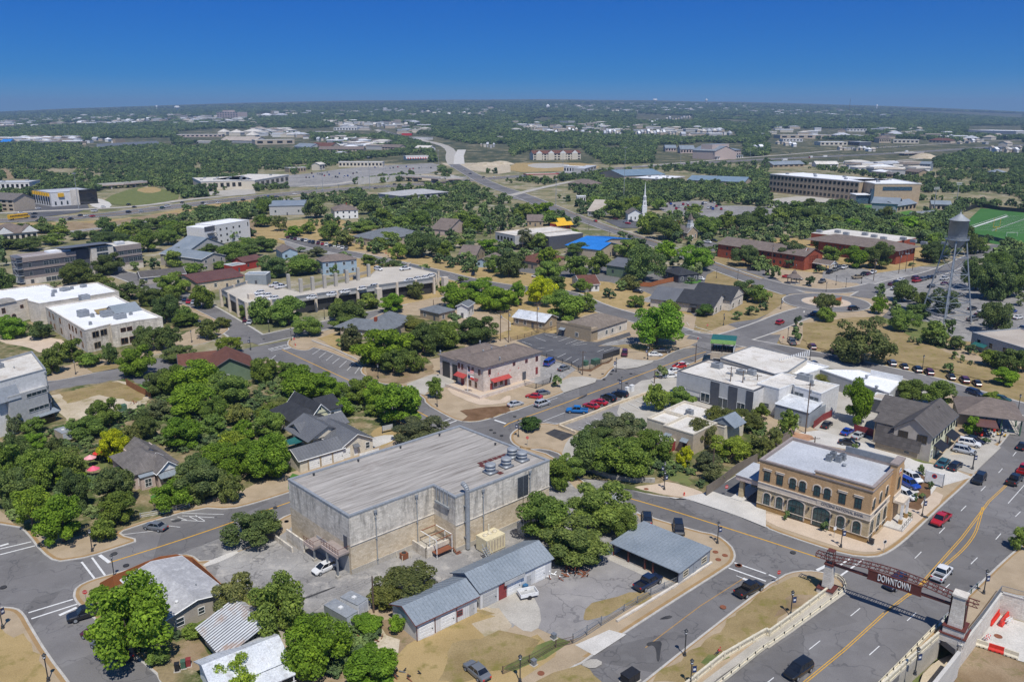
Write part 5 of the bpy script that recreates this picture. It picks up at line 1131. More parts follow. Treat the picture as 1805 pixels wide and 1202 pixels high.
house('house','lower of two bungalows by the street, grey-blue with a gable front',one(C2,'1560,440'),one(C2,'1640,445'),one(C2,'1700,400'),3.2,'siding_blue','shingle_taupe','gable','v',wins=(2,2)).done()
house('house','beige house with a plain blue-grey hip roof beside the deck street',one(C2,'1165,785'),one(C2,'1300,815'),one(C2,'1412,788'),3.2,'stucco_tan','shingle_blue','hip',wins=(2,2),near=True).done()
house('house','white two-storey gabled house partly hidden by trees, right of the beige hip-roofed house',one(C2,'1425,760'),one(C2,'1500,765'),one(C2,'1530,735'),4.6,'siding_white','shingle_blue','gable','v',wins=(1,2),near=True).done()
b=Bd('house','long low house with a blue-grey shingle cross-hipped roof and brick chimney behind bright trees','house',one(B2,'600,110'),one(B2,'850,135'),3.3,.14)
L=b.L;b.block(0,L+2,0,9,3.3,'stucco_beige');b.hip(-2,L+4,0,10,3.3,2.6,'shingle_blue',.6);q=b.l(B2('1105,45'),3.3)[0];b.block(L*.4,q[0],6,q[1],3.3,'stucco_beige');b.hip(L*.4,q[0],4,q[1],3.3,3.6,'shingle_blue',.6)
b.p('chimney').box(L*.8,L*.8+.9,4,4.9,3,7.0,'red_brick');b.row((0,0),(L+2,0),5,.9,1.2,1.4);b.door((0,0),(L+2,0),.5,1.1,2.1,'white_paint');b.done()
b=Bd('house','house with a rust-brown shingle roof and green gable, left of the corner','house',one(B1,'1270,380'),one(B1,'1530,352'),3.6,.14)
L=b.L;b.block(0,L*.9,0,9,3.6,'stucco_cream');b.gable(0,L,0,9,3.6,2.2,'u','shingle_brown','stucco_cream',.5,trim='dark_panel');q=b.l(B1('1610,408 1770,385 1675,255'),3.8)
b.block(L*.75,q[1][0],q[0][1],q[1][1]+10,3.8,'metal_wall_green');b.gable(L*.7,q[1][0]+.5,min(q[0][1],q[1][1]),q[1][1]+12,3.8,3.4,'v','shingle_brown','metal_wall_green',.6,trim='dark_panel');b.ew((L*.75,q[0][1]),(q[1][0],q[0][1]),[(.4,1,1.2,1.4)]);b.ew((0,0),(L*.75,0),[(.06,1,1.0,1.2),(.3,1,1,1.2),(.6,1,1,1.2)]);b.door((0,0),(L*.75,0),.45,1,2,'dark_panel');b.done()
b=Bd('shop','tan and pale stone single-storey shop with a taupe roof beside the marked car park','shop',one(C3,'325,880'),one(C3,'568,930'),4.2,.12)
L=b.L;D=b.l(C3('850,855'),4)[0][1];b.block(0,L,0,4,4.4,'stucco_tan');b.p('parapet').box(L*.35,L+.05,-.06,.3,4.4,5.3,'stucco_tan',top='shingle_warm');b.p('parapet').box(-.05,L*.35,-.06,.3,4.4,4.9,'stucco_tan')
b.block(.0,L-.02,4,D,3.5,'limestone_white');b.hip(1,L+.0,.6,D,3.6,2.8,'shingle_warm',.4);b.ew((L,0),(L,D),[(.42,1,1.2,1.3),(.58,1,1.2,1.3),(.8,1,1,1.2)]);b.ew((0,0),(L,0),[(.6,1,1.2,1.3)]);b.door((0,0),(L,0),.2,1.2,2.2,'dark_panel');awning(b,(0,0),(L,0),.2,2.4,2.6,1.3,.5,'metal_roof');b.done()
house('house','long low house with a white metal roof behind the tan shop, near utility poles',one(C3,'20,835'),one(C3,'240,872'),one(C3,'300,835'),3.2,'stucco_tan','metal_roof_white',wins=(4,1),near=True,rise=1.8,rib=1).done()
b=Bd('stone_office','pale limestone office with steep near-black shingle roofs at the street junction','office',one(C3,'990,705'),one(C3,'1330,750'),3.4,.12)
L=b.L;q=b.l(C3('1490,735'),3.4)[0];D=q[1]
b.block(0,q[0],0,D+7,3.4,'limestone_white');b.gable(0,q[0],-.3,D+7,3.4,3.6,'u','metal_roof_dark','limestone_white',.4);b.shed(L*.55,q[0]+.4,-.5,(D+7)*.5-.4,3.55,7.1,'shingle_black',ov=.2);q2=b.l(C3('1610,690'),4.2)[0]
b.block(q[0]*.6,q2[0],D+2,q2[1]+6,4.2,'limestone_white');b.gable(q[0]*.5,q2[0]+.3,D+2,q2[1]+7,4.2,4.0,'u','shingle_black','limestone_white',.5)
b.ew((0,0),(q[0],0),[(.3,1,1.2,1.3),(.92,.6,1.6,1.8,.6)],glass='glass_dark');b.door((0,0),(q[0],0),.7,1.8,2.3,'dark_metal');awning(b,(0,0),(q[0],0),.7,3,2.4,1.6,.9,'shingle_black');awning(b,(0,0),(q[0],0),.27,2.4,2.4,1.5,.8,'shingle_black')
b.ew((q[0],0),(q[0],D+2),[(.3,.5,1.6,2.0,.7),(.75,.5,1.6,2.0,.7)],glass='glass_dark');b.ew((q2[0],D+2),(q2[0],q2[1]+6),[(.25,.5,1.6,2.0,.7),(.7,.5,1.6,2.0,.7)],glass='glass_dark');b.done()
house('house','house with a reddish-brown cross-gable roof, white gable end and a striped porch',one(C3,'500,610'),one(C3,'628,605'),one(C3,'745,550'),3.2,'siding_white','shingle_brown','gable','u',rise=2.6,wins=(3,2),near=True).done()
house('workshop','long green metal workshop with a dark roof and stone pier behind the brown-roofed house',one(C3,'680,470'),one(C3,'860,495'),one(C3,'900,440'),5.0,'metal_wall_green','metal_roof_dark',wins=(2,1),rise=2.4,cat='workshop').done()
house('restaurant','low building with a flat-pitched near-black roof behind the rust-coloured fence',one(C3,'1075,510'),one(C3,'1190,545'),one(C3,'1305,525'),3.4,'dark_panel','shingle_black','hip',wins=(2,3),near=True,cat='restaurant').done()
fence('board_fence','rust-brown board fence in front of the near-black-roofed restaurant',C3('890,620 990,625 1060,605 1180,580 1182,560'),2.0,'slat_cedar',.1)
house('workshop','pale building with a bright blue metal gable roof',one(C3,'630,365'),one(C3,'780,330'),one(C3,'705,285'),4.6,'stucco_beige','roof_blue','gable','v',rise=2.6,wins=(1,0),rib=1.2,cat='building').done()
house('workshop','low blue-roofed annexe left of the bright blue gable roof',one(C3,'390,330'),one(C3,'560,350'),one(C3,'640,265'),4.0,'stucco_beige','roof_blue','gable','u',rise=2.6,wins=(0,0),dr=None,rib=1.2,cat='building').done()
b=Bd('office_building','grey modern flat-roofed building on stilts with a dark right end','building',one(C2,'1697,235'),one(C3,'30,262'),8.5,.05)
L=b.L;D=b.l(C3('345,205'),8.5)[0][1];q=b.l(C3('345,205'),8.5)[0][0];b.rect(0,L,0,D,8.5,'stucco_grey','roof_cream',z0=3.2);b.block(2,L-2,3,D,3.2,'dark_panel');b.row((0,0),(L,0),5,4.6,1.6,2,glass='glass_dark',frame='dark_metal');b.row((L,0),(L,D),3,4.6,1.6,2,glass='glass_dark',frame='dark_metal')
b.block(L+.003,L+10,D*.4,D,7.6,'dark_panel');b.p('roof').box(L+.1,L+9.9,D*.4+.1,D-.1,7.6,7.7,'roof_cream');b.done()
b=Bd('brick_school','long red brick school with taupe roofs, rooftop plant and a white-pillared entrance','school',one(C3,'1468,320'),one(C3,'1800,368'),7.0,.12)
L=b.L;q=b.l(C4('410,365 340,325 905,370 1062,322 780,240'),7.0);ul=b.l(C4('275,405'),7)[0][0]
b.block(0,ul,0,16,7,'red_brick');b.gable(0,ul,0,16,7,3.0,'u','shingle_taupe','red_brick',.6);b.row((0,0),(ul,0),12,1.4,1.1,1.6,fr=False);b.row((0,0),(ul,0),12,4.6,1.1,1.4,fr=False)
g1,g2=b.l(C4('275,405 410,372'),6.5);b.block(ul,g2[0],g1[1]-1,12,6.5,'red_brick');b.gable(ul-2,g2[0]+.2,min(g1[1],g2[1])-2,8,6.5,3.6,'u','shingle_taupe','red_brick',.5,trim='white_paint')
e1,e2,e3=q[2],q[3],q[4]
b.block(ul*.55,e1[0],e1[1],e1[1]+20,7,'red_brick');b.hip(ul*.4,e1[0]+1,e1[1]-1,e1[1]+22,7,3.4,'shingle_taupe',.8,trim='dark_panel');b.row((ul*.55,e1[1]),(e1[0],e1[1]),14,4.4,1.2,1.4,fr=False);b.row((ul*.55,e1[1]),(e1[0],e1[1]),14,1.2,1.2,1.4,fr=False)
b.row((e1[0],e1[1]),(e1[0],e1[1]+20),5,4.4,.5,1.8,fr=False,glass='white_paint')
b.block(ul*.2,e1[0]-14,e1[1]+22,e1[1]+50,7.4,'red_brick');b.p('roof').box(ul*.2,e1[0]-14,e1[1]+22,e1[1]+50,7.4,7.6,'roof_cream')
for k in range(11):b.unit(ul*.25+k*7.5,e1[1]+26+(k*7%11),7.6,3,2,1.6)
ps=b.l(C4('320,450 470,462'),3.2);pc=((ps[0][0]+ps[1][0])/2,(ps[0][1]+ps[1][1])/2);W=5
b.gable(pc[0]-4,pc[0]+5,pc[1]-3.2,pc[1]+3.2,3.2,1.6,'u','shingle_taupe','white_paint',.4,trim='white_paint')
for v in(-2.8,-1,1,2.8):m=MB();m.box(-.18,.18,-.18,.18,0,3.2,'white_paint');b.place('pillar',m.mesh('pillar'),(pc[0]+4.6,pc[1]+v),0,0)
for v in(-2.8,2.8):m=MB();m.box(-.18,.18,-.18,.18,0,3.2,'white_paint');b.place('pillar',m.mesh('pillar'),(pc[0]-.5,pc[1]+v),0,0)
b.done()
b=Bd('church','small tan brick chapel with a grey roof and a white belfry with pointed spire','church',one(C3,'1250,240'),one(C3,'1322,232'),5.0,.05)
L=b.L;b.block(0,L,0,14,5,'tan_brick');b.gable(0,L,0,14,5,3.2,'v','shingle_grey','tan_brick',.4,trim='white_paint');b.ew((0,0),(L,0),[(.2,1.2,.8,2.2,1),(.8,1.2,.8,2.2,1)]);b.door((0,0),(L,0),.5,1.6,3,'white_paint');b.row((0,14),(0,0),4,1.4,.9,2.2,arch=1)
m=MB();m.box(L/2-1.5,L/2+1.5,.6,3.6,6.0,9.8,'white_paint');m.box(L/2-1.15,L/2+1.15,.95,3.25,9.8,12.2,'stucco_grey');m.box(L/2-1.6,L/2+1.6,.5,3.7,9.6,9.85,'white_paint');m.build('belfry',b.e);m=MB();m.obox((L/2,2.1),1.35,1.35,12.2,16.4,0,'shingle_taupe',.02);m.build('spire',b.e);b.done()
b=Bd('church','white church with a tall thin white steeple above the trees beyond the avenue','church',one(C3,'830,110'),one(C3,'935,110'),5.0,.05)
L=b.L;b.block(0,L,0,16,5,'white_paint');b.gable(0,L,0,16,5,3,'v','shingle_grey','white_paint',.4);b.row((0,0),(L,0),3,1,.9,2,fr=False)
q=b.l(C3('945,95'),5)[0];m=MB();m.box(-1.7,1.7,-1.7,1.7,0,9.5,'white_paint');m.box(-1.3,1.3,-1.3,1.3,9.5,13,'white_paint');m.box(-1.8,1.8,-1.8,1.8,9.3,9.6,'white_paint');m.lathe([(1.15,13),(1.15,16),(1.4,16.1),(.7,16.6),(.5,20),(.02,27)],'white_paint',8);b.place('steeple',m.mesh('steeple'),q,0,0)
for z in(10.2,13.6):m=MB();m.box(-.35,.35,-.06,0,0,1.9,'galv_dark');b.place('louvre',m.mesh('louvre'),(q[0],q[1]-(1.31 if z<11 else 1.16)),0,z)
b.done()
house('hall','flat brown-roofed brick hall between the two churches',one(C3,'1040,165'),one(C3,'1200,150'),one(C3,'1280,140'),4.6,'red_brick','roof_tan','flat',wins=(4,2),cat='hall').done()
b=Bd('restaurant','small burger stand with stepped bright yellow awnings beside the avenue','restaurant',one(C3,'325,190'),one(C3,'425,182'),3.0,.05)
L=b.L;b.block(0,L,0,8,3.4,'red_paint');b.shed(-.6,L+.6,-1.8,.5,2.9,4.6,'yellow_paint');b.shed(L*.3,L*.8,1.5,4.5,4.0,6.6,'yellow_paint');b.p('roof').box(0,L,0,8,3.4,3.9,'yellow_paint');b.row((0,0),(L,0),4,.8,1.4,1.4,fr=False);b.done()
house('house','low grey-tan building beside the avenue, left of the big oaks and steeple',one(C3,'545,90'),one(C3,'640,95'),one(C3,'650,60'),3.6,'stucco_grey','roof_tan','gable',wins=(3,1)).done()
house('shop','low dark-roofed shop behind the yellow burger stand',one(C3,'120,160'),one(C3,'230,160'),one(C3,'230,140'),3.6,'stucco_tan','shingle_taupe','gable',wins=(3,1),cat='shop').done()
house('house','reddish brown-roofed house under trees above the yellow-green tree',one(C3,'45,430'),one(C3,'190,455'),one(C3,'200,390'),3.4,'stucco_tan','shingle_brown','hip',wins=(2,1)).done()
b=Bd('shop_building','white horizontal-boarded shop building with dark blue wall panels and a cream flat roof','shop',one(T6,'85,440'),one(T6,'895,650'),7.0,.14)
L=b.L;D=b.l(T6('1100,480'),7)[0][1];Dz=b.l(T6('400,310'),7)[0][1]
b.poly([(0,0),(L,0),(L,D),(-.3,Dz)],7.0,'stucco_white','roof_cream',par=.35,cap='dark_panel',t=.25);b.p('wall').box(-.01,L+.01,-.12,-.002,2.6,6.85,'white_siding_dark');F_=((0,-.12),(L,-.12));b.p('wall').box(0,L,-.1,-.001,0,1.2,'dark_panel')
for t,w_ in((.52,2.6),(.75,2.6),(.96,2)):m=MB();m.box(-w_/2,w_/2,-.1,0,0,6.6,'dark_panel');b.place('wall_panel',m.mesh('wall_panel'),(L*t,-.12),0,0)
b.ew(*F_,[(.40,.5,2.6,2.3,0,(2,1)),(.63,.3,2.8,2.5,0,(2,1)),(.86,.3,2.2,2.5,0,(2,1)),(.08,.9,2.2,1.8,0,(2,1))],frame='white_paint')
for px,w_ in(('505,405',2.6),('755,475',2),('870,478',2)):b.unit(*b.l(T6(px),6.7)[0],6.65,w_,w_*.8,1.3)
b.p('hatch').box(*[q for q in(10,11.4,8,9,6.6,6.9)],'galv_dark');b.done()
b=Bd('shop_building','low building with a wide stained white roof behind the boarded shop','shop',one(T6,'540,300'),one(T6,'1115,475'),5.8,.14)
L=b.L;pts=[(0,0),(L,0)]+b.l(T6('1255,450 1460,315 880,175'),5.8);b.poly(pts,5.8,'stucco_cream','roof_cream',par=.2,cap='galv_dark',t=.2);b.ew(pts[2],pts[3],[(.25,.5,1.6,2),(.6,.5,1.6,2)]);b.done()
b=Bd('roof_terrace','covered rooftop bar with a green awning and dark canopy at the street corner','terrace',one(T6,'445,130'),one(T6,'690,150'),7.8,.14)
L=b.L;D=b.l(T6('850,85'),7.8)[0][1];b.block(0,L,0,D,4.4,'stucco_beige');b.p('floor').box(0,L,0,D,4.4,4.5,'concrete');b.p('canopy').box(-.3,L+.3,2.4,D,7.7,7.85,'green_canvas');b.shed(-.3,L+.3,-.5,2.4,7.3,7.7,'awning_green',ov=0,part='awning')
b.p('screen').box(L-.2,L,0,D,4.5,6.8,'white_paint')
for u in(.1,L/2,L-.1):
 for v in(.1,D/2,D-.1):m=MB();m.box(-.08,.08,-.08,.08,4.5,7.7,'dark_metal');b.place('post',m.mesh('post'),(u,v),0,0)
m=MB();[m.box(x*.9,x*.9+.6,y*1.8+.8,y*1.8+1.4,4.5,5.3,'wood_pole')for x in range(int(L/.9))for y in range(3)];m.build('furniture',b.e)
b.ew((0,0),(L,0),[(.3,.6,2.4,2),(.75,.6,2,2)],glass='glass_dark');b.done()
b=Bd('shop_building','white two-storey block with metal lean-to store, right of the dark-panelled shop','shop',one(T6,'930,570'),one(T6,'1165,630'),7.4,.14)
L=b.L;q=b.l(T6('1310,580 1330,600 1610,680 1800,590 1190,460'),7.4);pts=[(0,0),(L,0),(q[0][0],q[0][1]),(q[1][0],q[1][1]),(q[2][0],q[2][1]),(q[3][0],q[3][1]),(q[4][0],q[4][1])]
b.poly(pts,7.4,'stucco_white','roof_cream',par=.3,cap='white_paint',t=.25);b.ew(pts[3],pts[4],[(.1,4.4,1.1,1.5),(.27,4.4,1.1,1.5),(.67,4.4,1.1,1.5),(.84,4.4,1.1,1.5)],frame='galv');b.ew(pts[0],pts[1],[(.5,1.5,1.2,1.1)],frame='galv')
s0=b.l(T6('1125,790 1490,880 1640,790'),4.0);b.block(s0[0][0],s0[1][0],s0[0][1],s0[2][1],3.9,'metal_wall');b.shed(s0[0][0],s0[1][0],s0[0][1],pts[3][1]-.3,3.9,4.9,'metal_roof_white',ov=.2,rib=.8);b.door((s0[0][0],s0[0][1]),(s0[1][0],s0[0][1]),.7,1.9,2.6,'galv_dark')
for px,w_ in(('1430,535',3.4),('1505,600',.9)):b.unit(*b.l(T6(px),7.1)[0],7.1,w_,w_*.6,1.5,fan=2 if w_>2 else 1)
b.done()
b=Bd('shop_building','long bright white roof with a slatted white parapet beside the street, cars behind','shop',one(B4,'515,440'),one(B4,'850,570'),4.5,.14)
L=b.L;pts=[(-6,-2),(L,0)]+b.l(B4('945,480 720,430 650,410'),4.5);b.poly(pts,4.5,'stucco_grey','roof_white',par=.25,cap='white_paint',t=.2);q=b.l(B4('720,430 945,475'),5.0);a_,c_=q
m=MB();L2=math.hypot(c_[0]-a_[0],c_[1]-a_[1]);m.box(0,L2,-.1,.1,4.2,5.9,'white_paint');m.build('parapet_sign',b.e,loc=(a_[0],a_[1],0),rz=math.atan2(c_[1]-a_[1],c_[0]-a_[0]))
for px in('690,470','665,490','760,545'):b.vent(*b.l(B4(px),4.3)[0],4.2,.5,1.2)
b.done()
b=Bd('shop_building','white building with a row of tall white slats on its roof edge','shop',one(B4,'225,445'),one(B4,'370,400'),4.5,.14)
L=b.L;b.rect(0,L+4,0,10,4.5,'stucco_white','roof_white',cap='white_paint')
for k in range(14):m=MB();m.box(-.25,.25,-.05,.05,4.5,6.3,'white_paint');b.place('slat',m.mesh('slat'),(L*.4+k*1.1,9.6),0,0)
b.done()
house('shed','small dark shed with a stained grey flat roof between white roof and grey-brown house',one(B4,'715,600'),one(B4,'830,625'),one(B4,'860,585'),4.0,'dark_panel','roof_tan','flat',wins=(0,0),cat='shed').done()
b=Bd('house','two-storey grey-brown gabled house with dark awnings along its cream side, behind the bank','house',one(T7,'455,545'),one(T7,'850,640'),6.2,.14)
L=b.L;D=b.l(T7('1155,430'),6.2)[0][1]
b.block(0,L,0,D,6.2,'siding_grey');b.p('wall').box(L+.002,L+.06,-.0,D,0,6.1,'pale_yellow');b.gable(0,L,0,D,6.2,3.0,'v','shingle_dark','siding_grey',.45,trim='dark_panel')
b.ew((0,0),(L,0),[(.25,4.0,1.9,1.7,0,(3,1)),(.75,4.0,1.9,1.7,0,(3,1))],glass='glass_dark',frame='dark_metal');R_=((L+.06,0),(L+.06,D));b.ew(*R_,[(t,4.0,.8,1.6)for t in(.06,.2,.3,.4,.55,.67,.8,.92)],glass='glass_dark',frame='dark_metal');b.ew(*R_,[(.05,.8,1.0,1.8),(.35,.8,1.3,1.6)],glass='glass_dark')
awning(b,*R_,.24,5.0,2.4,2.0,1.1,'black_cover');awning(b,*R_,.72,5.0,2.4,2.0,1.1,'black_cover');b.door(*R_,.26,1,2.1,'dark_panel');b.door(*R_,.72,1,2.1,'dark_red')
q=b.l(T7('340,330 420,205'),6.4);b.block(q[0][0],0,D*.45,D*.98,6.2,'siding_grey');b.gable(q[0][0],L*.6,D*.45,D*1.02,6.2,2.6,'u','shingle_dark','siding_grey',.45);b.shed(q[0][0]+1,L*.3,D*.18,D*.55,5.2,6.8,'shingle_dark')
for u in(q[0][0]+1.2,-.8):m=MB();m.box(-.12,.12,-.12,.12,0,5.2,'stucco_tan');b.place('post',m.mesh('post'),(u,D*.2),0,0)
q=b.l(T7('262,650 700,765'),2.9);b.block(q[0][0],q[1][0],q[0][1],-.003,2.9,'siding_grey');b.P['wall'].box(q[0][0]-.01,q[1][0]+.01,q[0][1]-.03,q[0][1],0,2.85,'stucco_tan');b.shed(q[0][0],q[1][0],q[0][1],0,2.9,4.2,'shingle_dark',ov=.4);b.ew((q[0][0],q[0][1]-.03),(q[1][0],q[0][1]-.03),[(.75,.9,1.0,1.2)],frame='stucco_beige');b.done()
b=Bd('patio_pavilion','open-sided restaurant patio with green posts under a large taupe hip roof','pavilion',one(T7,'1130,395'),one(T7,'1690,460'),3.8,.14)
L=b.L;D=b.l(T7('1755,385'),3.8)[0][1];U0=b.l(T7('1110,220'),3.8)[0][0]
b.hip(0,L+2,-1,D+6,3.8,3.0,'shingle_taupe',.4,trim='dark_panel');b.block(0,L*.4,0,D+5,3.75,'stucco_tan')
for u in(L*.42,L*.6,L*.8,L+1.8):
 for v in(-.6,D/2+2,D+5.4):m=MB();m.box(-.14,.14,-.14,.14,0,3.8,'green_box');b.place('post',m.mesh('post'),(u,v),0,0)
m=MB();m.box(L*.42,L+1.8,-.7,-.62,.9,1.0,'green_box');m.box(L+1.8,L+1.88,-.6,D+5.4,.9,1.0,'green_box');m.build('rail',b.e)
b.p('floor').box(L*.4,L+1.9,-.6,D+5.4,0,.12,'concrete');b.shed(L*.3,L*.65,-6,-1.6,2.9,3.1,'metal_roof_brown',part='lean_to_roof');b.done();PATIO=b
b=Bd('restaurant','cream stucco flat-roofed restaurant with blue-grey awnings and a red porch, left of the yellow-green trees','restaurant',one(B3,'965,745'),one(B3,'1130,795'),4.4,.14)
L=b.L;D=b.l(B3('1280,660'),4.4)[0][1];b.rect(0,L,0,7,4.4,'stucco_cream','roof_cream',cap='stucco_cream');b.rect(L+.003,L+8,-3,7,5.2,'stucco_beige','roof_cream',cap='stucco_cream');b.rect(0,L+10,7.003,16,4.6,'stucco_cream','roof_cream',cap='stucco_cream')
F3=((L,-3),(L+8,-3));awning(b,*F3,.2,1.9,3.0,1.0,.6,'metal_roof');awning(b,*F3,.75,1.9,3.0,1.0,.6,'metal_roof');b.ew(*F3,[(.2,1.4,1,1.3),(.75,1.4,1,1.3)],frame='dark_red');b.rect(L-.5,L+3.5,-6.4,-3.003,2.6,'dark_red','roof_cream',cap='white_paint');b.ew((L-.5,-6.4),(L+3.5,-6.4),[(.3,.8,.9,1)])
b.gable(L+6,L+12,8,13,4.6,1.8,'v','metal_roof','metal_roof',.2);b.unit(L*.9,9,4.5,1.6,1.2,1.1);b.done()
b=Bd('warehouse','plain grey flat-roofed building with a green awning at the right edge beyond the park','warehouse',one(B4,'1438,142'),one(B4,'1760,240'),5.4,.05)
L=b.L*1.5;b.rect(0,L,0,20,5.4,'stucco_grey','roof_tan',cap='galv',par=.35);b.ew((0,0),(L,0),[(.12,2.2,1.3,1.5),(.3,2.2,1.3,1.5),(.5,2.2,1.3,1.5),(.8,2.2,1.3,1.5)],frame='galv',glass='glass_dark');awning(b,(0,0),(L,0),.16,5,1.9,1.6,.8,'green_canvas');b.vent(14,8,5.1,.3,1);b.done()
fence('guard_hut_roof',None,B4('0,0 1,1'),1,'white_paint')if 0 else None
DK=C2('-260,640 230,500 880,475 1280,535')
b=Bd('parking_deck','two-level concrete car park with tall square columns and white cars on its open top deck','car park',one(C2,'-60,760'),one(C2,'1260,575'),6.0,.05)
L=b.L;lf=b.l(C2('-240,660 -60,604 75,614 230,642 325,664 803,553 870,492 1080,480 1290,530'),6.0);pts=[(0,0),(L,0)]+lf[::-1]
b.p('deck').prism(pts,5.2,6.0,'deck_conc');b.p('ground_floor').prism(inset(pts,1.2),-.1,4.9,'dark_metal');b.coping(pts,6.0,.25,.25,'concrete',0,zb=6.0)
for i,(P,Q)in enumerate([(pts[k],pts[(k+1)%len(pts)])for k in range(len(pts))]):
 if 3<=i<=8:continue
 P,Q=Vector(P),Vector(Q);LL=(Q-P).length;a=math.atan2(Q.y-P.y,Q.x-P.x);n=max(2,int(LL/9));m=MB();m.box(0,LL,-.12,-.002,4.9,6.1,'stucco_grey');m.box(0,LL,-.14,-.06,6.1,7.2,'galv_dark');m.build('spandrel',b.e,loc=(*P,0),rz=a)
 for k in range(n+1):m=MB();m.box(-.45,.45,-.7,.2,-.1,7.2,'stone_trim');b.place('column',m.mesh('column'),P.lerp(Q,k/n),a,0)
for px in('325,665','408,650','492,635','572,622','650,600','728,580','803,555','238,630'):m=MB();m.box(-.6,.6,-.6,.6,-6,5.6,'concrete');b.place('tall_column',m.mesh('tall_column'),b.l(C2(px),6.0)[0],0,6.0)
for px in('870,660','1340,580','-30,700','1545,760'):m=MB();m.box(-1.1,1.1,-1.1,1.1,0,8.0,'stone_trim');q=b.l(C2(px),6.5)[0];b.place('stair_tower',m.mesh('stair_tower'),q,0,0)if px!='1545,760' else None
m=MB();[m.box(-.06,.06,-2.4,2.4,6.005,6.012,'line_white')for _ in(0,)]
for k in range(34):b.place('bay_line',m.mesh('bay_line')if k==0 else bl_,(4+k*2.7,4.2),0,0);bl_=bpy.data.meshes['bay_line']
b.done();DECK=b
e=empty('garden_wall',(0,0,0),0,'pale retaining wall behind the tall columns of the parking deck','wall');p,q=G(*C2('330,640')[0]),G(*C2('800,530')[0]);m=MB();m.box(0,(q-p).length,-.2,.2,0,1.4,'concrete');m.build('wall',e,loc=p,rz=math.atan2((q-p).y,(q-p).x));e.location=(0,0,0)
# BUILDINGS FARTHER OUT
def fbase(t,a):q=t(a)[0];return GT(*q)if q[1]<275 else G(*q)
def fb(t,A,B,h,D,wall,roof,label,kind='flat',rows=1,n=6,name='building',cat='building',group=None,glass='glass_dark',units=0,trim='stucco_white',rise=None,auto=0):
 p,q=fbase(t,A),fbase(t,B);d=q-p;L=d.xy.length;a=math.atan2(d.y,d.x)
 e=empty(name,p,a,label,cat,group);e['auto']=auto
 c,s=math.cos(a),math.sin(a);KEEP.append([(p.x+x*c-y*s,p.y+x*s+y*c)for x,y in((-6,-6 if p.y<1300 else-40),(L+6,-6 if p.y<1300 else-40),(L+6,D+4),(-6,D+4))])
 m=MB();m.box(0,L,0,D,-6 if p.y>1200 else-.1,h,wall)
 r=MB()
 if kind=='flat':r.box(.5,L-.5,.5,D-.5,h,h+.1,roof);m.box(-.3,L+.3,-.3,.2,h-.2,h+.5,trim);m.box(L-.2,L+.3,.2,D,h-.2,h+.5,trim);m.box(-.3,.2,.2,D,h-.2,h+.5,trim)
 else:
  z=rise or D*.22;vm=D/2;o=.8
  if kind=='hip':w=min(L,D)/2;r.v=[(-o,-o,h),(L+o,-o,h),(L+o,D+o,h),(-o,D+o,h),(w,vm,h+z),(L-w,vm,h+z)];r.f=[(0,1,5,4),(1,2,5),(2,3,4,5),(3,0,4)];r.m=[r.mi(roof)]*4
  else:
   r.face([(-o,-o,h),(L+o,-o,h),(L+o,vm,h+z),(-o,vm,h+z)],roof);r.face([(L+o,D+o,h),(-o,D+o,h),(-o,vm,h+z),(L+o,vm,h+z)],roof);m.face([(L,0,h),(L,D,h),(L,vm,h+z)],wall);m.face([(0,D,h),(0,0,h),(0,vm,h+z)],wall)
 m.build('wall',e);r.build('roof',e)
 if rows and n:
  for f in range(rows):
   fh=h/rows;w=MB();ww=L/n*.28;w.box(-ww,ww,-.12,-.01,fh*.3,fh*.78,glass);wme=w.mesh('window')
   for i in range(n):o=bpy.data.objects.new('window',wme);o.parent=e;o.location=(L*(i+.5)/n,0,f*fh);link(o)
 for k in range(units):u=MB();u.box(-1.4,1.4,-1,1,0,1.4,'galv');u.build('rooftop_unit',e,loc=(L*(k+.5)/units,D*(.3+.4*(k%2)),h+.1))
 return e,L,D
e,L,D=fb(D4,'0,675','625,745',17,46,'tan_brick','roof_white','long tan brick college block with a bright white roof and square windows, left wing',rows=3,n=22,units=6)
e2,L2,_=fb(D4,'735,762','1058,762',17,55,'tan_brick','roof_white','tan brick end block with one high strip of windows, joined to the long college block',rows=0,n=0,units=2)
m=MB();m.box(L2*.18,L2*.82,-.2,-.01,11.4,14.6,'glass_blue');m.build('window_row',e2);m=MB();m.box(-2.5,0,-.5,2,0,13,'glass_blue');m.box(-14,-2.5,2,14,0,7.5,'glass_blue');m.box(-15,-1.5,.5,14,7.5,8,'roof_white');m.build('glass_entrance',e2)
fb(D4,'725,812','905,822',6.5,22,'metal_wall','metal_roof','blue-grey gabled gym in front of the tan brick end block','gable',1,0,rise=4);fb(D4,'905,822','1040,800',5,14,'tan_brick','metal_roof','low tan annexe at the right end of the blue-grey gym','gable',1,5)
fb(D4,'1150,808','1280,812',5,12,'stucco_beige','metal_roof','small field house with a grey roof beside the grandstand','gable',1,4)
p=fbase(D4,'1165,880');e=empty('grandstand',p,.5,'grey stepped grandstand at the left side of the sports field','grandstand');m=MB();[m.box(-14,14,k*1.0,k*1.0+1,0,1+k*.55,'galv')for k in range(10)];m.build('seating',e)
fb(D4,'1405,268','1745,285',12,130,'stucco_grey','roof_white','huge pale warehouse with a white roof at the right edge of the plain',rows=0,n=0);fb(D4,'1065,525','1135,528',9,14,'metal_roof','metal_roof','blue-grey glazed office with a slanted roof right of the far highway','gable',2,4,glass='glass_blue')
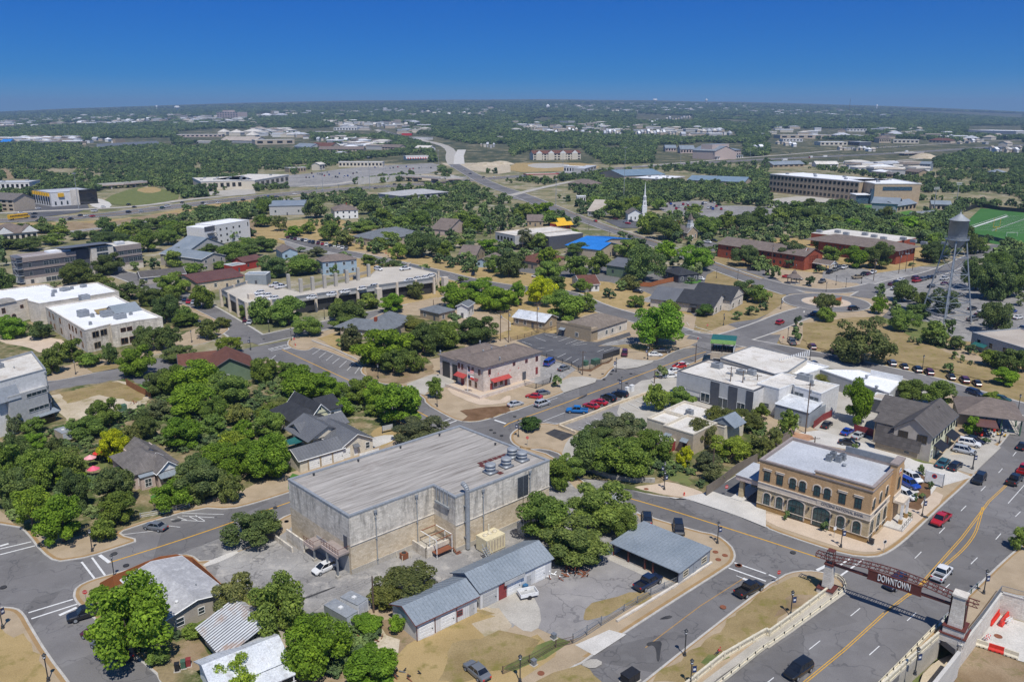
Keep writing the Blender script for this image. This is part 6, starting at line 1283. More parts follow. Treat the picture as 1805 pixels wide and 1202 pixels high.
for a,b,h,D_,w_,r_,lab,k in(('80,300','440,300',9,40,'stucco_beige','roof_cream','long pale shopping building beyond the highway, upper left of the lorries','flat'),('365,350','555,350',8,40,'stucco_cream','roof_white','white-roofed store directly beyond the lorries','flat'),('560,345','640,350',8,30,'dark_panel','roof_grey','grey store with a curved front right of the white-roofed store','flat'),('780,330','860,332',11,30,'stucco_beige','shingle_taupe','dark-roofed store at the left end of the far shopping row','hip'),('880,332','1060,335',8,40,'stucco_cream','roof_cream','pale store with a purple-red front sign in the far shopping row','flat'),('1130,328','1285,335',6,25,'stucco_beige','shingle_brown','brown-roofed building right of the far shopping row','hip'),('825,283','940,285',7,40,'stucco_beige','roof_grey','round-cornered pale building above the far shopping row','hip'),('1370,315','1470,318',7,30,'stucco_beige','roof_grey','grey-roofed building in the plain left of the huge warehouse','hip'),('470,290','580,290',6,30,'stucco_beige','roof_grey','small grey-roofed building among trees above the highway','hip'),('550,247','690,250',7,40,'stucco_white','roof_white','flat white building near the foot of the radio mast','flat'),('100,320','240,322',6,30,'stucco_white','roof_cream','low white building with parked cars below the long pale shopping building','flat'),('335,500','490,500',4,18,'stucco_white','roof_cream','pale long house in trees above the college roof','gable'),('30,505','250,498',4,20,'stucco_tan','metal_roof','green-grey roofed building above the left end of the college block','gable'),('960,550','1060,560',4,14,'stucco_tan','shingle_taupe','taupe-roofed house left of the blue-grey glazed office','gable'),('780,570','870,575',4,14,'stucco_tan','shingle_grey','grey-roofed house in the trees behind the college roof','hip'),('1590,560','1680,560',4,14,'stucco_grey','metal_roof','grey-roofed house alone in the dark woods at the right','hip')):
 fb(D4,a,b,h,D_,w_,r_,lab,k,1,6)
e,L,D=fb(D3,'160,455','495,450',11,22,'stucco_cream','shingle_brown','three-storey cream hotel with four white gables under a maroon roof','gable',3,14)
for k in range(4):x=L*(.12+.25*k);m=MB();m.box(x-5,x+5,-1.2,0,0,11.5,'stucco_cream');m.face([(x-6,-1.25,11.5),(x+6,-1.25,11.5),(x,-1.25,16)],'white_paint');m.face([(x-6,-1.3,11.4),(x,-1.3,16),(x,10,16),(x-6,10,11.4)][::-1],'shingle_brown');m.face([(x+6,-1.3,11.4),(x,-1.3,16),(x,10,16),(x+6,10,11.4)],'shingle_brown');m.build('gable_front',e)
e,L,D=fb(D3,'1445,452','1625,440',15,45,'stucco_pink','metal_roof','large pale campus building with blue-grey roofs and a raised central block','hip',3,12,rise=5)
m=MB();m.box(L*.1,L*.75,12,34,15,25,'stucco_pink',top='metal_roof');m.build('upper_block',e);m=MB();[m.box(L*i/12,L*i/12+1,-4,-3,0,5,'white_paint')for i in range(13)];m.box(-1,L+1,-4.5,0,5,6,'metal_roof');m.build('colonnade',e)
fb(D3,'1285,435','1440,452',14,40,'stucco_pink','metal_roof','angled left wing of the large pale campus building','gable',3,8);fb(D3,'1200,405','1300,405',8,30,'stucco_pink','metal_roof','lower blue-grey roofed wing farther left on the campus','gable',1,5);fb(D3,'1095,392','1170,392',7,25,'stucco_pink','metal_roof','smallest blue-grey roofed campus wing, nearest the centre','gable',1,4)
fb(D3,'375,540','530,545',8,18,'stucco_white','roof_white','white bank-like building with a small yellow corner sign','flat',1,8);fb(D3,'520,565','605,540',9,14,'stucco_grey','roof_grey','grey and white block at the right end of the white building','flat',2,4)
fb(D3,'115,580','345,575',4.5,14,'stucco_beige','roof_cream','petrol station with a cream and red edged canopy','flat',0,0,trim='red_paint');fb(D3,'800,600','1090,590',6,60,'stucco_beige','roof_bluegrey','sprawling school with low blue-grey roofs, main wing','gable',0,0,rise=5);fb(D3,'1080,620','1230,600',5,40,'stucco_beige','roof_white','white flat-roofed middle wing of the sprawling blue-roofed school','flat',0,0,units=4);fb(D3,'1250,625','1650,640',5,40,'stucco_beige','roof_bluegrey','long right wing of the sprawling blue-roofed school','gable',0,0,rise=4)
fb(D3,'405,645','575,655',4.5,20,'stucco_tan','shingle_taupe','brown-roofed low building left of the blue-roofed school','hip',1,6);fb(D3,'470,750','530,750',5,10,'stucco_white','roof_white','small white building with tall windows beside the oaks on the avenue','flat',1,4)
fb(D2,'1030,745','1365,715',5,34,'stucco_grey','roof_greyhouse','long low hall with a grey sheet roof among oaks below the highway','hip',1,8,rise=3)
fb(D2,'0,345','278,338',11,40,'stucco_beige','roof_cream','large cream flat-roofed block left of the climbing avenue','flat',1,4);fb(D2,'275,380','390,385',7,30,'stucco_grey','metal_roof','grey-roofed hall right of the large cream block','gable',0,0);fb(D2,'395,380','540,385',8,30,'stucco_beige','shingle_brown','dark-framed brown-roofed hall right of the grey-roofed hall','gable',1,6)
fb(D2,'450,402','765,402',7,24,'stucco_beige','shingle_taupe','long apartment building with a taupe roof and white gables','gable',2,12);fb(D2,'895,385','1020,388',7,24,'stucco_beige','shingle_taupe','shorter taupe-roofed apartment building right of the long one','gable',2,6)
fb(D2,'590,500','900,500',7,20,'stucco_cream','roof_cream','shopping row with cream gabled fronts above the oak-lined car park','flat',1,12);fb(D2,'455,525','495,520',8,12,'stucco_cream','roof_cream','small cream tower-like shop at the left end of the shopping row','gable',1,2);fb(D2,'240,540','360,535',6,16,'stucco_tan','roof_tan','low tan shop behind the big tan store','flat',1,6)
e,L,D=fb(D2,'1065,455','1225,452',7,18,'stucco_white','roof_white','restaurant with a red and white striped awning','flat',0,0);m=MB();[m.box(L*i/18,L*(i+1)/18,-2.5,-.05,3,4.5,'red_plastic' if i%2 else 'white_paint')for i in range(18)];m.build('awning',e)
fb(D2,'1130,385','1230,388',6,20,'stucco_white','roof_cream','white shed-like building beside the climbing avenue','gable',1,5);fb(D2,'1035,278','1105,278',7,25,'red_paint','roof_white','red-fronted store halfway up the climbing avenue','flat',0,0);fb(D2,'1105,308','1220,310',6,25,'stucco_white','roof_white','white store just below the red-fronted one','flat',0,0);fb(D2,'555,243','720,243',9,50,'stucco_white','roof_white','white flat-roofed store left of the top of the climbing avenue','flat',1,8);fb(D2,'380,265','560,268',6,50,'stucco_grey','roof_cream','low wide pale store left of the white flat-roofed one','flat',0,0)
e,L,D=fb(D1,'1425,665','1800,650',8.5,60,'stucco_cream','roof_cream','big tan retail store with grey-cream roof beyond the highway','flat',1,9,units=8);fb(D2,'0,655','240,610',8.5,50,'stucco_cream','roof_cream','right-hand part of the tan retail block with arched openings','flat',1,7,units=3)
b=Bd('office_building','white and glass office with a row of bright yellow sunshades and a stone stair tower','office',D1('228,662')[0],D1('355,682')[0],11.5,.05);L=b.L;D=abs(b.l(D1('600,650'),11.5)[0][1]);b.rect(0,L,0,D,11.5,'stucco_white','roof_grey',cap='dark_panel')
for i in range(7):x=L*(i+.6)/7.4;m=MB();m.box(-1.1,1.1,-1.4,0,8.2,11.0,'yellow_paint');b.place('sunshade',m.mesh('sunshade'),(x,0),0,0);m=MB();m.box(-1.1,1.1,-.1,0,1,7.6,'glass_dark');b.place('window',m.mesh('window'),(x,0),0,0)
R_=((L,0),(L,D));m=MB();m.box(-.1,.6,D*.42,D*.6,0,13,'limestone_white');m.build('stone_tower',b.e,loc=(L,0,0));m=MB();m.box(-.1,.9,D*.6+.01,D,0,12.4,'glass_dark',top='dark_panel');m.build('glass_wing',b.e,loc=(L,0,0));m=MB();m.box(0,1.2,D*.15,D*.27,7.6,10.6,'yellow_paint');m.build('sunshade',b.e,loc=(L,0,0));b.row(*R_,3,1,1.4,3,.02,.4,fr=False);b.done()
fb(D1,'-120,805','105,815',9,20,'stucco_beige','shingle_grey','three-storey beige inn with a grey roof at the left edge beside the highway','gable',3,5);fb(D1,'-60,662','212,658',7,30,'stucco_white','roof_grey','low white building with grey roof at the left edge behind the beige inn','flat',1,8,units=2)
e,L,D=fb(C1,'-60,320','270,290',5,22,'stucco_cream','shingle_taupe','sprawling grey-roofed lodge with white gables at the left edge','hip',1,8,rise=5)
for x in(L*.3,L*.85):m=MB();m.face([(x-5,-.6,5),(x+5,-.6,5),(x,-.6,9)],'white_paint');m.face([(x-5.5,-.7,4.8),(x,-.7,9.3),(x,9,9.3),(x-5.5,9,4.8)][::-1],'shingle_taupe');m.face([(x+5.5,-.7,4.8),(x,-.7,9.3),(x,9,9.3),(x+5.5,9,4.8)],'shingle_taupe');m.build('gable_front',e)
p=fbase(D1,'745,378');q=fbase(D1,'1160,345');d=q-p;L=d.xy.length;e=empty('stadium_stand',p,math.atan2(d.y,d.x),'long grey stadium stand with a tan press box, in the woods at upper left','grandstand');m=MB();[m.box(0,L,k*1.6,k*1.6+1.6,0,1.2+k*.95,'galv')for k in range(12)];m.build('seating',e);m=MB();m.box(L*.3,L*.46,19.5,26,0,19,'stucco_tan');m.build('press_box',e)
fb(D1,'565,380','735,378',3,20,'galv','galv','low grey field structure left of the stadium stand','flat',0,0);fb(D1,'1250,290','1570,285',7,50,'stucco_pink','roof_cream','long pale pink school wing at the left of the far school','flat',1,10)
for i,(x0,x1,y)in enumerate(((1540,1600,275),(1620,1700,280),(1715,1800,272),(1740,1805,300))):fb(D1,'%d,%d'%(x0,y),'%d,%d'%(x1,y),9,40,'stucco_cream','roof_cream','cream hip-roofed block of the far school','hip',0,0,group='far school blocks',auto=1)
fb(D1,'1350,330','1550,332',4,40,'stucco_grey','roof_cream','low pale outbuildings below the long pink school wing','flat',0,0);fb(D1,'1560,325','1805,332',5,40,'stucco_grey','roof_tan','long grey-roofed shed at the right end of the far school','gable',0,0)
e,L,D=fb(D1,'1535,160','1685,160',34,60,'stucco_pink','roof_tan','large pink hospital block standing out of the far woods','flat',4,8);m=MB();m.box(L*.25,L*.5,5,50,34,44,'stucco_pink');m.build('upper_block',e);fb(D1,'1390,170','1530,168',14,60,'stucco_white','roof_white','low white wing left of the pink hospital','flat',0,0)
fb(D1,'5,345','70,345',7,30,'stucco_white','roof_blue','small building with a teal roof at the left edge of the plain','gable',0,0)
def fartower(t,a,w_,hh,lab,lw=.35):
 p=fbase(t,a);s=p.y/F*w_;h=p.y/F*hh;e=empty('far_water_tower',p,0,lab,'water tower');m=MB();m.lathe([(s*.35,h*.55),(s*.5,h*.7),(s*.5,h*.88),(s*.3,h),(0.1,h*1.02)],'white_paint',16);m.build('tank',e,smooth=True);m=MB();m.lathe([(s*lw*.5,-20),(s*lw*.35,h*.56)],'white_paint',12);m.build('stem',e)
fartower(D1,'1255,112',9,10,'squat white water tower on the skyline at the left');fartower(D1,'1110,100',3,8,'thin white water tower on the skyline, left of the squat one');fartower(D3,'1020,58',8,9,'pale water tower on the skyline, left of two near the centre right');fartower(D3,'1383,58',4,9,'smaller pale water tower on the skyline, right of two near the centre right');fartower(D4,'762,95',3,8,'white standpipe tower on the skyline at the right',.95)
rr=random.Random(21);NM=1.7
for t,x0,x1,y,n,h in((D1,200,290,218,1,8),(D1,80,250,330,3,7),(D1,400,1100,175,12,8),(D1,500,1080,190,8,8),(D1,600,830,325,3,6),(D1,1280,1380,178,2,10),(D1,0,60,215,2,8),(D2,30,220,148,2,12),(D2,490,820,198,6,7),(D2,830,1080,215,5,8),(D2,1165,1240,122,2,12),(D2,1250,1750,125,8,8),(D2,210,540,132,4,8),(D2,430,720,322,5,6),(D2,1590,1700,360,3,6),(D2,1705,1760,300,1,8),(D3,250,280,78,1,20),(D3,455,570,76,2,10),(D3,600,800,108,4,8),(D3,80,220,235,3,8),(D3,240,480,262,6,8),(D3,500,630,268,3,7),(D3,660,785,278,4,9),(D3,880,1190,280,8,9),(D3,1205,1300,292,2,8),(D3,1315,1580,272,4,9),(D3,1100,1280,160,5,8),(D3,975,1070,182,3,6),(D3,400,470,195,1,14),(D3,1150,1760,92,10,7),(D3,1760,1805,290,1,8),(D3,1720,1800,380,2,6),(D4,0,140,115,2,8),(D4,150,480,130,5,7),(D4,1000,1100,248,2,8),(D4,1160,1340,298,4,6),(D4,1480,1700,300,3,7),(D4,1350,1560,330,4,5),(D4,1560,1800,390,6,6),(D4,1680,1740,345,1,6),(D4,620,700,290,2,6),(D4,500,760,385,5,5),(D4,60,200,350,3,5)):
 n=int(n*NM+.5)if n>2 else n
 for i in range(n):
  w_=(x1-x0)/n;a0=x0+w_*i+w_*.1;a1=a0+w_*rr.uniform(.45,.8);yy=y+rr.uniform(-11,11)
  if a1-a0>80:a1=a0+80
  wl,rf=rr.choice((('stucco_white','roof_white'),('stucco_beige','roof_cream'),('stucco_grey','roof_grey'),('stucco_cream','roof_tan')))
  fb(t,'%f,%f'%(a0,yy),'%f,%f'%(a1,yy),h,h*3.2,wl,rf,{'roof_white':'small bright white building','roof_cream':'small cream-roofed building','roof_grey':'small grey-roofed building','roof_tan':'small tan-roofed building'}[rf],rr.choice(('flat','gable','hip')),0,0,name='far_building',group='small buildings scattered over the far plain',auto=1)
def bridge(t,s,w_,lab,z=6,wall='concrete'):
 g=[fbase(t,c)for c in s.split()];e=empty('road_bridge',g[0],0,lab,'bridge')
 for a,b in zip(g,g[1:]):
  d=b-a;L=d.xy.length;m=MB();m.box(0,L,-w_/2,w_/2,z-1.4,z,wall);m.box(0,L,-w_/2-.2,-w_/2,z-.3,z+1,'concrete_white');m.box(0,L,w_/2,w_/2+.2,z-.3,z+1,'concrete_white');m.box(0,L,-w_/2-.25,-w_/2-.201,z-1.4,z-.3,'stucco_pink');o=m.build('deck',e,loc=a-g[0],rz=math.atan2(d.y,d.x));k=max(1,int(L/22))
  for j in range(k):m=MB();m.box(-.8,.8,-w_/2+1,w_/2-1,0,z-1.4,'concrete');m.build('pier',e,loc=a-g[0]+d*((j+.5)/k),rz=math.atan2(d.y,d.x))
bridge(D2,'1060,598 1200,605 1340,618 1450,615',11,'curving slip-road bridge with dark openings at the interchange');bridge(D1,'700,660 870,650 1030,635',6,'thin railway bridge on piers behind the green field',5);bridge(D2,'1365,600 1450,612',16,'short bridge carrying the avenue over the highway',5);bridge(D4,'920,425 1060,415',20,'highway bridge with a green sign at far right',6)
p,q=fbase(D2,'730,625'),fbase(D2,'1065,595');d=q-p;e=empty('retaining_wall',p,math.atan2(d.y,d.x),'long white retaining wall beside the highway at the interchange','wall');m=MB();m.box(0,d.xy.length,0,1,0,7,'concrete_white');m.build('wall',e)
for t,a,r_,h_,mt,lab in((D2,'1620,490',26,5,'caliche','broad pale spoil heap at the interchange works'),(D2,'1735,480',22,5,'caliche','tan spoil heap at the right of the interchange works'),(D4,'1095,440',26,9,'caliche','conical gravel heap beside the far right highway')):
 p=fbase(t,a);e=empty('spoil_heap',p,0,lab,'heap');m=MB();m.lathe([(r_,0),(r_*.75,h_*.4),(r_*.4,h_*.85),(r_*.1,h_)],mt,18);m.build('mound',e)
 # TREES
import numpy as np
rng=np.random.default_rng(11)
def crown_mesh(name,kind,nclump,nleaf,leaf,seed,squash=1.0):
 """crown in a unit space (radius 1, half height 1) built from many small leaf faces set on uneven clumps"""
 r=np.random.default_rng(seed);cl=[]
 for i in range(nclump):
  d=r.normal(size=3);d/=np.linalg.norm(d)
  if d[2]<-.85:d[2]*=-.6
  if kind=='round':q,cr=.60*r.uniform(.8,1.1),r.uniform(.34,.44)
  elif kind=='open':q,cr=.74*r.uniform(.55,1.1),r.uniform(.17,.30)
  elif kind=='cone':q,cr=.6*r.uniform(.6,1.0),r.uniform(.26,.38)
  elif kind=='palm':q,cr=.5,.2
  else:q,cr=.72*r.uniform(.5,1.16),r.uniform(.17,.34)
  c=d*q
  if kind=='cone':c[:2]*=(1.15-.75*(c[2]+.6))
  cl.append((c,cr))
 cs=np.array([c for c,_ in cl]);rs=np.array([q for _,q in cl])
 w=rs**2;w/=w.sum();idx=r.choice(len(cl),nleaf,p=w)
 d=r.normal(size=(nleaf,3));d/=np.linalg.norm(d,axis=1)[:,None];d[:,2]=np.where(d[:,2]<-.75,-d[:,2]*.7,d[:,2])
 p=cs[idx]+d*rs[idx][:,None]*(1-.42*r.random(nleaf)**2)[:,None]*np.array([1,1,.85])
 n=d+r.normal(size=(nleaf,3))*.55+np.array([0,0,.35]);n/=np.linalg.norm(n,axis=1)[:,None]
 t=np.cross(n,r.normal(size=(nleaf,3)));t/=np.linalg.norm(t,axis=1)[:,None];b=np.cross(n,t)
 sz=leaf*r.uniform(.6,1.35,nleaf)[:,None];as_=r.uniform(.55,1.0,nleaf)[:,None]
 P=np.empty((nleaf,4,3));P[:,0]=p-t*sz;P[:,1]=p-b*sz*as_;P[:,2]=p+t*sz;P[:,3]=p+b*sz*as_
 P=P.reshape(-1,3);me=bpy.data.meshes.new(name);me.vertices.add(len(P));me.vertices.foreach_set('co',P.ravel())
 me.loops.add(nleaf*4);me.loops.foreach_set('vertex_index',np.arange(nleaf*4));me.polygons.add(nleaf);me.polygons.foreach_set('loop_start',np.arange(nleaf)*4)
 me.materials.append(M('leaf'));me.update(calc_edges=True);return me,cl
def trunk_mesh(seed,cl,spread=.6):
 r=random.Random(seed);m=MB();base=Vector((0,0,0));fork=Vector((r.uniform(-.05,.05),r.uniform(-.05,.05),.42))
 m.tube(base,fork,.085,.06,'bark',7);m.tube(base,(0,0,.04),.13,.09,'bark',7)
 for c,q in cl[:9]:
  e=Vector((c[0]*.8,c[1]*.8,.95+c[2]*.25));mid=fork.lerp(e,.5)+Vector((0,0,-.06));m.tube(fork,mid,.045,.03,'bark',5,False);m.tube(mid,e,.03,.012,'bark',5,False)
 return m.mesh('trunk')
CR={}
def proto(kind,lod,v):
 key=(kind,lod,v)
 if key not in CR:
  n={0:15000,1:4200,2:900}[lod];lf={0:.036,1:.062,2:.13}[lod];nc={'round':14,'open':34}.get(kind,38)
  if kind=='open':n=int(n*.6)
  me,cl=crown_mesh('crown',kind,nc,n,lf,hash((kind,lod,v))%1000 if False else sum(map(ord,kind))*7+lod*31+v*101)
  CR[key]=(me,trunk_mesh(v*13+lod,cl))
 return CR[key]
COL={'b':(.20,.335,.035),'m':(.20,.29,.06),'d':(.15,.215,.066),'o':(.20,.235,.07),'y':(.26,.35,.045),'Y':(.44,.50,.02),'r':(.095,.18,.045),'t':(.15,.19,.06),'k':(.16,.195,.09)}
LOOK={'b':'bright green','m':'mid green','d':'dark green','o':'olive green','y':'light green','Y':'yellow-green','r':'round dark green','t':'loose-crowned','k':'grey-green'}
KND={'r':'round','t':'open','y':'open'}
TREES=[]
def tree_at(x,y,rad,rv,clear,kind,px_w,z0=.1):
 TREES.append((px_w,x,y,rad,rv,clear,kind,z0))
def trees(t,s,z0=.1):
 for it in s.split():
  a=it.split(',');(cx,top),(_,bot)=t('%s,%s %s,%s'%(a[0],a[1],a[0],a[2]));(wx,_),(w0,_)=t('%s,0 0,0'%a[3]);w_=wx-w0;h=bot-top;cy=(top+bot)/2
  by=bot
  for _ in range(6):
   g=G(cx,by,z0);z=math.hypot(g.y,CAMZ);th=math.atan2(CAMZ,g.y);zc=g.y*CP+CAMZ*SP;s_=F/zc;R_=w_/2/s_
   hv=h/2/s_;rv=math.sqrt(max((R_*.42)**2,hv**2-(R_*math.sin(th))**2))/math.cos(th);rv=min(rv,R_*1.5);c=rv*.93+.15
   by+=cy-PX((g.x,g.y,z0+c))[1]
  g=G(cx,by,z0);tree_at(g.x,g.y,R_,rv,c,a[4],w_,z0)
trees(A1,'30,-60,200,200,m 90,60,290,190,d 175,170,400,200,y 340,210,480,260,b 240,-30,200,220,m 400,60,330,160,d 610,70,290,230,d 640,190,380,200,m 550,330,460,130,m 900,140,300,210,b 1060,30,250,260,d 1222,100,255,120,o 1300,-60,130,260,b 1335,290,480,285,d 700,655,1100,420,b 845,1010,1110,120,m 1262,640,900,240,o 525,690,760,90,b 1020,890,970,100,m 1255,1065,1280,230,y 930,920,975,70,m')
trees(A2,'120,650,990,300,m 330,860,1180,330,b 600,1000,1250,330,b 590,830,960,180,b 800,590,770,340,t 690,680,830,200,o 745,840,940,90,b 80,-100,130,220,b')
trees(A3,'160,200,470,300,m 340,340,590,340,d 470,140,400,330,m 590,300,450,150,m 625,285,340,60,y 250,30,190,130,m 1000,120,175,70,d 1090,90,140,70,o')
trees(A4,'93,290,350,42,b 290,345,410,52,b 1312,380,500,100,m 800,45,110,40,m 850,140,190,40,m 765,195,250,40,m 805,200,235,40,m 700,300,330,30,y 740,300,325,28,y')
trees(B1,'95,20,190,190,b 290,60,190,170,d 370,240,440,170,m 500,180,360,180,m 630,280,380,180,m 790,215,370,110,d 970,230,460,240,b 1050,100,280,190,d 1190,90,270,170,d 1260,230,350,230,d 1310,0,110,220,m 1480,50,190,170,o 1575,30,110,110,o 1620,155,290,190,y 110,700,860,110,k 240,740,860,150,m 740,600,820,220,m 600,740,900,260,m 815,810,1060,210,Y 1110,620,760,170,k 1030,700,900,200,d 930,790,950,150,o 1280,740,980,300,b 1130,400,600,200,d 1240,380,600,260,m 1410,330,600,320,b 1370,500,760,340,b 1620,420,660,300,m 1510,600,780,200,m 1700,640,800,160,o 1740,760,900,160,b 1560,930,1150,330,b 1420,1000,1202,260,d 1740,900,1110,200,b 820,1090,1250,280,d 480,950,1200,280,m 390,880,1010,120,d 220,850,1000,200,b 100,870,1130,220,d 60,1000,1202,220,d 320,1100,1250,230,d 520,1120,1250,220,b 1500,720,880,180,m 1640,820,960,180,y')
trees(B2,'70,320,500,200,m 330,380,640,380,b 500,430,610,260,b 170,600,720,200,o 90,640,750,170,m 100,690,890,230,m 110,870,1180,300,b 610,600,740,170,b 750,450,650,230,m 870,480,700,200,b 1010,500,810,390,b 1170,750,920,380,k 350,770,850,90,b 380,30,170,200,m 680,90,270,160,k 910,100,390,400,b 980,250,440,230,m 1130,270,430,150,m 1190,90,300,260,d 1340,60,260,240,m 1560,20,220,290,d 1100,50,110,200,o 630,30,120,200,m 1275,460,610,115,m 600,180,240,80,y 230,340,470,160,m 840,640,740,120,m')
trees(B3,'330,440,530,100,r 145,730,840,150,r 1070,365,470,105,r 1030,-50,250,370,b 1040,505,700,180,m 1200,530,690,190,m 520,850,1150,260,d 740,700,920,330,k 800,880,1180,400,m 990,840,1060,270,m 620,790,960,260,d 330,1030,1210,190,m 1330,760,960,200,o 1480,670,880,250,o 1640,690,850,230,o 1760,640,760,110,m 1560,850,1050,280,y 1740,860,1040,160,o 1225,940,1100,110,Y 1380,980,1130,200,k 1430,1060,1202,160,k 430,1000,1180,200,m')
trees(B4,'200,15,110,72,Y 195,90,200,100,m 400,-40,70,120,m 660,30,370,390,t 950,-20,140,200,m 1165,50,230,180,m 1270,20,180,100,d 1210,140,250,100,m 1010,160,215,60,y 1060,170,235,50,y 1315,160,265,110,d 1420,220,300,100,m 1305,265,335,60,y 1365,295,360,50,y 1420,330,370,40,y 1270,340,430,90,m 1570,260,380,160,m 1655,390,520,190,b 1690,260,420,170,d 1790,240,430,140,d 1590,0,110,130,d 390,390,510,220,o 612,480,800,220,b 1010,470,650,230,m 1200,480,690,240,m 130,690,880,140,m 20,800,1000,130,o 1430,730,860,120,b 1525,870,930,75,b 1570,555,630,110,m 600,920,1000,60,y 1075,1070,1150,55,y 1010,1100,1140,26,o')
trees(C1,'180,170,240,150,d 330,170,240,170,d 430,190,260,120,m 560,225,290,130,d 70,290,350,180,d 220,270,370,200,d 380,250,320,180,m 30,350,480,100,m 20,480,650,160,d 760,130,230,130,d 780,240,330,220,d 680,220,290,130,d 900,170,280,180,m 1010,150,240,130,d 1110,130,220,160,d 1230,150,250,180,m 1340,160,260,180,m 1050,220,380,230,m 1190,200,330,190,m 930,280,420,130,m 890,360,440,140,m 945,440,510,90,m 770,380,540,200,d 560,440,620,260,d 590,410,480,110,d 710,530,620,160,o 400,580,640,100,b 1010,410,480,110,m 1100,400,500,90,m 1240,360,490,170,m 1370,450,530,150,m 1270,330,400,100,m 1230,520,680,230,m 1435,605,780,160,m 1640,200,300,130,b 1650,310,460,220,m 1480,320,400,150,d 1750,270,350,120,m 1770,320,410,150,d 1740,100,140,120,d 1460,60,110,170,d 1560,440,500,130,m 1010,560,620,70,b 780,590,700,150,d 900,590,720,170,d 1070,620,760,190,d 1180,690,880,200,d 1320,760,890,130,m 1760,730,850,130,m 1210,640,760,130,m')
trees(C2,'70,0,110,120,m 50,110,200,150,m 180,120,230,120,t 270,190,270,120,b 430,-20,140,180,d 540,150,300,170,m 620,220,340,150,o 380,160,250,120,m 225,70,110,70,o 60,270,380,200,d 130,400,560,220,d 330,400,540,280,m 430,340,410,130,k 320,330,380,80,m 760,160,240,200,m 560,460,550,80,m 740,270,360,80,d 670,60,120,90,d 820,10,110,170,d 900,60,200,150,m 1000,-10,80,160,d 1010,120,240,170,m 1150,90,220,200,m 1150,20,90,150,d 1250,30,110,160,m 1340,110,190,110,m 1460,90,210,150,m 1540,120,250,160,m 1620,0,170,95,Y 1720,100,200,80,m 950,230,330,160,m 890,270,360,130,m 1180,240,420,240,d 1010,310,430,120,m 1310,370,460,90,m 1340,300,420,120,m 1480,280,350,140,m 1640,280,390,150,b 1485,410,510,100,b 1790,370,560,180,d 1690,400,520,150,m 800,390,470,120,m 970,440,490,140,d 1200,450,520,110,m 1140,590,710,120,o 1260,570,650,90,m 1340,560,640,100,m 980,670,810,200,b 800,660,780,150,m 680,720,880,260,d 590,700,850,130,m 240,690,900,260,m 60,700,880,180,m 1400,600,780,240,b 1600,560,730,280,b 1700,620,800,260,b 1460,540,600,110,b')
trees(C3,'40,560,780,120,b 30,380,540,160,d 90,210,360,140,k 200,240,360,180,m 260,340,500,180,y 270,430,600,200,m 330,540,640,120,d 210,560,760,210,Y 370,650,870,330,m 530,670,800,150,m 90,30,150,130,m 230,20,140,150,b 290,100,190,150,m 440,210,290,140,m 460,390,560,170,m 620,370,530,170,m 490,310,400,210,d 510,565,660,120,m 780,570,650,110,b 850,540,640,150,o 700,620,705,110,m 885,680,765,130,m 830,280,420,210,m 940,340,600,260,d 1110,300,430,170,b 1165,400,490,110,b 1310,330,510,240,b 1420,370,480,80,b 1660,330,480,190,d 980,100,250,180,m 1110,130,290,230,d 730,0,140,180,m 860,-20,100,150,m 600,-20,60,120,m 1050,0,80,120,m 1400,130,260,200,m 1540,90,230,150,m 1660,100,240,190,d 1770,60,210,150,d 1300,40,130,130,m 1370,740,830,130,r 1130,710,820,130,m 1600,780,855,90,m 1700,740,825,110,m 1640,570,710,190,d 1760,610,740,140,m 1790,720,790,80,m 1275,550,600,80,o 500,60,110,90,m')
trees(C4,'180,300,480,220,d 145,420,495,90,m 45,450,570,90,m 300,545,620,100,m 360,460,530,90,m 390,260,380,160,b 430,330,440,150,m 600,340,490,200,b 780,310,500,230,d 790,590,670,100,b 790,660,730,80,m 775,690,815,110,b 405,670,860,190,t 940,580,730,190,d 880,710,790,80,m 1090,660,760,150,d 1050,730,850,170,d 1240,630,810,190,d 60,60,180,140,m 180,20,170,180,d 290,60,190,200,d 300,0,100,170,d 470,0,110,160,d 460,110,200,160,m 590,140,230,140,b 670,100,170,90,d 760,130,250,150,d 825,50,175,110,t 970,120,240,180,b 1070,150,250,120,m 1000,230,310,150,d 1090,230,320,110,m 1165,160,230,80,d 1180,240,340,160,m 1150,310,450,190,d 1410,200,400,140,d 1490,270,390,130,m 1460,420,650,220,d 1570,440,720,240,d 1690,420,700,230,d 1600,380,500,200,m 1720,360,480,150,d 1790,330,430,100,d 1800,480,650,120,d 1780,640,760,100,m 1600,720,960,230,t 1010,445,475,60,m 330,490,..,..'.replace(' 330,490,..,..',''))
TREES.sort(key=lambda q:-q[0])
def grow(q,i):
 pw,x,y,rad,rv,c,kind,z0=q
 lod=0 if pw>46 else 1 if pw>20 else 2;k=KND.get(kind,'oak');nv={0:3,1:3,2:2}[lod]
 me,tr_=proto(k,lod,i%nv);r=random.Random(i)
 c0=COL[kind];j=r.uniform(.8,1.2);col=(c0[0]*j*r.uniform(.93,1.1),c0[1]*j,c0[2]*j*r.uniform(.85,1.15),1)
 e=empty('tree',(x,y,z0),r.uniform(0,6.28),LOOK[kind],'tree','trees of the town')
 e['auto']=1;e['pxw']=pw
 o=bpy.data.objects.new('crown',me);o.parent=e;o.location=(0,0,c);o.scale=(rad*1.16,rad*1.16,rv*1.16);o.color=col;link(o)
 o=bpy.data.objects.new('trunk',tr_);o.parent=e;o.scale=(rad*.75,rad*.75,c*.98);link(o)
 return e
for i,q in enumerate(TREES[:300]):grow(q,i)
TC=[(q[1],q[2],q[3])for q in TREES]
m_,t_,b_=base_mat('leaf_far',.8,.1)
oi=t_.nodes.new('ShaderNodeObjectInfo');ge=t_.nodes.new('ShaderNodeNewGeometry')
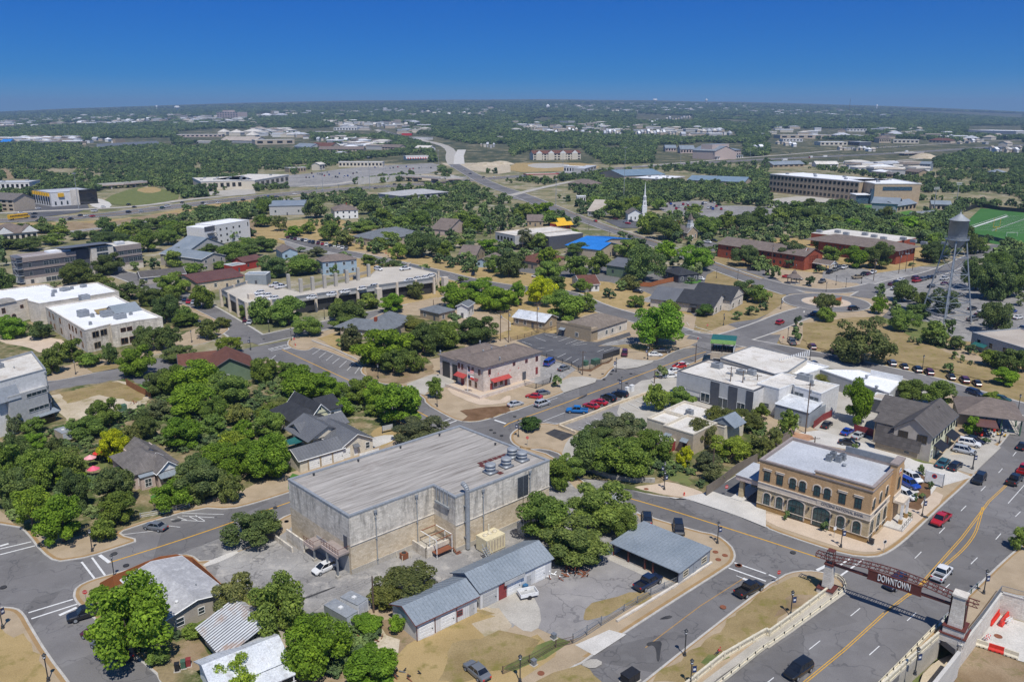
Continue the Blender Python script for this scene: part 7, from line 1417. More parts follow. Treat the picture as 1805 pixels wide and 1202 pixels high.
lc=ramp(t_,oi.outputs['Random'],[(0,(.065,.10,.045)),(.3,(.09,.135,.052)),(.6,(.12,.175,.058)),(.85,(.16,.22,.065)),(1,(.17,.20,.085))])
lc=mul(t_,lc,ramp(t_,ge.outputs['Random Per Island'],[(0,(.65,)*3),(1,(1.4,)*3)]));t_.links.new(lc,b_.inputs['Base Color'])
pc=bpy.data.collections.new('canopy_shapes')
for v in range(5):
 me,_=crown_mesh('canopy','oak',16,420,.15,900+v);me.materials.clear();me.materials.append(M('leaf_far'))
 o=bpy.data.objects.new('canopy',me);pc.objects.link(o)
def inpoly(x,y,P):
 c=False;j=len(P)-1
 for i in range(len(P)):
  if(P[i][1]>y)!=(P[j][1]>y)and x<(P[j][0]-P[i][0])*(y-P[i][1])/(P[j][1]-P[i][1])+P[i][0]:c=not c
  j=i
 return c
def wood(name,pts,label):
 P=np.array([p[:3]for p in pts]);me=bpy.data.meshes.new(name);me.vertices.add(len(P));me.vertices.foreach_set('co',P.ravel())
 a=me.attributes.new('scl','FLOAT_VECTOR','POINT');a.data.foreach_set('vector',np.array([p[3:6]for p in pts]).ravel());me.update()
 o=bpy.data.objects.new(name,me);link(o);tag(o,label,'woodland',kind='stuff')
 ng=bpy.data.node_groups.new('canopy_scatter','GeometryNodeTree');ng.interface.new_socket('Geometry',in_out='INPUT',socket_type='NodeSocketGeometry');ng.interface.new_socket('Geometry',in_out='OUTPUT',socket_type='NodeSocketGeometry')
 N=ng.nodes;gi,go=N.new('NodeGroupInput'),N.new('NodeGroupOutput');ip=N.new('GeometryNodeInstanceOnPoints');ci=N.new('GeometryNodeCollectionInfo');ci.inputs['Collection'].default_value=pc
 ci.inputs['Separate Children'].default_value=True;ci.inputs['Reset Children'].default_value=True
 na=N.new('GeometryNodeInputNamedAttribute');na.data_type='FLOAT_VECTOR';na.inputs['Name'].default_value='scl';rv=N.new('FunctionNodeRandomValue');rv.data_type='FLOAT_VECTOR';rv.inputs[1].default_value=(.15,.15,6.28)
 mp=N.new('GeometryNodeMeshToPoints');Lk=ng.links.new;Lk(gi.outputs[0],mp.inputs['Mesh']);Lk(mp.outputs[0],ip.inputs['Points']);Lk(ci.outputs[0],ip.inputs['Instance']);ip.inputs['Pick Instance'].default_value=True
 Lk(na.outputs[0],ip.inputs['Scale']);Lk(rv.outputs[0],ip.inputs['Rotation']);Lk(ip.outputs[0],go.inputs[0])
 md=o.modifiers.new('scatter','NODES');md.node_group=ng;return o
OPEN=[]
def clear(t,s):
 for q in s.split('|'):OPEN.append([(p.x,p.y)for p in(GT(a,b)if b<275 else G(a,b)for a,b in t(q))])
clear(D1,'40,780 330,770 420,810 600,760 900,760 1300,740 1300,820 900,870 400,900 0,900|600,700 760,650 1060,640 1240,720 1000,770 620,760|560,340 760,300 1220,290 1230,350 740,380 560,385|1250,250 1500,230 1805,230 1805,330 1350,330 1250,290|1380,470 1420,470 1430,530 1380,540|0,580 220,590 220,680 0,690|100,310 560,310 560,340 80,340|200,200 1200,165 1200,190 300,215|1270,150 1690,140 1690,170 1270,178|380,460 460,440 520,470 400,480')
clear(D2,'0,180 60,230 200,230 560,230 560,205 900,180 1080,190 1100,230 950,260 760,290 540,270 0,280|0,285 280,280 560,340 560,380 300,390 0,400|440,400 1030,350 1050,390 770,420|580,470 1200,400 1230,480 1100,520 700,560 560,500|0,520 240,520 300,640 0,660|1000,260 1250,280 1800,400 1805,440 1700,480 1500,460 1350,380 1100,320|1340,340 1805,340 1805,480 1380,500|300,530 560,500 700,560 500,640 300,620|0,120 220,120 220,150 0,150|1160,105 1260,105 1260,125 1160,125|1700,280 1765,280 1765,300 1700,300')
clear(D3,'0,440 150,380 500,370 660,480 600,560 340,560 0,600|80,200 480,230 500,260 300,265 80,240|640,240 800,245 800,285 660,285|880,230 1600,250 1600,300 1200,300 880,280|1030,350 1640,330 1660,450 1800,440 1805,480 1000,490|720,540 1240,530 1660,600 1660,640 1000,620 640,600|300,600 580,620 580,660 400,650|370,490 610,500 610,560 380,540|0,600 160,610 320,700 300,760 0,700|640,350 780,350 780,390 660,390|450,60 580,60 580,80 450,80|700,90 790,90 790,110 700,110|880,120 1300,140 1300,180 880,180')
clear(D4,'0,230 700,230 700,300 0,300|0,300 560,310 740,340 740,400 0,400|770,290 1300,320 1300,360 760,370|0,390 500,380 1100,370 1805,340 1805,400 1400,400 1100,480 600,490 0,480|1400,210 1805,210 1805,290 1600,290 1400,260|320,470 660,500 760,560 640,540 340,510|1060,460 1160,460 1160,530 1060,530|0,500 200,500 1070,620 1070,780 700,800 0,720|1050,740 1300,740 1290,830 1040,840|1370,790 1805,850 1805,923 1380,923|1440,300 1805,310 1805,430 1560,430|820,260 940,260 940,290 820,290|960,510 1160,510 1160,560 960,550|1000,100 1805,125 1805,165 1000,115|1590,520 1700,520 1700,570 1590,560')
BB=[(min(a for a,_ in P),max(a for a,_ in P),min(b for _,b in P),max(b for _,b in P),P)for P in KEEP+OPEN]
ROOF=set()
fr_=MB();rq=random.Random(77);KB=[(min(a for a,_ in P)-8,max(a for a,_ in P)+8,min(b for _,b in P)-25,max(b for _,b in P)+8)for P in KEEP if min(b for _,b in P)>700]
def farroofs(t,s,n,hmul=1.0):
 for q in s.split('|'):
  P_=t(q);x0,x1,y0,y1=min(a for a,_ in P_),max(a for a,_ in P_),min(b for _,b in P_),max(b for _,b in P_);k=0
  for _ in range(n*8):
   if k>=n:break
   x,y=rq.uniform(x0,x1),rq.uniform(y0,y1)
   if not inpoly(x,y,P_):continue
   g=GT(x,y);key=(round(g.x/26),round(g.y/26))
   if key in ROOF:continue
   if any(a<=g.x<=b and c<=g.y<=d for a,b,c,d in KB)or any(min((Vector((g.x,g.y))-Vector(A_).lerp(Vector(B_),j/6)).length for j in range(7))<max(w2+14,(Vector(B_)-Vector(A_)).length/11)for L_,w2 in KLINE if w2>7 for A_,B_ in zip(L_,L_[1:])if abs(A_[1]-g.y)<900):continue
   ROOF.add(key);ROOF.add((key[0],key[1]-1));k+=1;w_=rq.uniform(7,17)*hmul*(1+g.y/9000);d_=rq.uniform(6,11);h_=rq.uniform(3.5,6.5)*(1+g.y/4500);a_=rq.uniform(-.5,.5)
   fr_.obox((g.x,g.y),w_,d_,g.z-6,g.z+h_,a_,rq.choice(('stucco_beige','stucco_white','stucco_grey','stucco_cream')));fr_.obox((g.x,g.y),w_*1.04,d_*1.1,g.z+h_+.01,g.z+h_+2.2,a_,rq.choice(('roof_white','roof_cream','roof_grey','roof_tan','shingle_warm')),rq.choice((.3,.97)))
farroofs(D1,'100,150 1250,130 1260,200 90,215|1250,140 1800,150 1800,200 1300,200|0,310 560,300 560,345 0,340|0,190 100,180 100,230 0,230',60);farroofs(D2,'0,110 1805,90 1805,140 0,160|480,180 1150,190 1240,260 1250,300 900,280 550,230|1150,300 1400,330 1700,380 1805,400 1700,440 1200,350|0,240 200,240 400,300 0,280|560,300 900,330 1100,400 560,420',48);farroofs(D3,'0,190 640,200 1250,230 1600,240 1600,290 900,285 0,260|300,55 1805,60 1805,120 300,110',75)
farroofs(D4,'0,90 1000,120 1000,160 0,140|0,230 700,230 1400,280 1400,350 700,350 0,330|1300,350 1805,330 1805,420 1500,450 1250,380|560,400 900,380 1200,400 1100,470 640,440|320,470 900,490 1200,560 760,560',26)
tag(fr_.build('far_roofs'),'countless tiny pale roofs scattered through the wooded plain','far town',kind='stuff')
def free(x,y,r=0):
 if y>900 and(round(x/26),round(y/26))in ROOF:return False
 for x0,x1,y0,y1,P in BB:
  if x0<=x<=x1 and y0<=y<=y1 and inpoly(x,y,P):return False
 for L_,w_ in KLINE:
  for i in range(len(L_)-1):
   ax,ay=L_[i];bx,by=L_[i+1]
   if y<min(ay,by)-w_-20 or y>max(ay,by)+w_+20:continue
   dx,dy=bx-ax,by-ay;t=max(0,min(1,((x-ax)*dx+(y-ay)*dy)/(dx*dx+dy*dy+1e-9)))
   if(x-ax-dx*t)**2+(y-ay-dy*t)**2<(w_+r*.6)**2:return False
 return True
rr=random.Random(5);pts=[]
y=285.0
while y<1300:
 step=8.5;x=-.70*y-30
 while x<.70*y+30:
  px,py=x+rr.uniform(-4,4),y+rr.uniform(-4,4);d=noise.noise(Vector((px*.011,py*.011,1)))+.35*noise.noise(Vector((px*.04,py*.04,7)))
  near_=y<560;th=-.04 if near_ else-.16 if y<800 else-.2
  if d>th:
   r_=rr.uniform(2.2,5.2)
   if not any((px-a)**2+(py-b)**2<(c*.9+r_*.5)**2 for a,b,c in(TC if y<640 else()))and free(px,py,r_):h_=r_*rr.uniform(.75,1.05);pts.append((px,py,h_*.75,r_,r_,h_))
  x+=step
 y+=step*1.0
for q in TREES[300:]:pts.append((q[1],q[2],q[5],q[3],q[3],q[4]))
for x0,x1,y0,y1,n in((-330,-235,640,1150,700),(-520,-200,560,1000,1500),(190,420,420,700,900),(60,330,700,1100,1200)):
 for _ in range(n):
  px,py=rr.uniform(x0,x1),rr.uniform(y0,y1)
  if free(px,py,3):r_=rr.uniform(3,5.5);pts.append((px,py,r_*.7,r_,r_,r_*.9))
wood('near_woodland',pts,'trees between the houses and roads beyond the town centre')
sh=[]
for t,q,n in((A1,'-200,-100 60,360 300,430 480,400 640,360 760,290 1000,250 1346,120 1346,-200 900,-200 700,80 560,0 200,-250 -200,-300',260),(B1,'480,760 900,740 1060,640 1180,480 1500,430 1803,640 1803,900 1500,1000 1250,930 1130,760 900,950 740,1060 480,900',240),(B2,'0,420 600,480 700,640 760,700 640,740 420,720 240,600 200,700 240,860 0,900',160),(B2,'760,300 1250,60 1400,60 1460,200 1240,330 1000,400 800,380',90),(B3,'470,900 900,780 1100,860 1300,760 1750,700 1780,860 1560,1050 1380,1140 1100,1180 560,1160',240),(A1,'620,720 860,700 870,1000 700,1080 520,960',14),(A2,'0,900 150,860 500,900 640,880 650,1000 480,1100 500,1202 0,1202',90)):
 P_=[(v.x,v.y)for v in gp(t(q))];x0,x1,y0,y1=min(a for a,_ in P_),max(a for a,_ in P_),min(b for _,b in P_),max(b for _,b in P_);k=0
 for _ in range(n*6):
  px,py=rr.uniform(x0,x1),rr.uniform(y0,y1)
  if k<n and inpoly(px,py,P_)and free(px,py,1):r_=rr.uniform(.5,1.9);sh.append((px,py,.15+r_*.35,r_,r_,r_*.7));k+=1
wood('undergrowth',sh,'low shrubs and young growth between the garden trees')
pts=[];y=1300.0
while y<9200:
 step=9+(y-1300)*.0042;x=-.68*y-60
 while x<.68*y+60:
  px,py=x+rr.uniform(-.5,.5)*step,y+rr.uniform(-.5,.5)*step
  d=noise.noise(Vector((px*.0035,py*.0018,4)))+.5*noise.noise(Vector((px*.012,py*.006,9)))
  if d>-.36 and free(px,py,step*.4):r_=step*rr.uniform(.52,.86);h_=min(r_,4.5+r_*.22)*rr.uniform(.8,1.1);pts.append((px,py,terr(px,py)+h_*.6,r_,r_,h_))
  x+=step
 y+=step*1.25
wood('far_woodland',pts,'wooded plain reaching to the horizon')
print('WOOD',len(pts),'TREES',len(TREES))
# VEHICLES
PAINT={'white':(.72,.72,.71),'silver':(.42,.44,.46),'grey':(.15,.16,.17),'black':(.012,.013,.015),'red':(.42,.012,.015),'maroon':(.10,.012,.022),'blue':(.015,.06,.34),'bright blue':(.01,.16,.46),'navy':(.012,.022,.055),'tan':(.35,.28,.18),'green':(.02,.07,.05),'teal':(.03,.10,.13),'yellow':(.75,.42,.01)}
KIND={'sedan':dict(L=4.7,W=.9,st=[(-2.35,.42,.78,.72),(-2.2,.28,.95,.84),(-1.5,.22,1.0,.9),(0,.22,.95,.91),(1.2,.22,.92,.9),(2.0,.25,.78,.84),(2.35,.38,.62,.68)],cab=(-1.75,1.15,.93,-1.05,.35,1.42),wr=.33,wx=(-1.42,1.42)),'hatchback':dict(L=4.3,W=.88,st=[(-2.1,.42,.95,.74),(-2.0,.28,1.05,.84),(-1.3,.22,1.06,.88),(0,.22,1.0,.89),(1.15,.22,.98,.88),(1.9,.25,.85,.82),(2.15,.4,.65,.66)],cab=(-2.0,1.25,1.0,-1.55,.35,1.52),wr=.33,wx=(-1.3,1.35)),'suv':dict(L=4.8,W=.97,st=[(-2.4,.5,1.0,.84),(-2.3,.34,1.12,.93),(-1.5,.28,1.14,.97),(0,.28,1.1,.98),(1.2,.28,1.08,.96),(2.1,.3,.98,.9),(2.4,.45,.75,.76)],cab=(-2.3,1.25,1.1,-1.95,.5,1.75),wr=.38,wx=(-1.5,1.5)),'van':dict(L=5.6,W=1.02,st=[(-2.8,.5,1.2,.95),(-2.7,.34,1.3,1.0),(-1.5,.28,1.3,1.02),(0,.28,1.28,1.02),(1.6,.28,1.25,1.0),(2.5,.3,1.05,.93),(2.8,.45,.8,.8)],cab=(-2.75,1.95,1.25,-2.55,1.15,2.1),wr=.38,wx=(-1.7,1.8)),'pickup':dict(L=5.7,W=1.0,st=[(-2.85,.55,1.12,.93),(-2.8,.42,1.15,.97),(-1.0,.38,1.15,.99),(0,.35,1.15,.99),(1.5,.35,1.12,.98),(2.5,.36,1.02,.92),(2.85,.5,.85,.8)],cab=(-.95,1.45,1.13,-.75,.75,1.82),wr=.41,wx=(-1.8,1.8)),}
CM={}
def car_meshes(k):
 if k in CM:return CM[k]
 K=KIND[k];S=K['st'];b=MB();n=len(S)
 def sec(s):x,z0,z1,w=s;return[(x,-w*.9,z0),(x,-w,z0+(z1-z0)*.35),(x,-w*.985,z0+(z1-z0)*.8),(x,-w*.88,z1),(x,w*.88,z1),(x,w*.985,z0+(z1-z0)*.8),(x,w,z0+(z1-z0)*.35),(x,w*.9,z0)]
 R_=[sec(s)for s in S]
 for i in range(n-1):
  for j in range(8):
   if k=='pickup' and j==3 and S[i+1][0]<=-.9 and S[i][0]>=-2.81:continue
   a,c=R_[i],R_[i+1];b.face([a[j],c[j],c[(j+1)%8],a[(j+1)%8]][::-1],'car_paint')
 b.face(R_[0],'car_paint');b.face(R_[-1][::-1],'car_paint')
 if k=='pickup':
  b.box(-2.76,-1.0,-.84,.84,.72,.75,'black_cover');b.box(-2.78,-2.7,-.84,.84,.72,1.14,'car_paint');b.box(-1.04,-.96,-.86,.86,.72,1.14,'car_paint')
  for y in(-.85,.85):b.box(-2.76,-1.0,y-.03,y+.03,.72,1.149,'car_paint')
 x0,x1,zb,r0,r1,zr=K['cab'];w=K['W'];wb,wt_=w*.9,w*.72
 B=[(x0,-wb,zb-.02),(x1,-wb,zb-.02),(x1,wb,zb-.02),(x0,wb,zb-.02)];T=[(r0,-wt_,zr),(r1,-wt_,zr),(r1,wt_,zr),(r0,wt_,zr)]
 g=MB()
 for i in range(4):j=(i+1)%4;g.face([B[i],B[j],T[j],T[i]],'glass_dark')
 g.face([(x,y,z-.012)for x,y,z in T],'glass_dark')
 b.face([(r0-.06,-wt_-.03,zr+.012),(r1+.05,-wt_-.03,zr+.012),(r1+.05,wt_+.03,zr+.012),(r0-.06,wt_+.03,zr+.012)],'car_paint');b.face([(r0+.15,-wt_+.1,zr+.045),(r1-.12,-wt_+.1,zr+.045),(r1-.12,wt_-.1,zr+.045),(r0+.15,wt_-.1,zr+.045)],'car_paint')
 for q,p in(((r0+.15,-wt_+.1),(r0-.06,-wt_-.03)),):pass
 P_=[(r0-.06,-wt_-.03,zr+.012),(r1+.05,-wt_-.03,zr+.012),(r1+.05,wt_+.03,zr+.012),(r0-.06,wt_+.03,zr+.012)];Q_=[(r0+.15,-wt_+.1,zr+.045),(r1-.12,-wt_+.1,zr+.045),(r1-.12,wt_-.1,zr+.045),(r0+.15,wt_-.1,zr+.045)]
 for i in range(4):j=(i+1)%4;b.face([P_[i],P_[j],Q_[j],Q_[i]],'car_paint')
 for i in range(4):b.tube(B[i],T[i],.05,.045,'car_paint',4)
 for s_ in(-1,1):
  for t in((.5,)if k in('sedan','hatchback','pickup')else(.36,.68)):
   xb,xt=x0+(x1-x0)*t,r0+(r1-r0)*t;b.tube((xb,s_*wb,zb),(xt,s_*wt_,zr),.04,None,'car_paint',4)
  b.box(x1-.35,x1-.15,s_*(w+.02)-.07*(s_<0)-.0,s_*(w+.02)+.07*(s_>0)+.0,zb,zb+.14,'car_paint')
 xe=S[-1][0];b.box(xe-.06,xe+.04,-.55,.55,.42,.6,'dark_metal');b.box(S[0][0]-.05,S[0][0]+.05,-.7,.7,.42,.56,'dark_metal')
 wm=MB();rm=MB();r=K['wr'];wm.tube((0,-.11,0),(0,.11,0),r,None,'black_cover',14);rm.tube((0,-.125,0),(0,.125,0),r*.62,None,'galv',10)
 hl=MB();hl.box(-.1,.05,-.17,.17,-.08,.08,'glass_blue');tl=MB();tl.box(-.04,.06,-.13,.13,-.1,.1,'red_plastic')
 sm=MB();sm.v=list(b.v);sm.f=list(b.f);sm.m=list(b.m);sm.mats=list(b.mats);o_=len(sm.v);gi=sm.mi('glass_dark');sm.v+=g.v;sm.f+=[tuple(q+o_ for q in f)for f in g.f];sm.m+=[gi]*len(g.f)
 for x in K['wx']:
  for y in(-w*.9,w*.9):sm.tube((x,y-.1,r),(x,y+.1,r),r,None,'black_cover',8)
 CM[k]=(b.mesh('body'),g.mesh('window_glass'),wm.mesh('wheel'),rm.mesh('rim'),hl.mesh('headlight'),tl.mesh('tail_light'),sm.mesh('car'));return CM[k]
CATN={'sedan':('parked_car','car'),'hatchback':('parked_car','car'),'suv':('parked_suv','suv'),'van':('parked_van','van'),'pickup':('pickup_truck','pickup truck')}
def car(x,y,ang,kind,colour,z=.02,group=None,far=False,label=None,word='parked',slope=0):
 me=car_meshes(kind);K=KIND[kind];col=(*PAINT[colour],1);nm,cat=CATN[kind]
 if word=='moving':nm={'parked_car':'car','parked_suv':'suv','parked_van':'van'}.get(nm,nm)
 lab=label or '%s %s'%(colour,{'suv':'SUV','pickup':'pickup truck'}.get(kind,kind))
 if far:
  o=bpy.data.objects.new(nm,me[6]);o.location=(x,y,z);o.rotation_euler=(0,0,ang);o.color=col;link(o);tag(o,lab,cat,group);o['auto']=0 if label else 1;return o
 e=empty(nm,(x,y,z),ang,lab,cat,group);e['auto']=0 if label else 1
 def add(n,m,loc,par=e,c=True):
  o=bpy.data.objects.new(n,m);o.parent=par;o.location=loc;o.color=col;return link(o)
 add('body',me[0],(0,0,0));add('window_glass',me[1],(0,0,0));w=K['W'];xe=K['st'][-2];xs=K['st'][1]
 for wx in K['wx']:
  for s_ in(-1,1):q=add('wheel',me[2],(wx,s_*(w*.93),K['wr']));add('rim',me[3],(0,0,0),q)
 for s_ in(-1,1):add('headlight',me[4],(K['st'][-1][0]-.14,s_*K['st'][-1][3]*.78,K['st'][-1][2]-.02));add('tail_light',me[5],(K['st'][0][0]-.03,s_*K['st'][0][3]*.82,K['st'][0][2]-.12))
 return e
KS={'s':'sedan','h':'hatchback','u':'suv','v':'van','p':'pickup'}
CS={'w':'white','s':'silver','g':'grey','k':'black','r':'red','m':'maroon','b':'blue','B':'bright blue','n':'navy','t':'tan','G':'green','l':'teal','y':'yellow'}
def cars(t,s,z=.02,group=None,d=None,word='parked'):
 for it in s.split():
  a=it.split(',');pt=t('%s,%s'%(a[0],a[1]))[0];zz=z
  if len(a)>=6:hp=t('%s,%s'%(a[2],a[3]))[0];k,c=a[4],a[5]
  else:hp=(pt[0]+d[0],pt[1]+d[1]);k,c=a[2],a[3]
  if pt[1]<275:p=GT(*pt);q=GT(*hp);zz=p.z+.25
  else:p,q=G(*pt,z),G(*hp,z)
  car(p.x,p.y,math.atan2(q.y-p.y,q.x-p.x),KS[k],CS[c],zz,group,p.y>330,word=word)
LOTZ=.15
cars(A1,'820,395,690,372,s,g',.02);cars(A1,'465,855,380,880,p,k 505,968,440,950,s,m 550,1020,480,995,h,g 622,1072,560,1050,s,m',.02,'cars parked under the big tree')
cars(A2,'365,615,305,642,h,w 1168,1158,1110,1108,s,g',LOTZ)
cars(A3,'725,692,790,655,p,n',LOTZ);cars(A3,'718,352,716,320,u,k 885,408,890,440,u,k',.02);cars(A3,'1258,728,1330,692,p,k',.02);cars(A3,'548,285,560,310,u,s',.02)
cars(A4,'905,360,870,388,p,r 1108,145,1085,172,u,k 1295,150,1325,122,p,k 912,645,960,592,p,w 665,695,625,722,u,n 155,1155,100,1192,u,k 1345,95,1375,62,p,r',.02,'vehicles driving on the bridge road',word='moving')
cars(A4,'915,58,885,76,s,l 980,75,950,94,s,k',LOTZ);cars(A4,'755,138,790,158,u,w 738,170,778,190,u,b 715,228,745,240,u,w',LOTZ,'cars parked behind the bank')
cars(B3,'35,662,85,650,s,s 165,608,110,600,s,r 228,585,272,577,h,g',.02,'cars parked along the upper kerb');cars(B3,'225,660,285,640,u,s',.02,word='moving')
cars(B3,'470,710,400,706,p,B 568,675,520,662,s,r 625,650,570,638,s,r 690,620,640,602,u,k 770,596,720,586,u,k',.02,'cars parked in front of the low retaining wall')
cars(B3,'275,372,320,342,v,b 377,408,420,392,s,g 170,312,195,300,p,w 805,305,802,322,u,m',LOTZ);cars(B3,'1020,312,1062,312,s,w 1065,288,1120,288,p,k',.02);cars(B3,'1215,382,1250,374,s,w 1190,395,1158,398,h,r 1150,428,1120,432,s,w 1125,464,1085,466,s,w',.02,'cars beside the boarded shop')
cars(B4,'80,85,122,66,u,r 330,18,372,10,s,k 1455,586,1503,602,u,n 1642,624,1680,632,s,G 322,380,350,395,s,n',.05,word='moving')
cars(B4,'163,225,p,g 305,258,u,m 460,288,u,k 547,308,u,k 868,375,u,g 955,396,s,k 1048,420,u,k 1130,438,u,m 1285,470,s,k 1380,494,u,m 1468,514,s,k',.02,'cars parked nose-in beside the park',(-16,-17))
cars(B4,'410,808,442,780,s,k 555,858,592,836,s,b 635,885,672,864,s,s',LOTZ,'cars parked behind the grey-brown house');cars(B4,'568,938,632,948,s,k',LOTZ,word='moving')
cars(B4,'1415,942,1482,954,u,w 1380,994,1440,1006,u,s 1450,918,1500,930,s,n 1228,1084,1262,1052,s,l 1310,1104,1345,1072,s,k 1375,785,1410,797,s,g 1385,812,1350,800,s,k',LOTZ,'cars parked outside the grey-brown house');cars(B4,'1790,960,1810,938,s,k',.02,word='moving')
cars(C4,'600,788,642,783,u,k 330,824,372,816,s,n',.3,word='moving')
cars(C4,'430,528,p,k 465,512,p,g 495,500,p,g 533,495,p,w 668,545,u,k 700,540,s,m 735,530,p,w',.14,'vehicles parked below the school entrance',(-14,5));cars(C4,'625,565,665,562,p,t 130,560,160,562,s,r 205,574,235,576,s,g 378,594,400,585,p,g',.14)
cars(C4,'868,615,h,m 898,600,s,k 935,582,s,w 890,645,s,s 1038,570,u,m 1045,590,p,r 1085,580,p,g 1108,572,s,k 1132,565,s,n 1158,562,s,k 1240,575,p,w 1242,608,s,m 1148,628,s,k 1352,690,s,g 1440,785,s,k 1500,820,u,w 1482,842,u,m 1440,862,p,g 1762,850,s,w 1722,805,s,b 1692,835,s,g 1778,955,p,k 1795,925,s,n',.14,'cars parked round the water tower',(14,-3))
cars(C1,'1245,712,s,k 1275,716,s,k 1308,722,s,n 1335,738,s,r 1370,744,s,s 1738,870,s,m 1766,884,s,s',.1,'cars parked near the left end of the deck',(-10,12));cars(C1,'1395,890,1380,905,s,b',.1)
cars(C1,'275,162,s,k 500,148,s,k 570,124,s,n 610,127,s,w 655,130,s,r 910,102,u,k 1000,95,s,s 1150,72,u,G 1185,62,v,w 1290,34,s,k 1435,36,s,k 1462,42,s,w 1545,37,u,w 1720,17,u,k 730,64,s,w 670,94,v,w 910,47,s,k 950,66,s,k 240,137,s,k',.3,'vehicles on the highway',(20,-3),'moving')
cars(C1,'270,75,s,w 245,112,s,k 160,82,s,w 150,106,s,w 200,47,s,k 120,50,s,w 125,70,s,s',.1,'cars parked by the yellow-awninged office',(16,-2))
DZ=6.02
cars(C2,'870,508,905,515,u,w 1060,506,1020,512,p,w 1085,590,h,w 1140,578,h,w 1195,570,h,w 1240,556,h,w 835,630,h,w 750,648,h,w 635,670,h,w 540,688,h,w 400,710,h,w 185,634,230,626,p,w 145,622,190,614,p,w 30,676,h,w 80,696,h,w 130,716,h,w 10,700,h,w',DZ,'white vehicles parked on the open top deck',(-14,2))
cars(C2,'230,280,s,m 260,285,s,k 283,292,s,m 308,295,s,w 335,300,s,k 358,306,u,w 385,312,s,n 410,318,u,k 445,323,u,m 475,328,s,r 505,333,u,w 533,338,s,k 562,343,s,w 590,348,s,w 618,356,p,w 645,360,p,g',.15,'cars parked in the long row by the street',(-5,6))
cars(C2,'1540,542,1538,550,s,k 650,578,h,w 705,572,h,k 340,208,320,210,s,w',.1,None,(5,8));cars(C3,'600,164,570,152,s,r 358,105,340,95,s,k',.2,word='moving');cars(C3,'448,204,s,k 740,150,s,m 815,170,u,s 850,165,s,n 830,180,s,r 1392,316,p,w 1335,323,s,g 1440,303,s,k 900,665,s,k 180,558,s,w 1110,828,s,w 700,398,s,w 1340,575,s,w',.12,None,(14,2));cars(C3,'1712,505,1760,503,p,k',.2,word='moving')
rr=random.Random(3)
for t,x0,x1,y0,y1,n in((D3,1100,1500,755,805,26),(D4,760,1000,355,370,14),(D2,350,760,540,580,22),(D2,800,1250,500,525,16),(D1,1700,1800,340,400,6)):
 cars(t,' '.join('%d,%d,%s,%s'%(x0+(x1-x0)*(i+.5)/n+rr.uniform(-8,8),y0+(y1-y0)*rr.random(),rr.choice('ssuup'),rr.choice('wwskkgrmb'))for i in range(n)),.14,'cars in the far car parks',(2,5))
cars(D4,'150,405,s,k 560,430,s,w 620,430,s,k 690,410,s,k 230,445,s,k 910,400,s,k 470,430,s,w',0,'vehicles on the highway',(12,-1),'moving');cars(D2,'150,715,s,n 95,712,s,b 280,695,s,w 850,655,s,k 940,640,s,s 985,625,s,k 1480,525,s,s 1520,550,s,n 1615,575,s,k 1690,575,s,w 1390,500,u,w',.3,'vehicles on the highway',(14,-1),'moving')
def lorry(t,a,b_,c,lab,cabc,boxc,L=14,cat='lorry'):
 p=t(a)[0];q=t(b_)[0];p,q=(GT(*p),GT(*q))if p[1]<275 else(G(*p),G(*q));e=empty('truck',(p.x,p.y,p.z+.25),math.atan2(q.y-p.y,q.x-p.x),lab,cat)
 m=MB();m.box(-L/2,L/2-3.2,-1.25,1.25,1.1,4.0,boxc);m.build('trailer',e);m=MB();m.box(L/2-2.9,L/2-.9,-1.2,1.2,.7,3.4,cabc);m.box(L/2-.899,L/2+.2,-1.15,1.15,.7,2.0,cabc);m.box(L/2-.95,L/2-.85,-1.0,1.0,2.1,3.1,'glass_dark');m.build('cab',e)
 for x in(-L/2+1,-L/2+2.2,L/2-3.5,L/2-.4):
  for y in(-1.1,1.1):m=MB();m.tube((0,-.15,0),(0,.15,0),.5,None,'black_cover',10);m.build('wheel',e,loc=(x,y,.5))
lorry(D4,'295,440','200,450',0,'white articulated lorry with a purple cab on the far right highway','dark_red','white_paint');lorry(D4,'395,435','300,442',0,'white articulated lorry with a white cab just right of the purple-cabbed one','white_paint','white_paint');lorry(D4,'975,398','1075,392',0,'white box lorry on the highway bridge section at far right','white_paint','white_paint',10);lorry(D4,'110,460','30,465',0,'white articulated lorry nearest the left end of the right highway','white_paint','white_paint')
p,q=G(*C1('138,148')[0]),G(*C1('240,136')[0]);e=empty('school_bus',(p.x,p.y,.3),math.atan2(q.y-p.y,q.x-p.x),'long yellow school bus on the highway at the left edge','bus')
m=MB();m.box(-8,6.3,-1.25,1.25,.7,3.5,'yellow_paint');m.box(-7.8,6.1,-1.1,1.1,3.5,3.7,'yellow_paint');m.box(6.301,7.7,-1.1,1.1,.7,2.0,'yellow_paint');m.build('body',e)
for y in(-1.28,1.26):m=MB();m.box(-.45,.45,y,y+.02,2.1,3.0,'glass_dark');wm_=m.mesh('window');[(lambda o:(setattr(o,'parent',e),setattr(o,'location',(-7+k*1.15,0,0)),link(o)))(bpy.data.objects.new('window',wm_))for k in range(12)]
for x in(-5.5,5.2):
 for y in(-1.1,1.1):m=MB();m.tube((0,-.15,0),(0,.15,0),.55,None,'black_cover',12);m.build('wheel',e,loc=(x,y,.55))
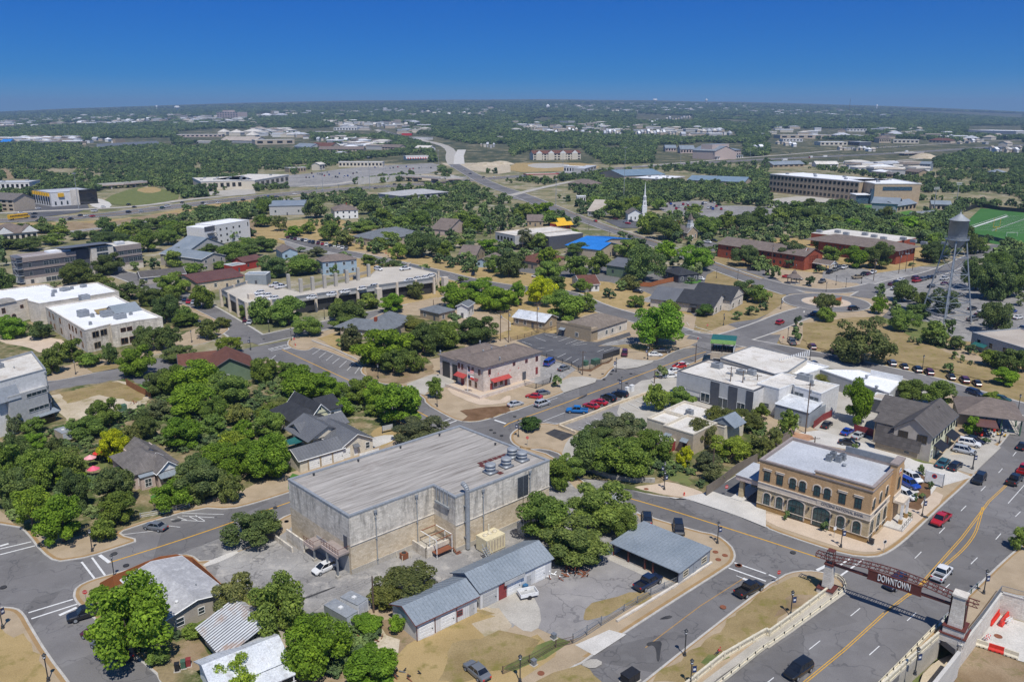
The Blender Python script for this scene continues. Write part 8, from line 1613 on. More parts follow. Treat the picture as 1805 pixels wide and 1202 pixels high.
 # ARCH, BRIDGE RAILS, WORKS
pL,pR=G(*T1('225,500')[0]),G(*T1('1570,985')[0]);dv=(pR-pL);AL=dv.xy.length;aa=math.atan2(dv.y,dv.x)
e=empty('gateway_arch',(pL.x,pL.y,.13),aa,'rust-brown steel truss arch on two white stone pillars spanning the bridge road','arch')
def pillar(x,h,big):
 m=MB();w=1.0*big
 m.box(x-w*1.5,x+w*1.5,-w*1.5,w*1.5,-.2,.9*big,'limestone_white');m.box(x-w*1.6,x+w*1.6,-w*1.6,w*1.6,.9*big,.9*big+.14,'brown_steel')
 if big>1.0:m.box(x-w*1.25,x+w*1.25,-w*1.25,w*1.25,1.14,2.1,'limestone_white');m.box(x-w*1.35,x+w*1.35,-w*1.35,w*1.35,2.1,2.24,'brown_steel')
 z0=2.24 if big>1.0 else 1.04
 m.obox((x,0),w*.86,w*.86,z0,h,0,'limestone_white',.82);m.build('pillar',e)
 c=MB();c.box(x-w*.85,x+w*.85,-w*.85,w*.85,h,h+.3,'limestone_white' if big>1.0 else 'brown_steel');c.build('pillar_cap',e)
 if big>1.0:
  c=MB();c.box(x+w*.9,x+w*1.0,-w*.35,w*.35,2.24,h-.3,'brown_steel');c.box(x-w*.35,x+w*.35,-w*1.0,-w*.9,2.24,h-.3,'brown_steel')if 0 else None;c.box(x-w*1.0,x-w*.9,-w*.35,w*.35,2.24,h-.3,'brown_steel');c.build('steel_panel',e)
pillar(0,4.9,.84);pillar(AL,7.0,1.12)
def rz_(t):return 6.9+1.0*math.sin(math.pi*t)
X0,X1=-2.2,AL+2.4;N=34;top,diag=MB(),MB()
def ch(x):t=min(1,max(0,x/AL));return 5.15+.35*t,(6.35+.35*t)+.95*math.sin(math.pi*t)
for y in(-.55,.55):
 for i in range(N):
  xa,xb=X0+(X1-X0)*i/N,X0+(X1-X0)*(i+1)/N;(a0,a1),(b0,b1)=ch(xa),ch(xb);mid=.58
  top.tube((xa,y,a1),(xb,y,b1),.085,None,'brown_steel',6);top.tube((xa,y,a1-mid),(xb,y,b1-mid),.07,None,'brown_steel',6)
  diag.tube((xa,y,a1),(xb,y,b1-mid)if i%2 else(xa,y,a1-mid),.045,None,'brown_steel',5);diag.tube((xa,-.55,a1)if y>0 else(xa,-.55,a1-mid),(xa,.55,a1)if y>0 else(xa,.55,a1-mid),.05,None,'brown_steel',5)
top.build('chord',e);diag.build('lattice',e)
g=MB();g.box(.3,AL-.6,-.2,.2,4.95,5.3,'brown_steel');g.build('tie_beam',e)
s=MB();s.box(AL*.32,AL*.73,-.75,-.6,5.1,6.55,'brown_steel');s.box(AL*.315,AL*.735,-.8,-.55,6.55,6.65,'brown_steel');s.box(AL*.315,AL*.735,-.8,-.55,5.0,5.1,'brown_steel');s.build('sign_board',e)
text(e,'lettering','DOWNTOWN',1.6,(AL*.525,-.79,5.85),(math.pi/2,0,0),'white_paint',.05,AL*.25)
m=MB();m.box(-.5,.5,-.5,.5,4.9+.3,5.25,'dark_metal');[m.tube((x,y,5.2),(x,y,7.4),.06,None,'brown_steel',5)for x in(-.5,.5)for y in(-.5,.5)];m.box(-.55,.55,-.55,.55,7.3,7.4,'brown_steel');m.build('pillar_frame',e)
def balustrade(px,lab,h=1.1,name='balustrade'):
 g=gp(px,.13);e=empty(name,(g[0].x,g[0].y,.13),0,lab,'balustrade')
 for a,b in zip(g,g[1:]):
  d=b-a;L=d.length;k=max(1,round(L/3.2));ang=math.atan2(d.y,d.x)
  for i in range(k):
   q=MB();s_=L/k;q.box(0,s_,-.14,.14,h-.22,h,'cream_paint');q.box(0,s_,-.12,.12,0,.3,'cream_paint');q.box(0,.32,-.16,.16,0,h+.04,'cream_paint')
   n=int((s_-.5)/.3)
   for j in range(n):x=.45+j*(s_-.6)/max(1,n);q.box(x,x+.13,-.07,.07,.3,h-.22,'cream_paint')
   o=q.build('bay',e,loc=(a.x-g[0].x+d.x*i/k,a.y-g[0].y+d.y*i/k,0),rz=ang)
balustrade(A3('900,1255 1120,1080 1346,950')+A4('0,960 160,845 305,735'),'cream concrete balustrade between the grass verge and the bridge road')
balustrade(A4('560,1270 690,1150 790,1060 905,958'),'cream concrete balustrade on the far side of the bridge road, above the grass bank')
def rail(px,lab,sm=0,posts='cream',name='guard_rail',z=.13):
 g=gp(px,z);p2=chaikin(g,sm,False)if sm else[Vector(q[:2])for q in g];o0=p2[0];e=empty(name,(o0 .x,o0 .y,z),0,lab,'guard rail');m=MB();c='cream_paint' if posts=='cream' else 'galv'
 for a,b in zip(p2,p2[1:]):
  a,b=a-o0,b-o0;d=b-a;L=d.length;ang=math.atan2(d.y,d.x);
  mm=MB();mm.box(0,L,-.18,.18,0,.45,'cream_paint')if posts=='cream' else None;mm.box(0,L,-.05,.03,.5,.78,c);mm.build('rail',e,loc=(a.x,a.y,0),rz=ang)
  k=max(1,int(L/1.9))
  if L>.8:
   q=MB();[q.box(L*(j+.5)/k-.07,L*(j+.5)/k+.07,-.17,-.055,0,.82,'dark_metal' if posts=='cream' else 'green_box')for j in range(k)];q.build('post',e,loc=(a.x,a.y,0),rz=ang)
rail(A3('1000,1290 1180,1150 1346,1015')+A4('0,1015 200,870 330,775 395,725 405,690 370,655 340,645'),'cream and steel guard rail curving round the foot of the left arch pillar',1)
rail(A4('565,1235 700,1100 820,975 870,925'),'cream and steel guard rail along the far side of the bridge');rail(A4('870,925 900,895 950,850'),'short green-posted guard rail in front of the right arch pillar',posts='g');rail(A4('1045,750 1080,715 1110,690'),'short steel guard rail beyond the right arch pillar',posts='g')
def retwall(px,lab,topz=.35,bot=-4.0):
 g=gp(px,topz);o0=g[0];e=empty('retaining_wall',(o0 .x,o0 .y,0),0,lab,'wall')
 for a,b in zip(g,g[1:]):
  d=b-a;L=d.length;q=MB();q.box(0,L,-.2,.2,bot,topz,'limestone_white');q.box(-.05,L+.05,-.28,.28,topz,topz+.15,'concrete_white');q.build('wall',e,loc=(a.x-o0 .x,a.y-o0 .y,0),rz=math.atan2(d.y,d.x))
  f=MB();z=topz+.15;k=int(L/.14);[f.box(L*j/k,L*j/k+.025,-.012,.012,z,z+1.0,'galv_dark')for j in range(k)];f.box(0,L,-.03,.03,z+1.0,z+1.06,'galv_dark');f.build('railing',e,loc=(a.x-o0 .x,a.y-o0 .y,0),rz=math.atan2(d.y,d.x))
retwall(A4('1010,1010 1120,870 1225,728 1346,762 1500,800'),'white stone retaining wall with a steel railing round the sunken works area')
fence('side_wall','plain concrete side wall of the road below the far balustrade',A4('560,1270 690,1150 790,1060 905,958'),3.62,'concrete',-3.6,.1,post=0,th=.26,cat='wall')
fence('retaining_wall','low white wall running down from the arch pillar to the sunken works area',A4('850,1240 930,1140 1005,1045'),4.2,'concrete_white',-3.6,.4,post=0,th=.5,cat='wall')
def barrier(t,a,b_,mat,lab,z=-3.5):
 p,q=G(*t(a)[0],z),G(*t(b_)[0],z);d=q-p;L=d.length;e=empty('traffic_barrier',p,math.atan2(d.y,d.x),lab,'barrier','plastic barriers in the works area')
 m=MB();m.v+=[(x,y*w_,zz)for x in(0,L)for w_,zz in((.3,0),(.3,.25),(.12,.5),(.1,1.05))for y in(-1,1)];k=m.mi(mat)
 for i in range(3):m.f+=[(2*i,2*i+2,2*i+10,2*i+8),(2*i+1,2*i+9,2*i+11,2*i+3)];m.m+=[k,k]
 m.f+=[(6,7,15,14),(0,1,3,2),(2,3,5,4),(4,5,7,6),(8,10,11,9),(10,12,13,11),(12,14,15,13)];m.m+=[k]*7;m.build('shell',e)
 m=MB();[m.box(.2+i*.6,.4+i*.6,-.31,.31,0,.12,'black_cover')for i in range(int(L/.6))];m.build('foot',e)
barrier(A4,'1165,905','1210,845','red_plastic','left-hand of the two single red plastic barriers near the retaining wall');barrier(A4,'1220,910','1262,855','red_plastic','right-hand single red plastic barrier with white sheeting against it')
barrier(A4,'1075,1000','1155,1025','cream_paint','cream plastic barrier at the left end of the barrier row');barrier(A4,'1157,1027','1238,1052','red_plastic','red plastic barrier in the middle of the barrier row');barrier(A4,'1240,1054','1315,1080','cream_paint','cream plastic barrier at the right end of the barrier row')
for i,(a,lab)in enumerate((('1105,940','red and white striped folding barricades stacked by the retaining wall'),('1160,985','red and white striped folding barricade standing behind the barrier row'),('1270,895','white sheeting draped beside the right-hand red barrier'))):
 p=G(*A4(a)[0],-3.5);e=empty('barricade',p,.6,lab,'barricade');m=MB()
 for k in range(5 if i==0 else 2):
  y=k*.35
  for x in(-.6,.6):m.tube((x,y-.25,0),(x,y,1.0),.03,None,'white_paint',4);m.tube((x,y+.25,0),(x,y,1.0),.03,None,'white_paint',4)
  for z in(.35,.85):[m.box(-.65+j*.26,-.65+j*.26+.26,y-.03+(.2*(1-z)),y+.03+(.2*(1-z)),z-.12,z+.1,'red_plastic' if(j%2 and i<2)else 'white_paint')for j in range(5)]
 m.build('board',e)
p=G(*A4('1210,960')[0],-3.5)
struct(MB().prism([(p.x+.6*math.cos(k*.52),p.y+.6*math.sin(k*.52))for k in range(12)],-3.49,-3.47,'rust',sides=False).build('manhole_cover'))
# STREET FURNITURE
def lamp_meshes():
 m=MB();m.lathe([(.26,0),(.26,.12),(.2,.2),(.19,.55),(.11,.65),(.08,.75),(.075,3.4),(.12,3.45),(.07,3.55)],'dark_metal',10);post=m.mesh('post')
 m=MB();m.lathe([(.09,3.52),(.24,3.62),(.17,3.64),(.21,4.02),(.3,4.06),(.12,4.25),(.03,4.42)],'dark_metal',10);head=m.mesh('lantern')
 m=MB();m.lathe([(.175,3.66),(.205,4.0),(.2,4.01)],'white_paint',10);gl=m.mesh('lantern_glass')
 m=MB();m.box(.08,.75,-.015,.015,3.15,3.19,'dark_metal');m.box(.08,.75,-.015,.015,2.15,2.19,'dark_metal');m.box(.14,.72,-.02,.02,2.2,3.14,'navy_banner');m.box(.25,.6,-.024,.024,2.5,2.8,'white_paint');ban=m.mesh('banner');return post,head,gl,ban
plain('navy_banner',(.02,.04,.12))
LM=lamp_meshes()
def lamps(t,s,ban=0,z=.13,rz=0):
 for it in s.split():
  px=t(it)[0];p=G(*px,z);e=empty('street_lamp',p,rz or random.uniform(0,6),'black street lamp'+(' with navy banner' if ban else ''),'street lamp','black street lamps');e['auto']=1
  for n,q in(('post',LM[0]),('lantern',LM[1]),('banner',LM[3])):
   if n=='banner' and not ban:continue
   o=bpy.data.objects.new(n,q);o.parent=e;link(o)
   if n=='lantern':g=bpy.data.objects.new('lantern_glass',LM[2]);g.parent=o;link(g)
lamps(A1,'487,512 603,650',0);lamps(A1,'15,918',1,rz=1.2);lamps(A1,'255,1195');lamps(A3,'810,188 1090,470',1,rz=.3);lamps(A3,'918,1062 50,1202');lamps(A3,'948,1225',1,rz=.2);lamps(A4,'380,490 115,850 1133,735 808,328 770,1160 1075,80',1,rz=.2)
lamps(B1,'535,440 1355,215');lamps(B1,'1770,265',1);lamps(B2,'98,140 255,200 1285,668 868,470',0);lamps(B3,'55,880 745,420 783,560 968,335',1,rz=3);lamps(B3,'1085,1190',1);lamps(B4,'133,195 290,340 1085,400 1762,690');lamps(B4,'1437,1110 1628,925',1,rz=.3)
lamps(C2,'98,940 490,850 940,410 1560,600 235,685 990,552',0,.1);lamps(C3,'1003,760 1535,475 1455,560 1605,570',0,.1);lamps(C3,'1505,895',1,.1);lamps(C4,'405,660 545,630 475,610 655,600 190,525',0,.1);lamps(C4,'85,780',1,.1)
def upole(t,base,top,arms=1,lab='utility pole',light=0,z=.1,steel=False,zt=None):
 b=G(*t(base)[0],z);tp=t(top)[0];h=5
 best=1e9
 for k in range(20,400):
  q=PX((b.x,b.y,z+k*.1))
  if abs(q[1]-tp[1])<best:best=abs(q[1]-tp[1]);h=k*.1
 e=empty('utility_pole',b,0,lab,'utility pole','utility poles');e['auto']=1;m=MB();mt='galv' if steel else 'wood_pole';m.tube((0,0,0),(0,0,h),.16,.11,mt,7);m.build('pole',e)
 for k in range(arms):m=MB();m.box(-1.1,1.1,-.05,.05,-.06,.06,mt);[m.box(x-.04,x+.04,-.04,.04,.06,.22,'galv')for x in(-1,-.4,.4,1)];m.build('crossarm',e,loc=(0,-.16,h-.4-k*.8),rz=.0 if not k else.0)
 if arms and h>7:m=MB();m.lathe([(.2,0),(.22,.1),(.22,.8),(.1,.95)],'galv',8);m.build('transformer',e,loc=(.38,0,h-2.6))
 if light:
  for s_ in(-1,1):m=MB();m.box(-.35,.35,-.15,.15,-.12,.25,'white_paint');m.box(-.3,.3,-.155,-.15,-.08,.2,'glass_blue');m.build('floodlight',e,loc=(s_*.6,0,h-.1))
 return(b.x,b.y,z+h)
W=[]
W.append(upole(B3,'508,445','508,275',1));a=upole(B3,'1540,660','1550,385');b_=upole(B3,'1625,670','1645,412');c_=upole(B3,'1728,650','1728,440');a2=upole(B3,'1305,355','1315,225',0);upole(B3,'1423,1185','1428,960',0);upole(B3,'1015,505','1015,410',0)
d_=upole(B2,'1732,205','1740,-10',2);f_=upole(B2,'1790,215','1800,-20',2);g_=upole(C3,'187,950','187,735',2);h_=upole(B4,'258,858','283,500',1);upole(B4,'320,965','330,880',1)
upole(C4,'740,580','745,425',1);upole(C4,'918,530','925,380',1);upole(C4,'966,515','980,390',0,light=1);upole(C4,'1015,508','1020,405',0);upole(C4,'18,490','25,325',1);p1=upole(A2,'625,835','615,645',0,z=.15);p2=upole(A2,'210,930','195,745',0,light=1,z=.15)
upole(C2,'1262,832','1257,715',0);upole(C3,'85,395','85,265',0);upole(C3,'1722,370','1725,300',1);upole(A3,'160,10','170,-220',1)if 0 else None;upole(C2,'1378,270','1380,185',1);upole(C2,'1662,280','1665,190',1);upole(C3,'700,285','702,222',0);upole(C3,'553,222','558,168',0)
cab=MB()
def wire(p,q,sag=.8):
 p,q=Vector(p),Vector(q);pr=p
 for k in range(1,11):t=k/10;x=p.lerp(q,t);x.z-=sag*4*t*(1-t);cab.tube(pr,x,.016,None,'dark_metal',3,False);pr=x
for p,q in((a,b_),(b_,c_),(a,a2),(d_,f_),(g_,d_),(h_,c_),(a2,W[0]),(W[0],f_),(p1,p2)):
 for o in(-.9,0,.9):wire((p[0]+o,p[1]-.16,p[2]-.3),(q[0]+o,q[1]-.16,q[2]-.3),1.0)
o=cab.build('overhead_cables');tag(o,'thin dark overhead cables strung between the utility poles of the town centre','cables')
def sign(t,base,lab,kind='stop',h=2.2,z=.13,name=None):
 p=G(*t(base)[0],z);e=empty(name or{'stop':'stop_sign'}.get(kind,'road_sign'),p,.3,lab,'road sign');m=MB();m.tube((0,0,0),(0,0,h),.035,None,'galv',6);m.build('post',e)
 m=MB();n=8 if kind=='stop' else 20;q=[(.38*math.cos(i*2*math.pi/n+math.pi/n),.38*math.sin(i*2*math.pi/n+math.pi/n))for i in range(n)]if kind!='square' else[(-.3,-.35),(.3,-.35),(.3,.35),(-.3,.35)]
 m.prism(q,0,.02,{'stop':'red_paint','noentry':'red_paint'}.get(kind,'white_paint'));m.face([(x,y,0)for x,y in q][::-1],'galv')
 if kind=='noentry':m.box(-.28,.28,-.06,.06,.021,.026,'white_paint')
 if kind=='turn':m.prism([(.3*math.cos(i*.3),.3*math.sin(i*.3))for i in range(21)],.02,.024,'dark_metal',sides=False)
 o=m.build('plate',e,loc=(0,-.05,h-.1));o.rotation_euler=(math.pi/2,0,0)
 if kind=='stop':text(o,'lettering','STOP',.26,(0,0,.024),(0,0,0),'white_paint',.002)
sign(A1,'457,788','red stop sign on the pavement corner left of the grey house');sign(B3,'118,945','red stop sign with a green street plate near the round tree and blue pickup');sign(B2,'277,232','red stop sign at the upper end of the marked parking bays');sign(A4,'48,682','red stop sign at the tip of the grass verge left of the arch')
sign(A3,'1135,222','round red and white sign by the bank drive-through lane','noentry');sign(A4,'605,518','white square turn sign on the pavement at the bank corner','turn');sign(B4,'98,220','red stop sign beside the park corner at the street junction');sign(C4,'..' if 0 else '245,845','blue sign by the roundabout exit near the yellow-green tree','square',2.6,.2)
sign(A4,'343,440','thin pole sign beside the second bank tree','square',2.0);sign(C3,'1390,915','small red sign on the paved corner left of the junction','stop',1.2);sign(C2,'925,415','red stop sign beside the low wide grey-roofed building')
def hydrant(t,b,lab):
 p=G(*t(b)[0],.13);e=empty('fire_hydrant',p,0,lab,'hydrant');m=MB();m.lathe([(.17,0),(.17,.06),(.11,.08),(.11,.5),(.15,.52),(.14,.62),(.05,.74)],'red_plastic',10);m.tube((-.2,0,.42),(.2,0,.42),.06,None,'red_plastic',8);m.tube((0,0,.42),(0,-.2,.42),.07,None,'red_plastic',8);m.build('body',e)
hydrant(A3,'915,218','red fire hydrant on the pavement in front of the bank driveway');hydrant(B2,'283,238','red fire hydrant at the corner above the parking bays');hydrant(B3,'1323,192','red fire hydrant at the tip of the paved corner by the big tree')
def cabinet(t,b,w_,d_,h,mat,lab,name='utility_cabinet',cat='cabinet',ang=.75,z=.14):
 p=G(*t(b)[0],z);e=empty(name,p,ang,lab,cat);m=MB();m.box(-w_/2,w_/2,-d_/2,d_/2,.08,h,mat);m.box(-w_/2-.04,w_/2+.04,-d_/2-.04,d_/2+.04,h,h+.06,mat);m.build('casing',e);m=MB();m.box(-w_/2-.15,w_/2+.15,-d_/2-.15,d_/2+.15,-.02,.08,'concrete');m.build('plinth',e)
 m=MB();m.box(-w_/2+.06,-.02,-d_/2-.03,-d_/2-.002,.14,h-.06,mat);m.box(.02,w_/2-.06,-d_/2-.03,-d_/2-.002,.14,h-.06,mat);m.build('door',e)
cabinet(B3,'528,378',1.5,1.3,1.5,'green_box','smaller green utility cabinet inside the car park fence by the pole');cabinet(B3,'600,368',2.6,1.6,1.6,'green_box','larger green utility cabinet inside the car park fence');cabinet(B3,'822,568',1.0,.8,1.5,'white_paint','left of two white cabinets above the retaining wall');cabinet(B3,'855,562',1.1,.9,1.9,'white_paint','right and taller of two white cabinets above the retaining wall')
cabinet(B1,'868,695',1.8,1.6,1.5,'green_box','dark green utility cabinet at the edge of the bare plot');cabinet(A3,'630,1195',2.3,1.5,1.3,'black_cover','dark skip standing in the side street near the bottom edge','skip','skip',.7,.02)
for b0,mat,lab in(('935,1140','black_cover','black wheelie bin, leftmost of three behind the striped-roof house'),('968,1125','green_box','green-lidded wheelie bin between two dark ones'),('995,1115','dark_red','dark wheelie bin with a reddish front, rightmost of the three'),):
 cabinet(A1,b0,.6,.7,1.1,mat,lab,'wheelie_bin','bin',.3)
cabinet(A3,'530,525',.6,.6,.9,'blue_plastic','blue plastic drum beside the left end of the carport','drum','drum');cabinet(A3,'78,715',.7,.6,.9,'blue_plastic','blue drums by the longer garage door','drum','drum');cabinet(A3,'228,972',.6,.6,.8,'galv_dark','grey bin at the edge of the yard near the chain-link gate','bin','bin');cabinet(A3,'122,1110',.6,.6,.8,'galv_dark','grey bin by the fence at the bottom of the grass yard','bin','bin');cabinet(A4,'540,475',.7,.7,1.0,'dark_metal','black litter bin at the bank corner','bin','bin')
for t,a_,b_,c1,lab,L in((A2,'455,890','515,925','galv','grey enclosed trailer with a roof vent in the rear lot',5.2),(A2,'525,835','560,852','white_paint','white enclosed trailer just behind the grey one in the rear lot',3.8),(B1,'455,905','500,930','stucco_beige','small beige enclosed trailer left of the pale yard behind trees',4.4)):
 p,q=G(*t(a_)[0],.15),G(*t(b_)[0],.15);e=empty('trailer',p,math.atan2(q.y-p.y,q.x-p.x),lab,'trailer');m=MB();m.box(-L/2,L/2,-1.1,1.1,.55,2.6,c1,top='roof_cream');m.box(-L/2-.02,L/2+.02,-1.12,1.12,2.5,2.62,'galv');m.build('body',e);m=MB();m.box(-.3,.3,-.3,.3,2.62,2.8,'white_paint');m.build('roof_vent',e)
 m=MB();m.box(L/2+.002,L/2+.03,-.95,-.03,.7,2.4,'roof_grey');m.box(L/2+.002,L/2+.03,.03,.95,.7,2.4,'roof_grey');m.build('door',e);m=MB();m.tube((-L/2,-.5,.5),(-L/2-1.2,0,.5),.05,None,'dark_metal',5);m.tube((-L/2,.5,.5),(-L/2-1.2,0,.5),.05,None,'dark_metal',5);m.build('drawbar',e)
 for y in(-1.15,1.15):m=MB();m.tube((0,-.1,0),(0,.1,0),.36,None,'black_cover',10);m.build('wheel',e,loc=(0,y,.36))
p=G(*A3('90,750')[0],.15);e=empty('truck_bed',p,.35,'white pickup bed without its cab lying on the concrete by the longer garage','truck bed');m=MB();m.box(-1.5,1.5,-.95,-.85,.5,1.1,'white_paint');m.box(-1.5,1.5,.85,.95,.5,1.1,'white_paint');m.box(1.4,1.5,-.85,.85,.5,1.1,'white_paint');m.box(-1.5,-1.4,-.85,.85,.5,1.1,'white_paint');m.box(-1.4,1.4,-.85,.85,.5,.56,'stucco_grey');m.build('bed',e)
for x,y in((0,-.95),(0,.95)):m=MB();m.tube((x,y-.1,.36),(x,y+.1,.36),.36,None,'black_cover',10);m.build('wheel',e)
for t,a_,mt,n,lab in((A3,'345,625','rust',26,'pile of rusty steel scrap at the garage yard edge'),(A2,'600,975','rust',14,'rusty sheets and scrap beside the little bush in the rear yard'),(A3,'255,650','white_paint',12,'heap of pale rubble and boards by the end of the longer garage'),(A2,'805,1170','dark_metal',12,'dark scrap heap beside the trees at the bottom edge'),(B1,'940,640','concrete',10,'low heap of concrete slabs in the bare plot')):
 p=G(*t(a_)[0],.14);e=empty('scrap_heap',p,0,lab,'scrap heap');r_=random.Random(n);m=MB()
 for k in range(n):a0=Vector((r_.uniform(-1.8,1.8),r_.uniform(-1.3,1.3),.05));b0=a0+Vector((r_.uniform(-1.2,1.2),r_.uniform(-.8,.8),r_.uniform(.1,.9)));m.tube(a0,b0,r_.uniform(.04,.14),None,mt if k%3 else 'rust',4)
 m.build('heap',e)
for t,a_,mt,lab in((B1,'645,1085','pink_cloth','pale pink parasol, upper of two on the paved yard'),(B1,'705,1050','red_plastic','small red parasol beside the yellow-green tree'),(B1,'668,1165','rose_cloth','deep pink parasol, lowest one on the paved yard')):
 if mt not in MATS:plain(mt,(.75,.35,.38)if mt=='pink_cloth' else(.75,.12,.2))
 p=G(*t(a_)[0],.14);e=empty('parasol',p,0,lab,'parasol');m=MB();m.tube((0,0,0),(0,0,2.4),.03,None,'white_paint',6);m.build('pole',e);m=MB();m.lathe([(1.3,1.9),(.7,2.25),(.05,2.6)],mt,8);m.build('canopy',e)
fence('board_fence','cedar board fence along the right side of the bare plot',B1('892,515 970,560 1065,605'),1.9,'slat_cedar_h',.14);fence('board_fence','weathered grey board fence beside the bank drive-through',A3('1035,185 1110,135 1190,70 1346,-10')+T2('360,100 520,30 600,-5'),2.2,'slat_wood',.14,1.6)
fence('board_fence','dark brown board fence behind the yard of the grey-brown house',B4('600,845 700,870 770,895'),1.9,'dark_red',.14);fence('board_fence','dark brown board fence beside the grey lean-to store',B4('318,820 380,770 445,740'),1.9,'dark_red',.14)
fence('board_fence','grey board fence under the olive trees by the woodchip bed',B4('-20,960 70,925 160,880 185,845'),1.8,'slat_wood',.14);fence('retaining_wall','low tan stone wall between the parking bays and the sunken car park',B3('345,812 460,860')+B3('460,860'),.7,'limestone',.14,post=0,th=.5,cat='wall');fence('retaining_wall','long low tan stone wall behind the blue pickup and red cars',B3('345,808 560,730 760,650 960,580'),.7,'limestone',.14,post=0,th=.5,cat='wall')
fence('iron_fence','black iron fence round the sunken dark car park',B3('160,290 300,345 430,385 480,412 560,405 640,368 720,340'),1.5,'dark_metal',.14,rails=True,post=3);fence('sliding_gate','dark slatted sliding gate at the car park entrance',B3('655,335 770,300'),1.9,'dark_metal',.14,th=.08,cat='gate');fence('iron_fence','black iron fence in front of the fire station side yard',B3('95,520 180,540 280,500 290,470'),1.5,'dark_metal',.14,rails=True,post=3)
fence('chain_link_fence','rusty chain-link fence along the grass plot beside the tan shop',B3('0,205 100,180 200,150 330,118')+B3('330,118'),1.3,'wood_pole',.12,rails=True,post=3);fence('chain_link_gate','steel chain-link gate at the yard entrance near the concrete apron',A3('330,998 405,955 480,905'),1.6,'galv_dark',.14,rails=True,post=2,cat='gate');fence('chain_link_fence','chain-link fence between the garage yard and the long pavement',A3('480,905 600,830 740,745 880,680'),1.2,'galv_dark',.14,rails=True,post=3);fence('chain_link_fence','low fence along the bottom of the grass yard beside the pavement',A3('-40,1160 100,1100 240,1020 330,998'),1.2,'wood_pole',.14,rails=True,post=3)
fence('stone_wall','rough dark stone wall along the street under the big oak left of the bank',A3('400,90 530,130 640,148 760,150'),1.0,'limestone_dark',.14,post=0,th=.5,cat='wall');fence('stone_wall','white edging wall along the planted strip above the parking bays',B2('400,205 560,265 720,340'),.4,'concrete_white',.13,post=0,th=.3,cat='wall')
fence('boundary_wall','row of rough stones along the long pavement beside the carport',A3('560,885 700,800 880,690 1060,575'),.35,'limestone_white',.14,post=0,th=.35,cat='wall');fence('picket_fence','white picket fence in front of the pale pink house',A1('740,335 860,315 1000,275'),.9,'white_paint',.14,rails=True,post=2.4)
fence('board_fence','white board fence at the end of the alley beside the olive trees',B4('185,845 215,790 250,770'),2.0,'white_paint',.14);fence('field_screen','long black windscreen fence round the far side of the sports field',C4('1385,95 1480,62 1640,85 1805,100 1990,125'),3.0,'black_cover',.1,post=0);fence('field_screen','dark windscreen fence along the near side of the sports field',C4('1440,275 1600,300 1740,335 1900,360'),2.4,'dark_panel',.1,post=0)
p=G(*B2('935,850')[0],.14);e=empty('notice_board',p,.55,'grey notice board on posts on the straw lawn beside the cream house','sign');m=MB();m.box(-1.3,1.3,-.06,.06,.7,1.9,'stucco_grey');m.build('board',e);m=MB();m.box(-1.4,-1.3,-.08,.08,0,2,'dark_panel');m.box(1.3,1.4,-.08,.08,0,2,'dark_panel');m.build('post',e)
p=G(*A4('868,165')[0],.14);e=empty('monument_sign',p,-.7,'white sign panel with a round emblem in the planted bed beside the bank','sign');m=MB();m.box(-1.7,1.7,-.12,.12,.4,2.9,'white_paint');m.box(-1.8,-1.7,-.16,.16,0,3,'galv');m.box(1.7,1.8,-.16,.16,0,3,'galv');m.build('panel',e)
m=MB();m.prism([(.5*math.cos(i*.4),.5*math.sin(i*.4))for i in range(16)],0,.02,'red_plastic');m.prism([(.32*math.cos(i*.4),.32*math.sin(i*.4))for i in range(16)],.02,.03,'navy_banner');o=m.build('emblem',e,loc=(0,-.125,2.1));o.rotation_euler=(math.pi/2,0,0)
p=G(*T8('293,1095')[0]);e=empty('water_tower',p,.25,'tall galvanised steel water tower with a cone roof on braced lattice legs','water tower');plain('tower_steel',(.27,.30,.33),.5,.5,.25)
H1,H2=30.5,37.3;m=MB();m.lathe([(.3,27.2),(1.6,27.8),(2.6,28.9),(3.1,30.4),(3.15,H1),(3.15,H2),(3.4,H2+.02),(3.4,H2+.12)],'tower_steel',28);m.build('tank',e,smooth=True)
m=MB();m.lathe([(3.42,H2+.12),(1.8,H2+1.2),(.3,H2+2.4),(.3,H2+2.6),(.12,H2+2.9),(.08,H2+3.8)],'galv',28);m.build('cone_roof',e)
m=MB();m.lathe([(3.15,H1-.1),(4.0,H1-.1),(4.0,H1+.05),(3.2,H1+.06)],'tower_steel',28)
for z in(.55,1.1):
 for i in range(24):a,b_=i*math.pi/12,(i+1)*math.pi/12;m.tube((4*math.cos(a),4*math.sin(a),H1+z),(4*math.cos(b_),4*math.sin(b_),H1+z),.04,None,'tower_steel',4);(m.tube((4*math.cos(a),4*math.sin(a),H1),(4*math.cos(a),4*math.sin(a),H1+1.1),.04,None,'tower_steel',4)if z>1 else None)
m.build('balcony',e)
def lg(i,z):t=z/31.0;r=8.6*(1-t)+3.0*t;a=math.pi/4+i*math.pi/2;return Vector((r*math.cos(a),r*math.sin(a),z))
for i in range(4):m=MB();m.tube(lg(i,0),lg(i,30.6),.28,.24,'tower_steel',8);m.box(lg(i,0).x-.7,lg(i,0).x+.7,lg(i,0).y-.7,lg(i,0).y+.7,-.1,.5,'concrete');m.build('leg',e)
for z0,z1 in((3.5,8),(8,13),(13,18),(18,24),(24,29.5)):
 m=MB()
 for i in range(4):j=(i+1)%4;m.tube(lg(i,z0),lg(j,z0),.15,None,'tower_steel',6);m.tube(lg(i,z0),lg(j,z1),.06,None,'tower_steel',5);m.tube(lg(j,z0),lg(i,z1),.06,None,'tower_steel',5)
 m.build('bracing',e)
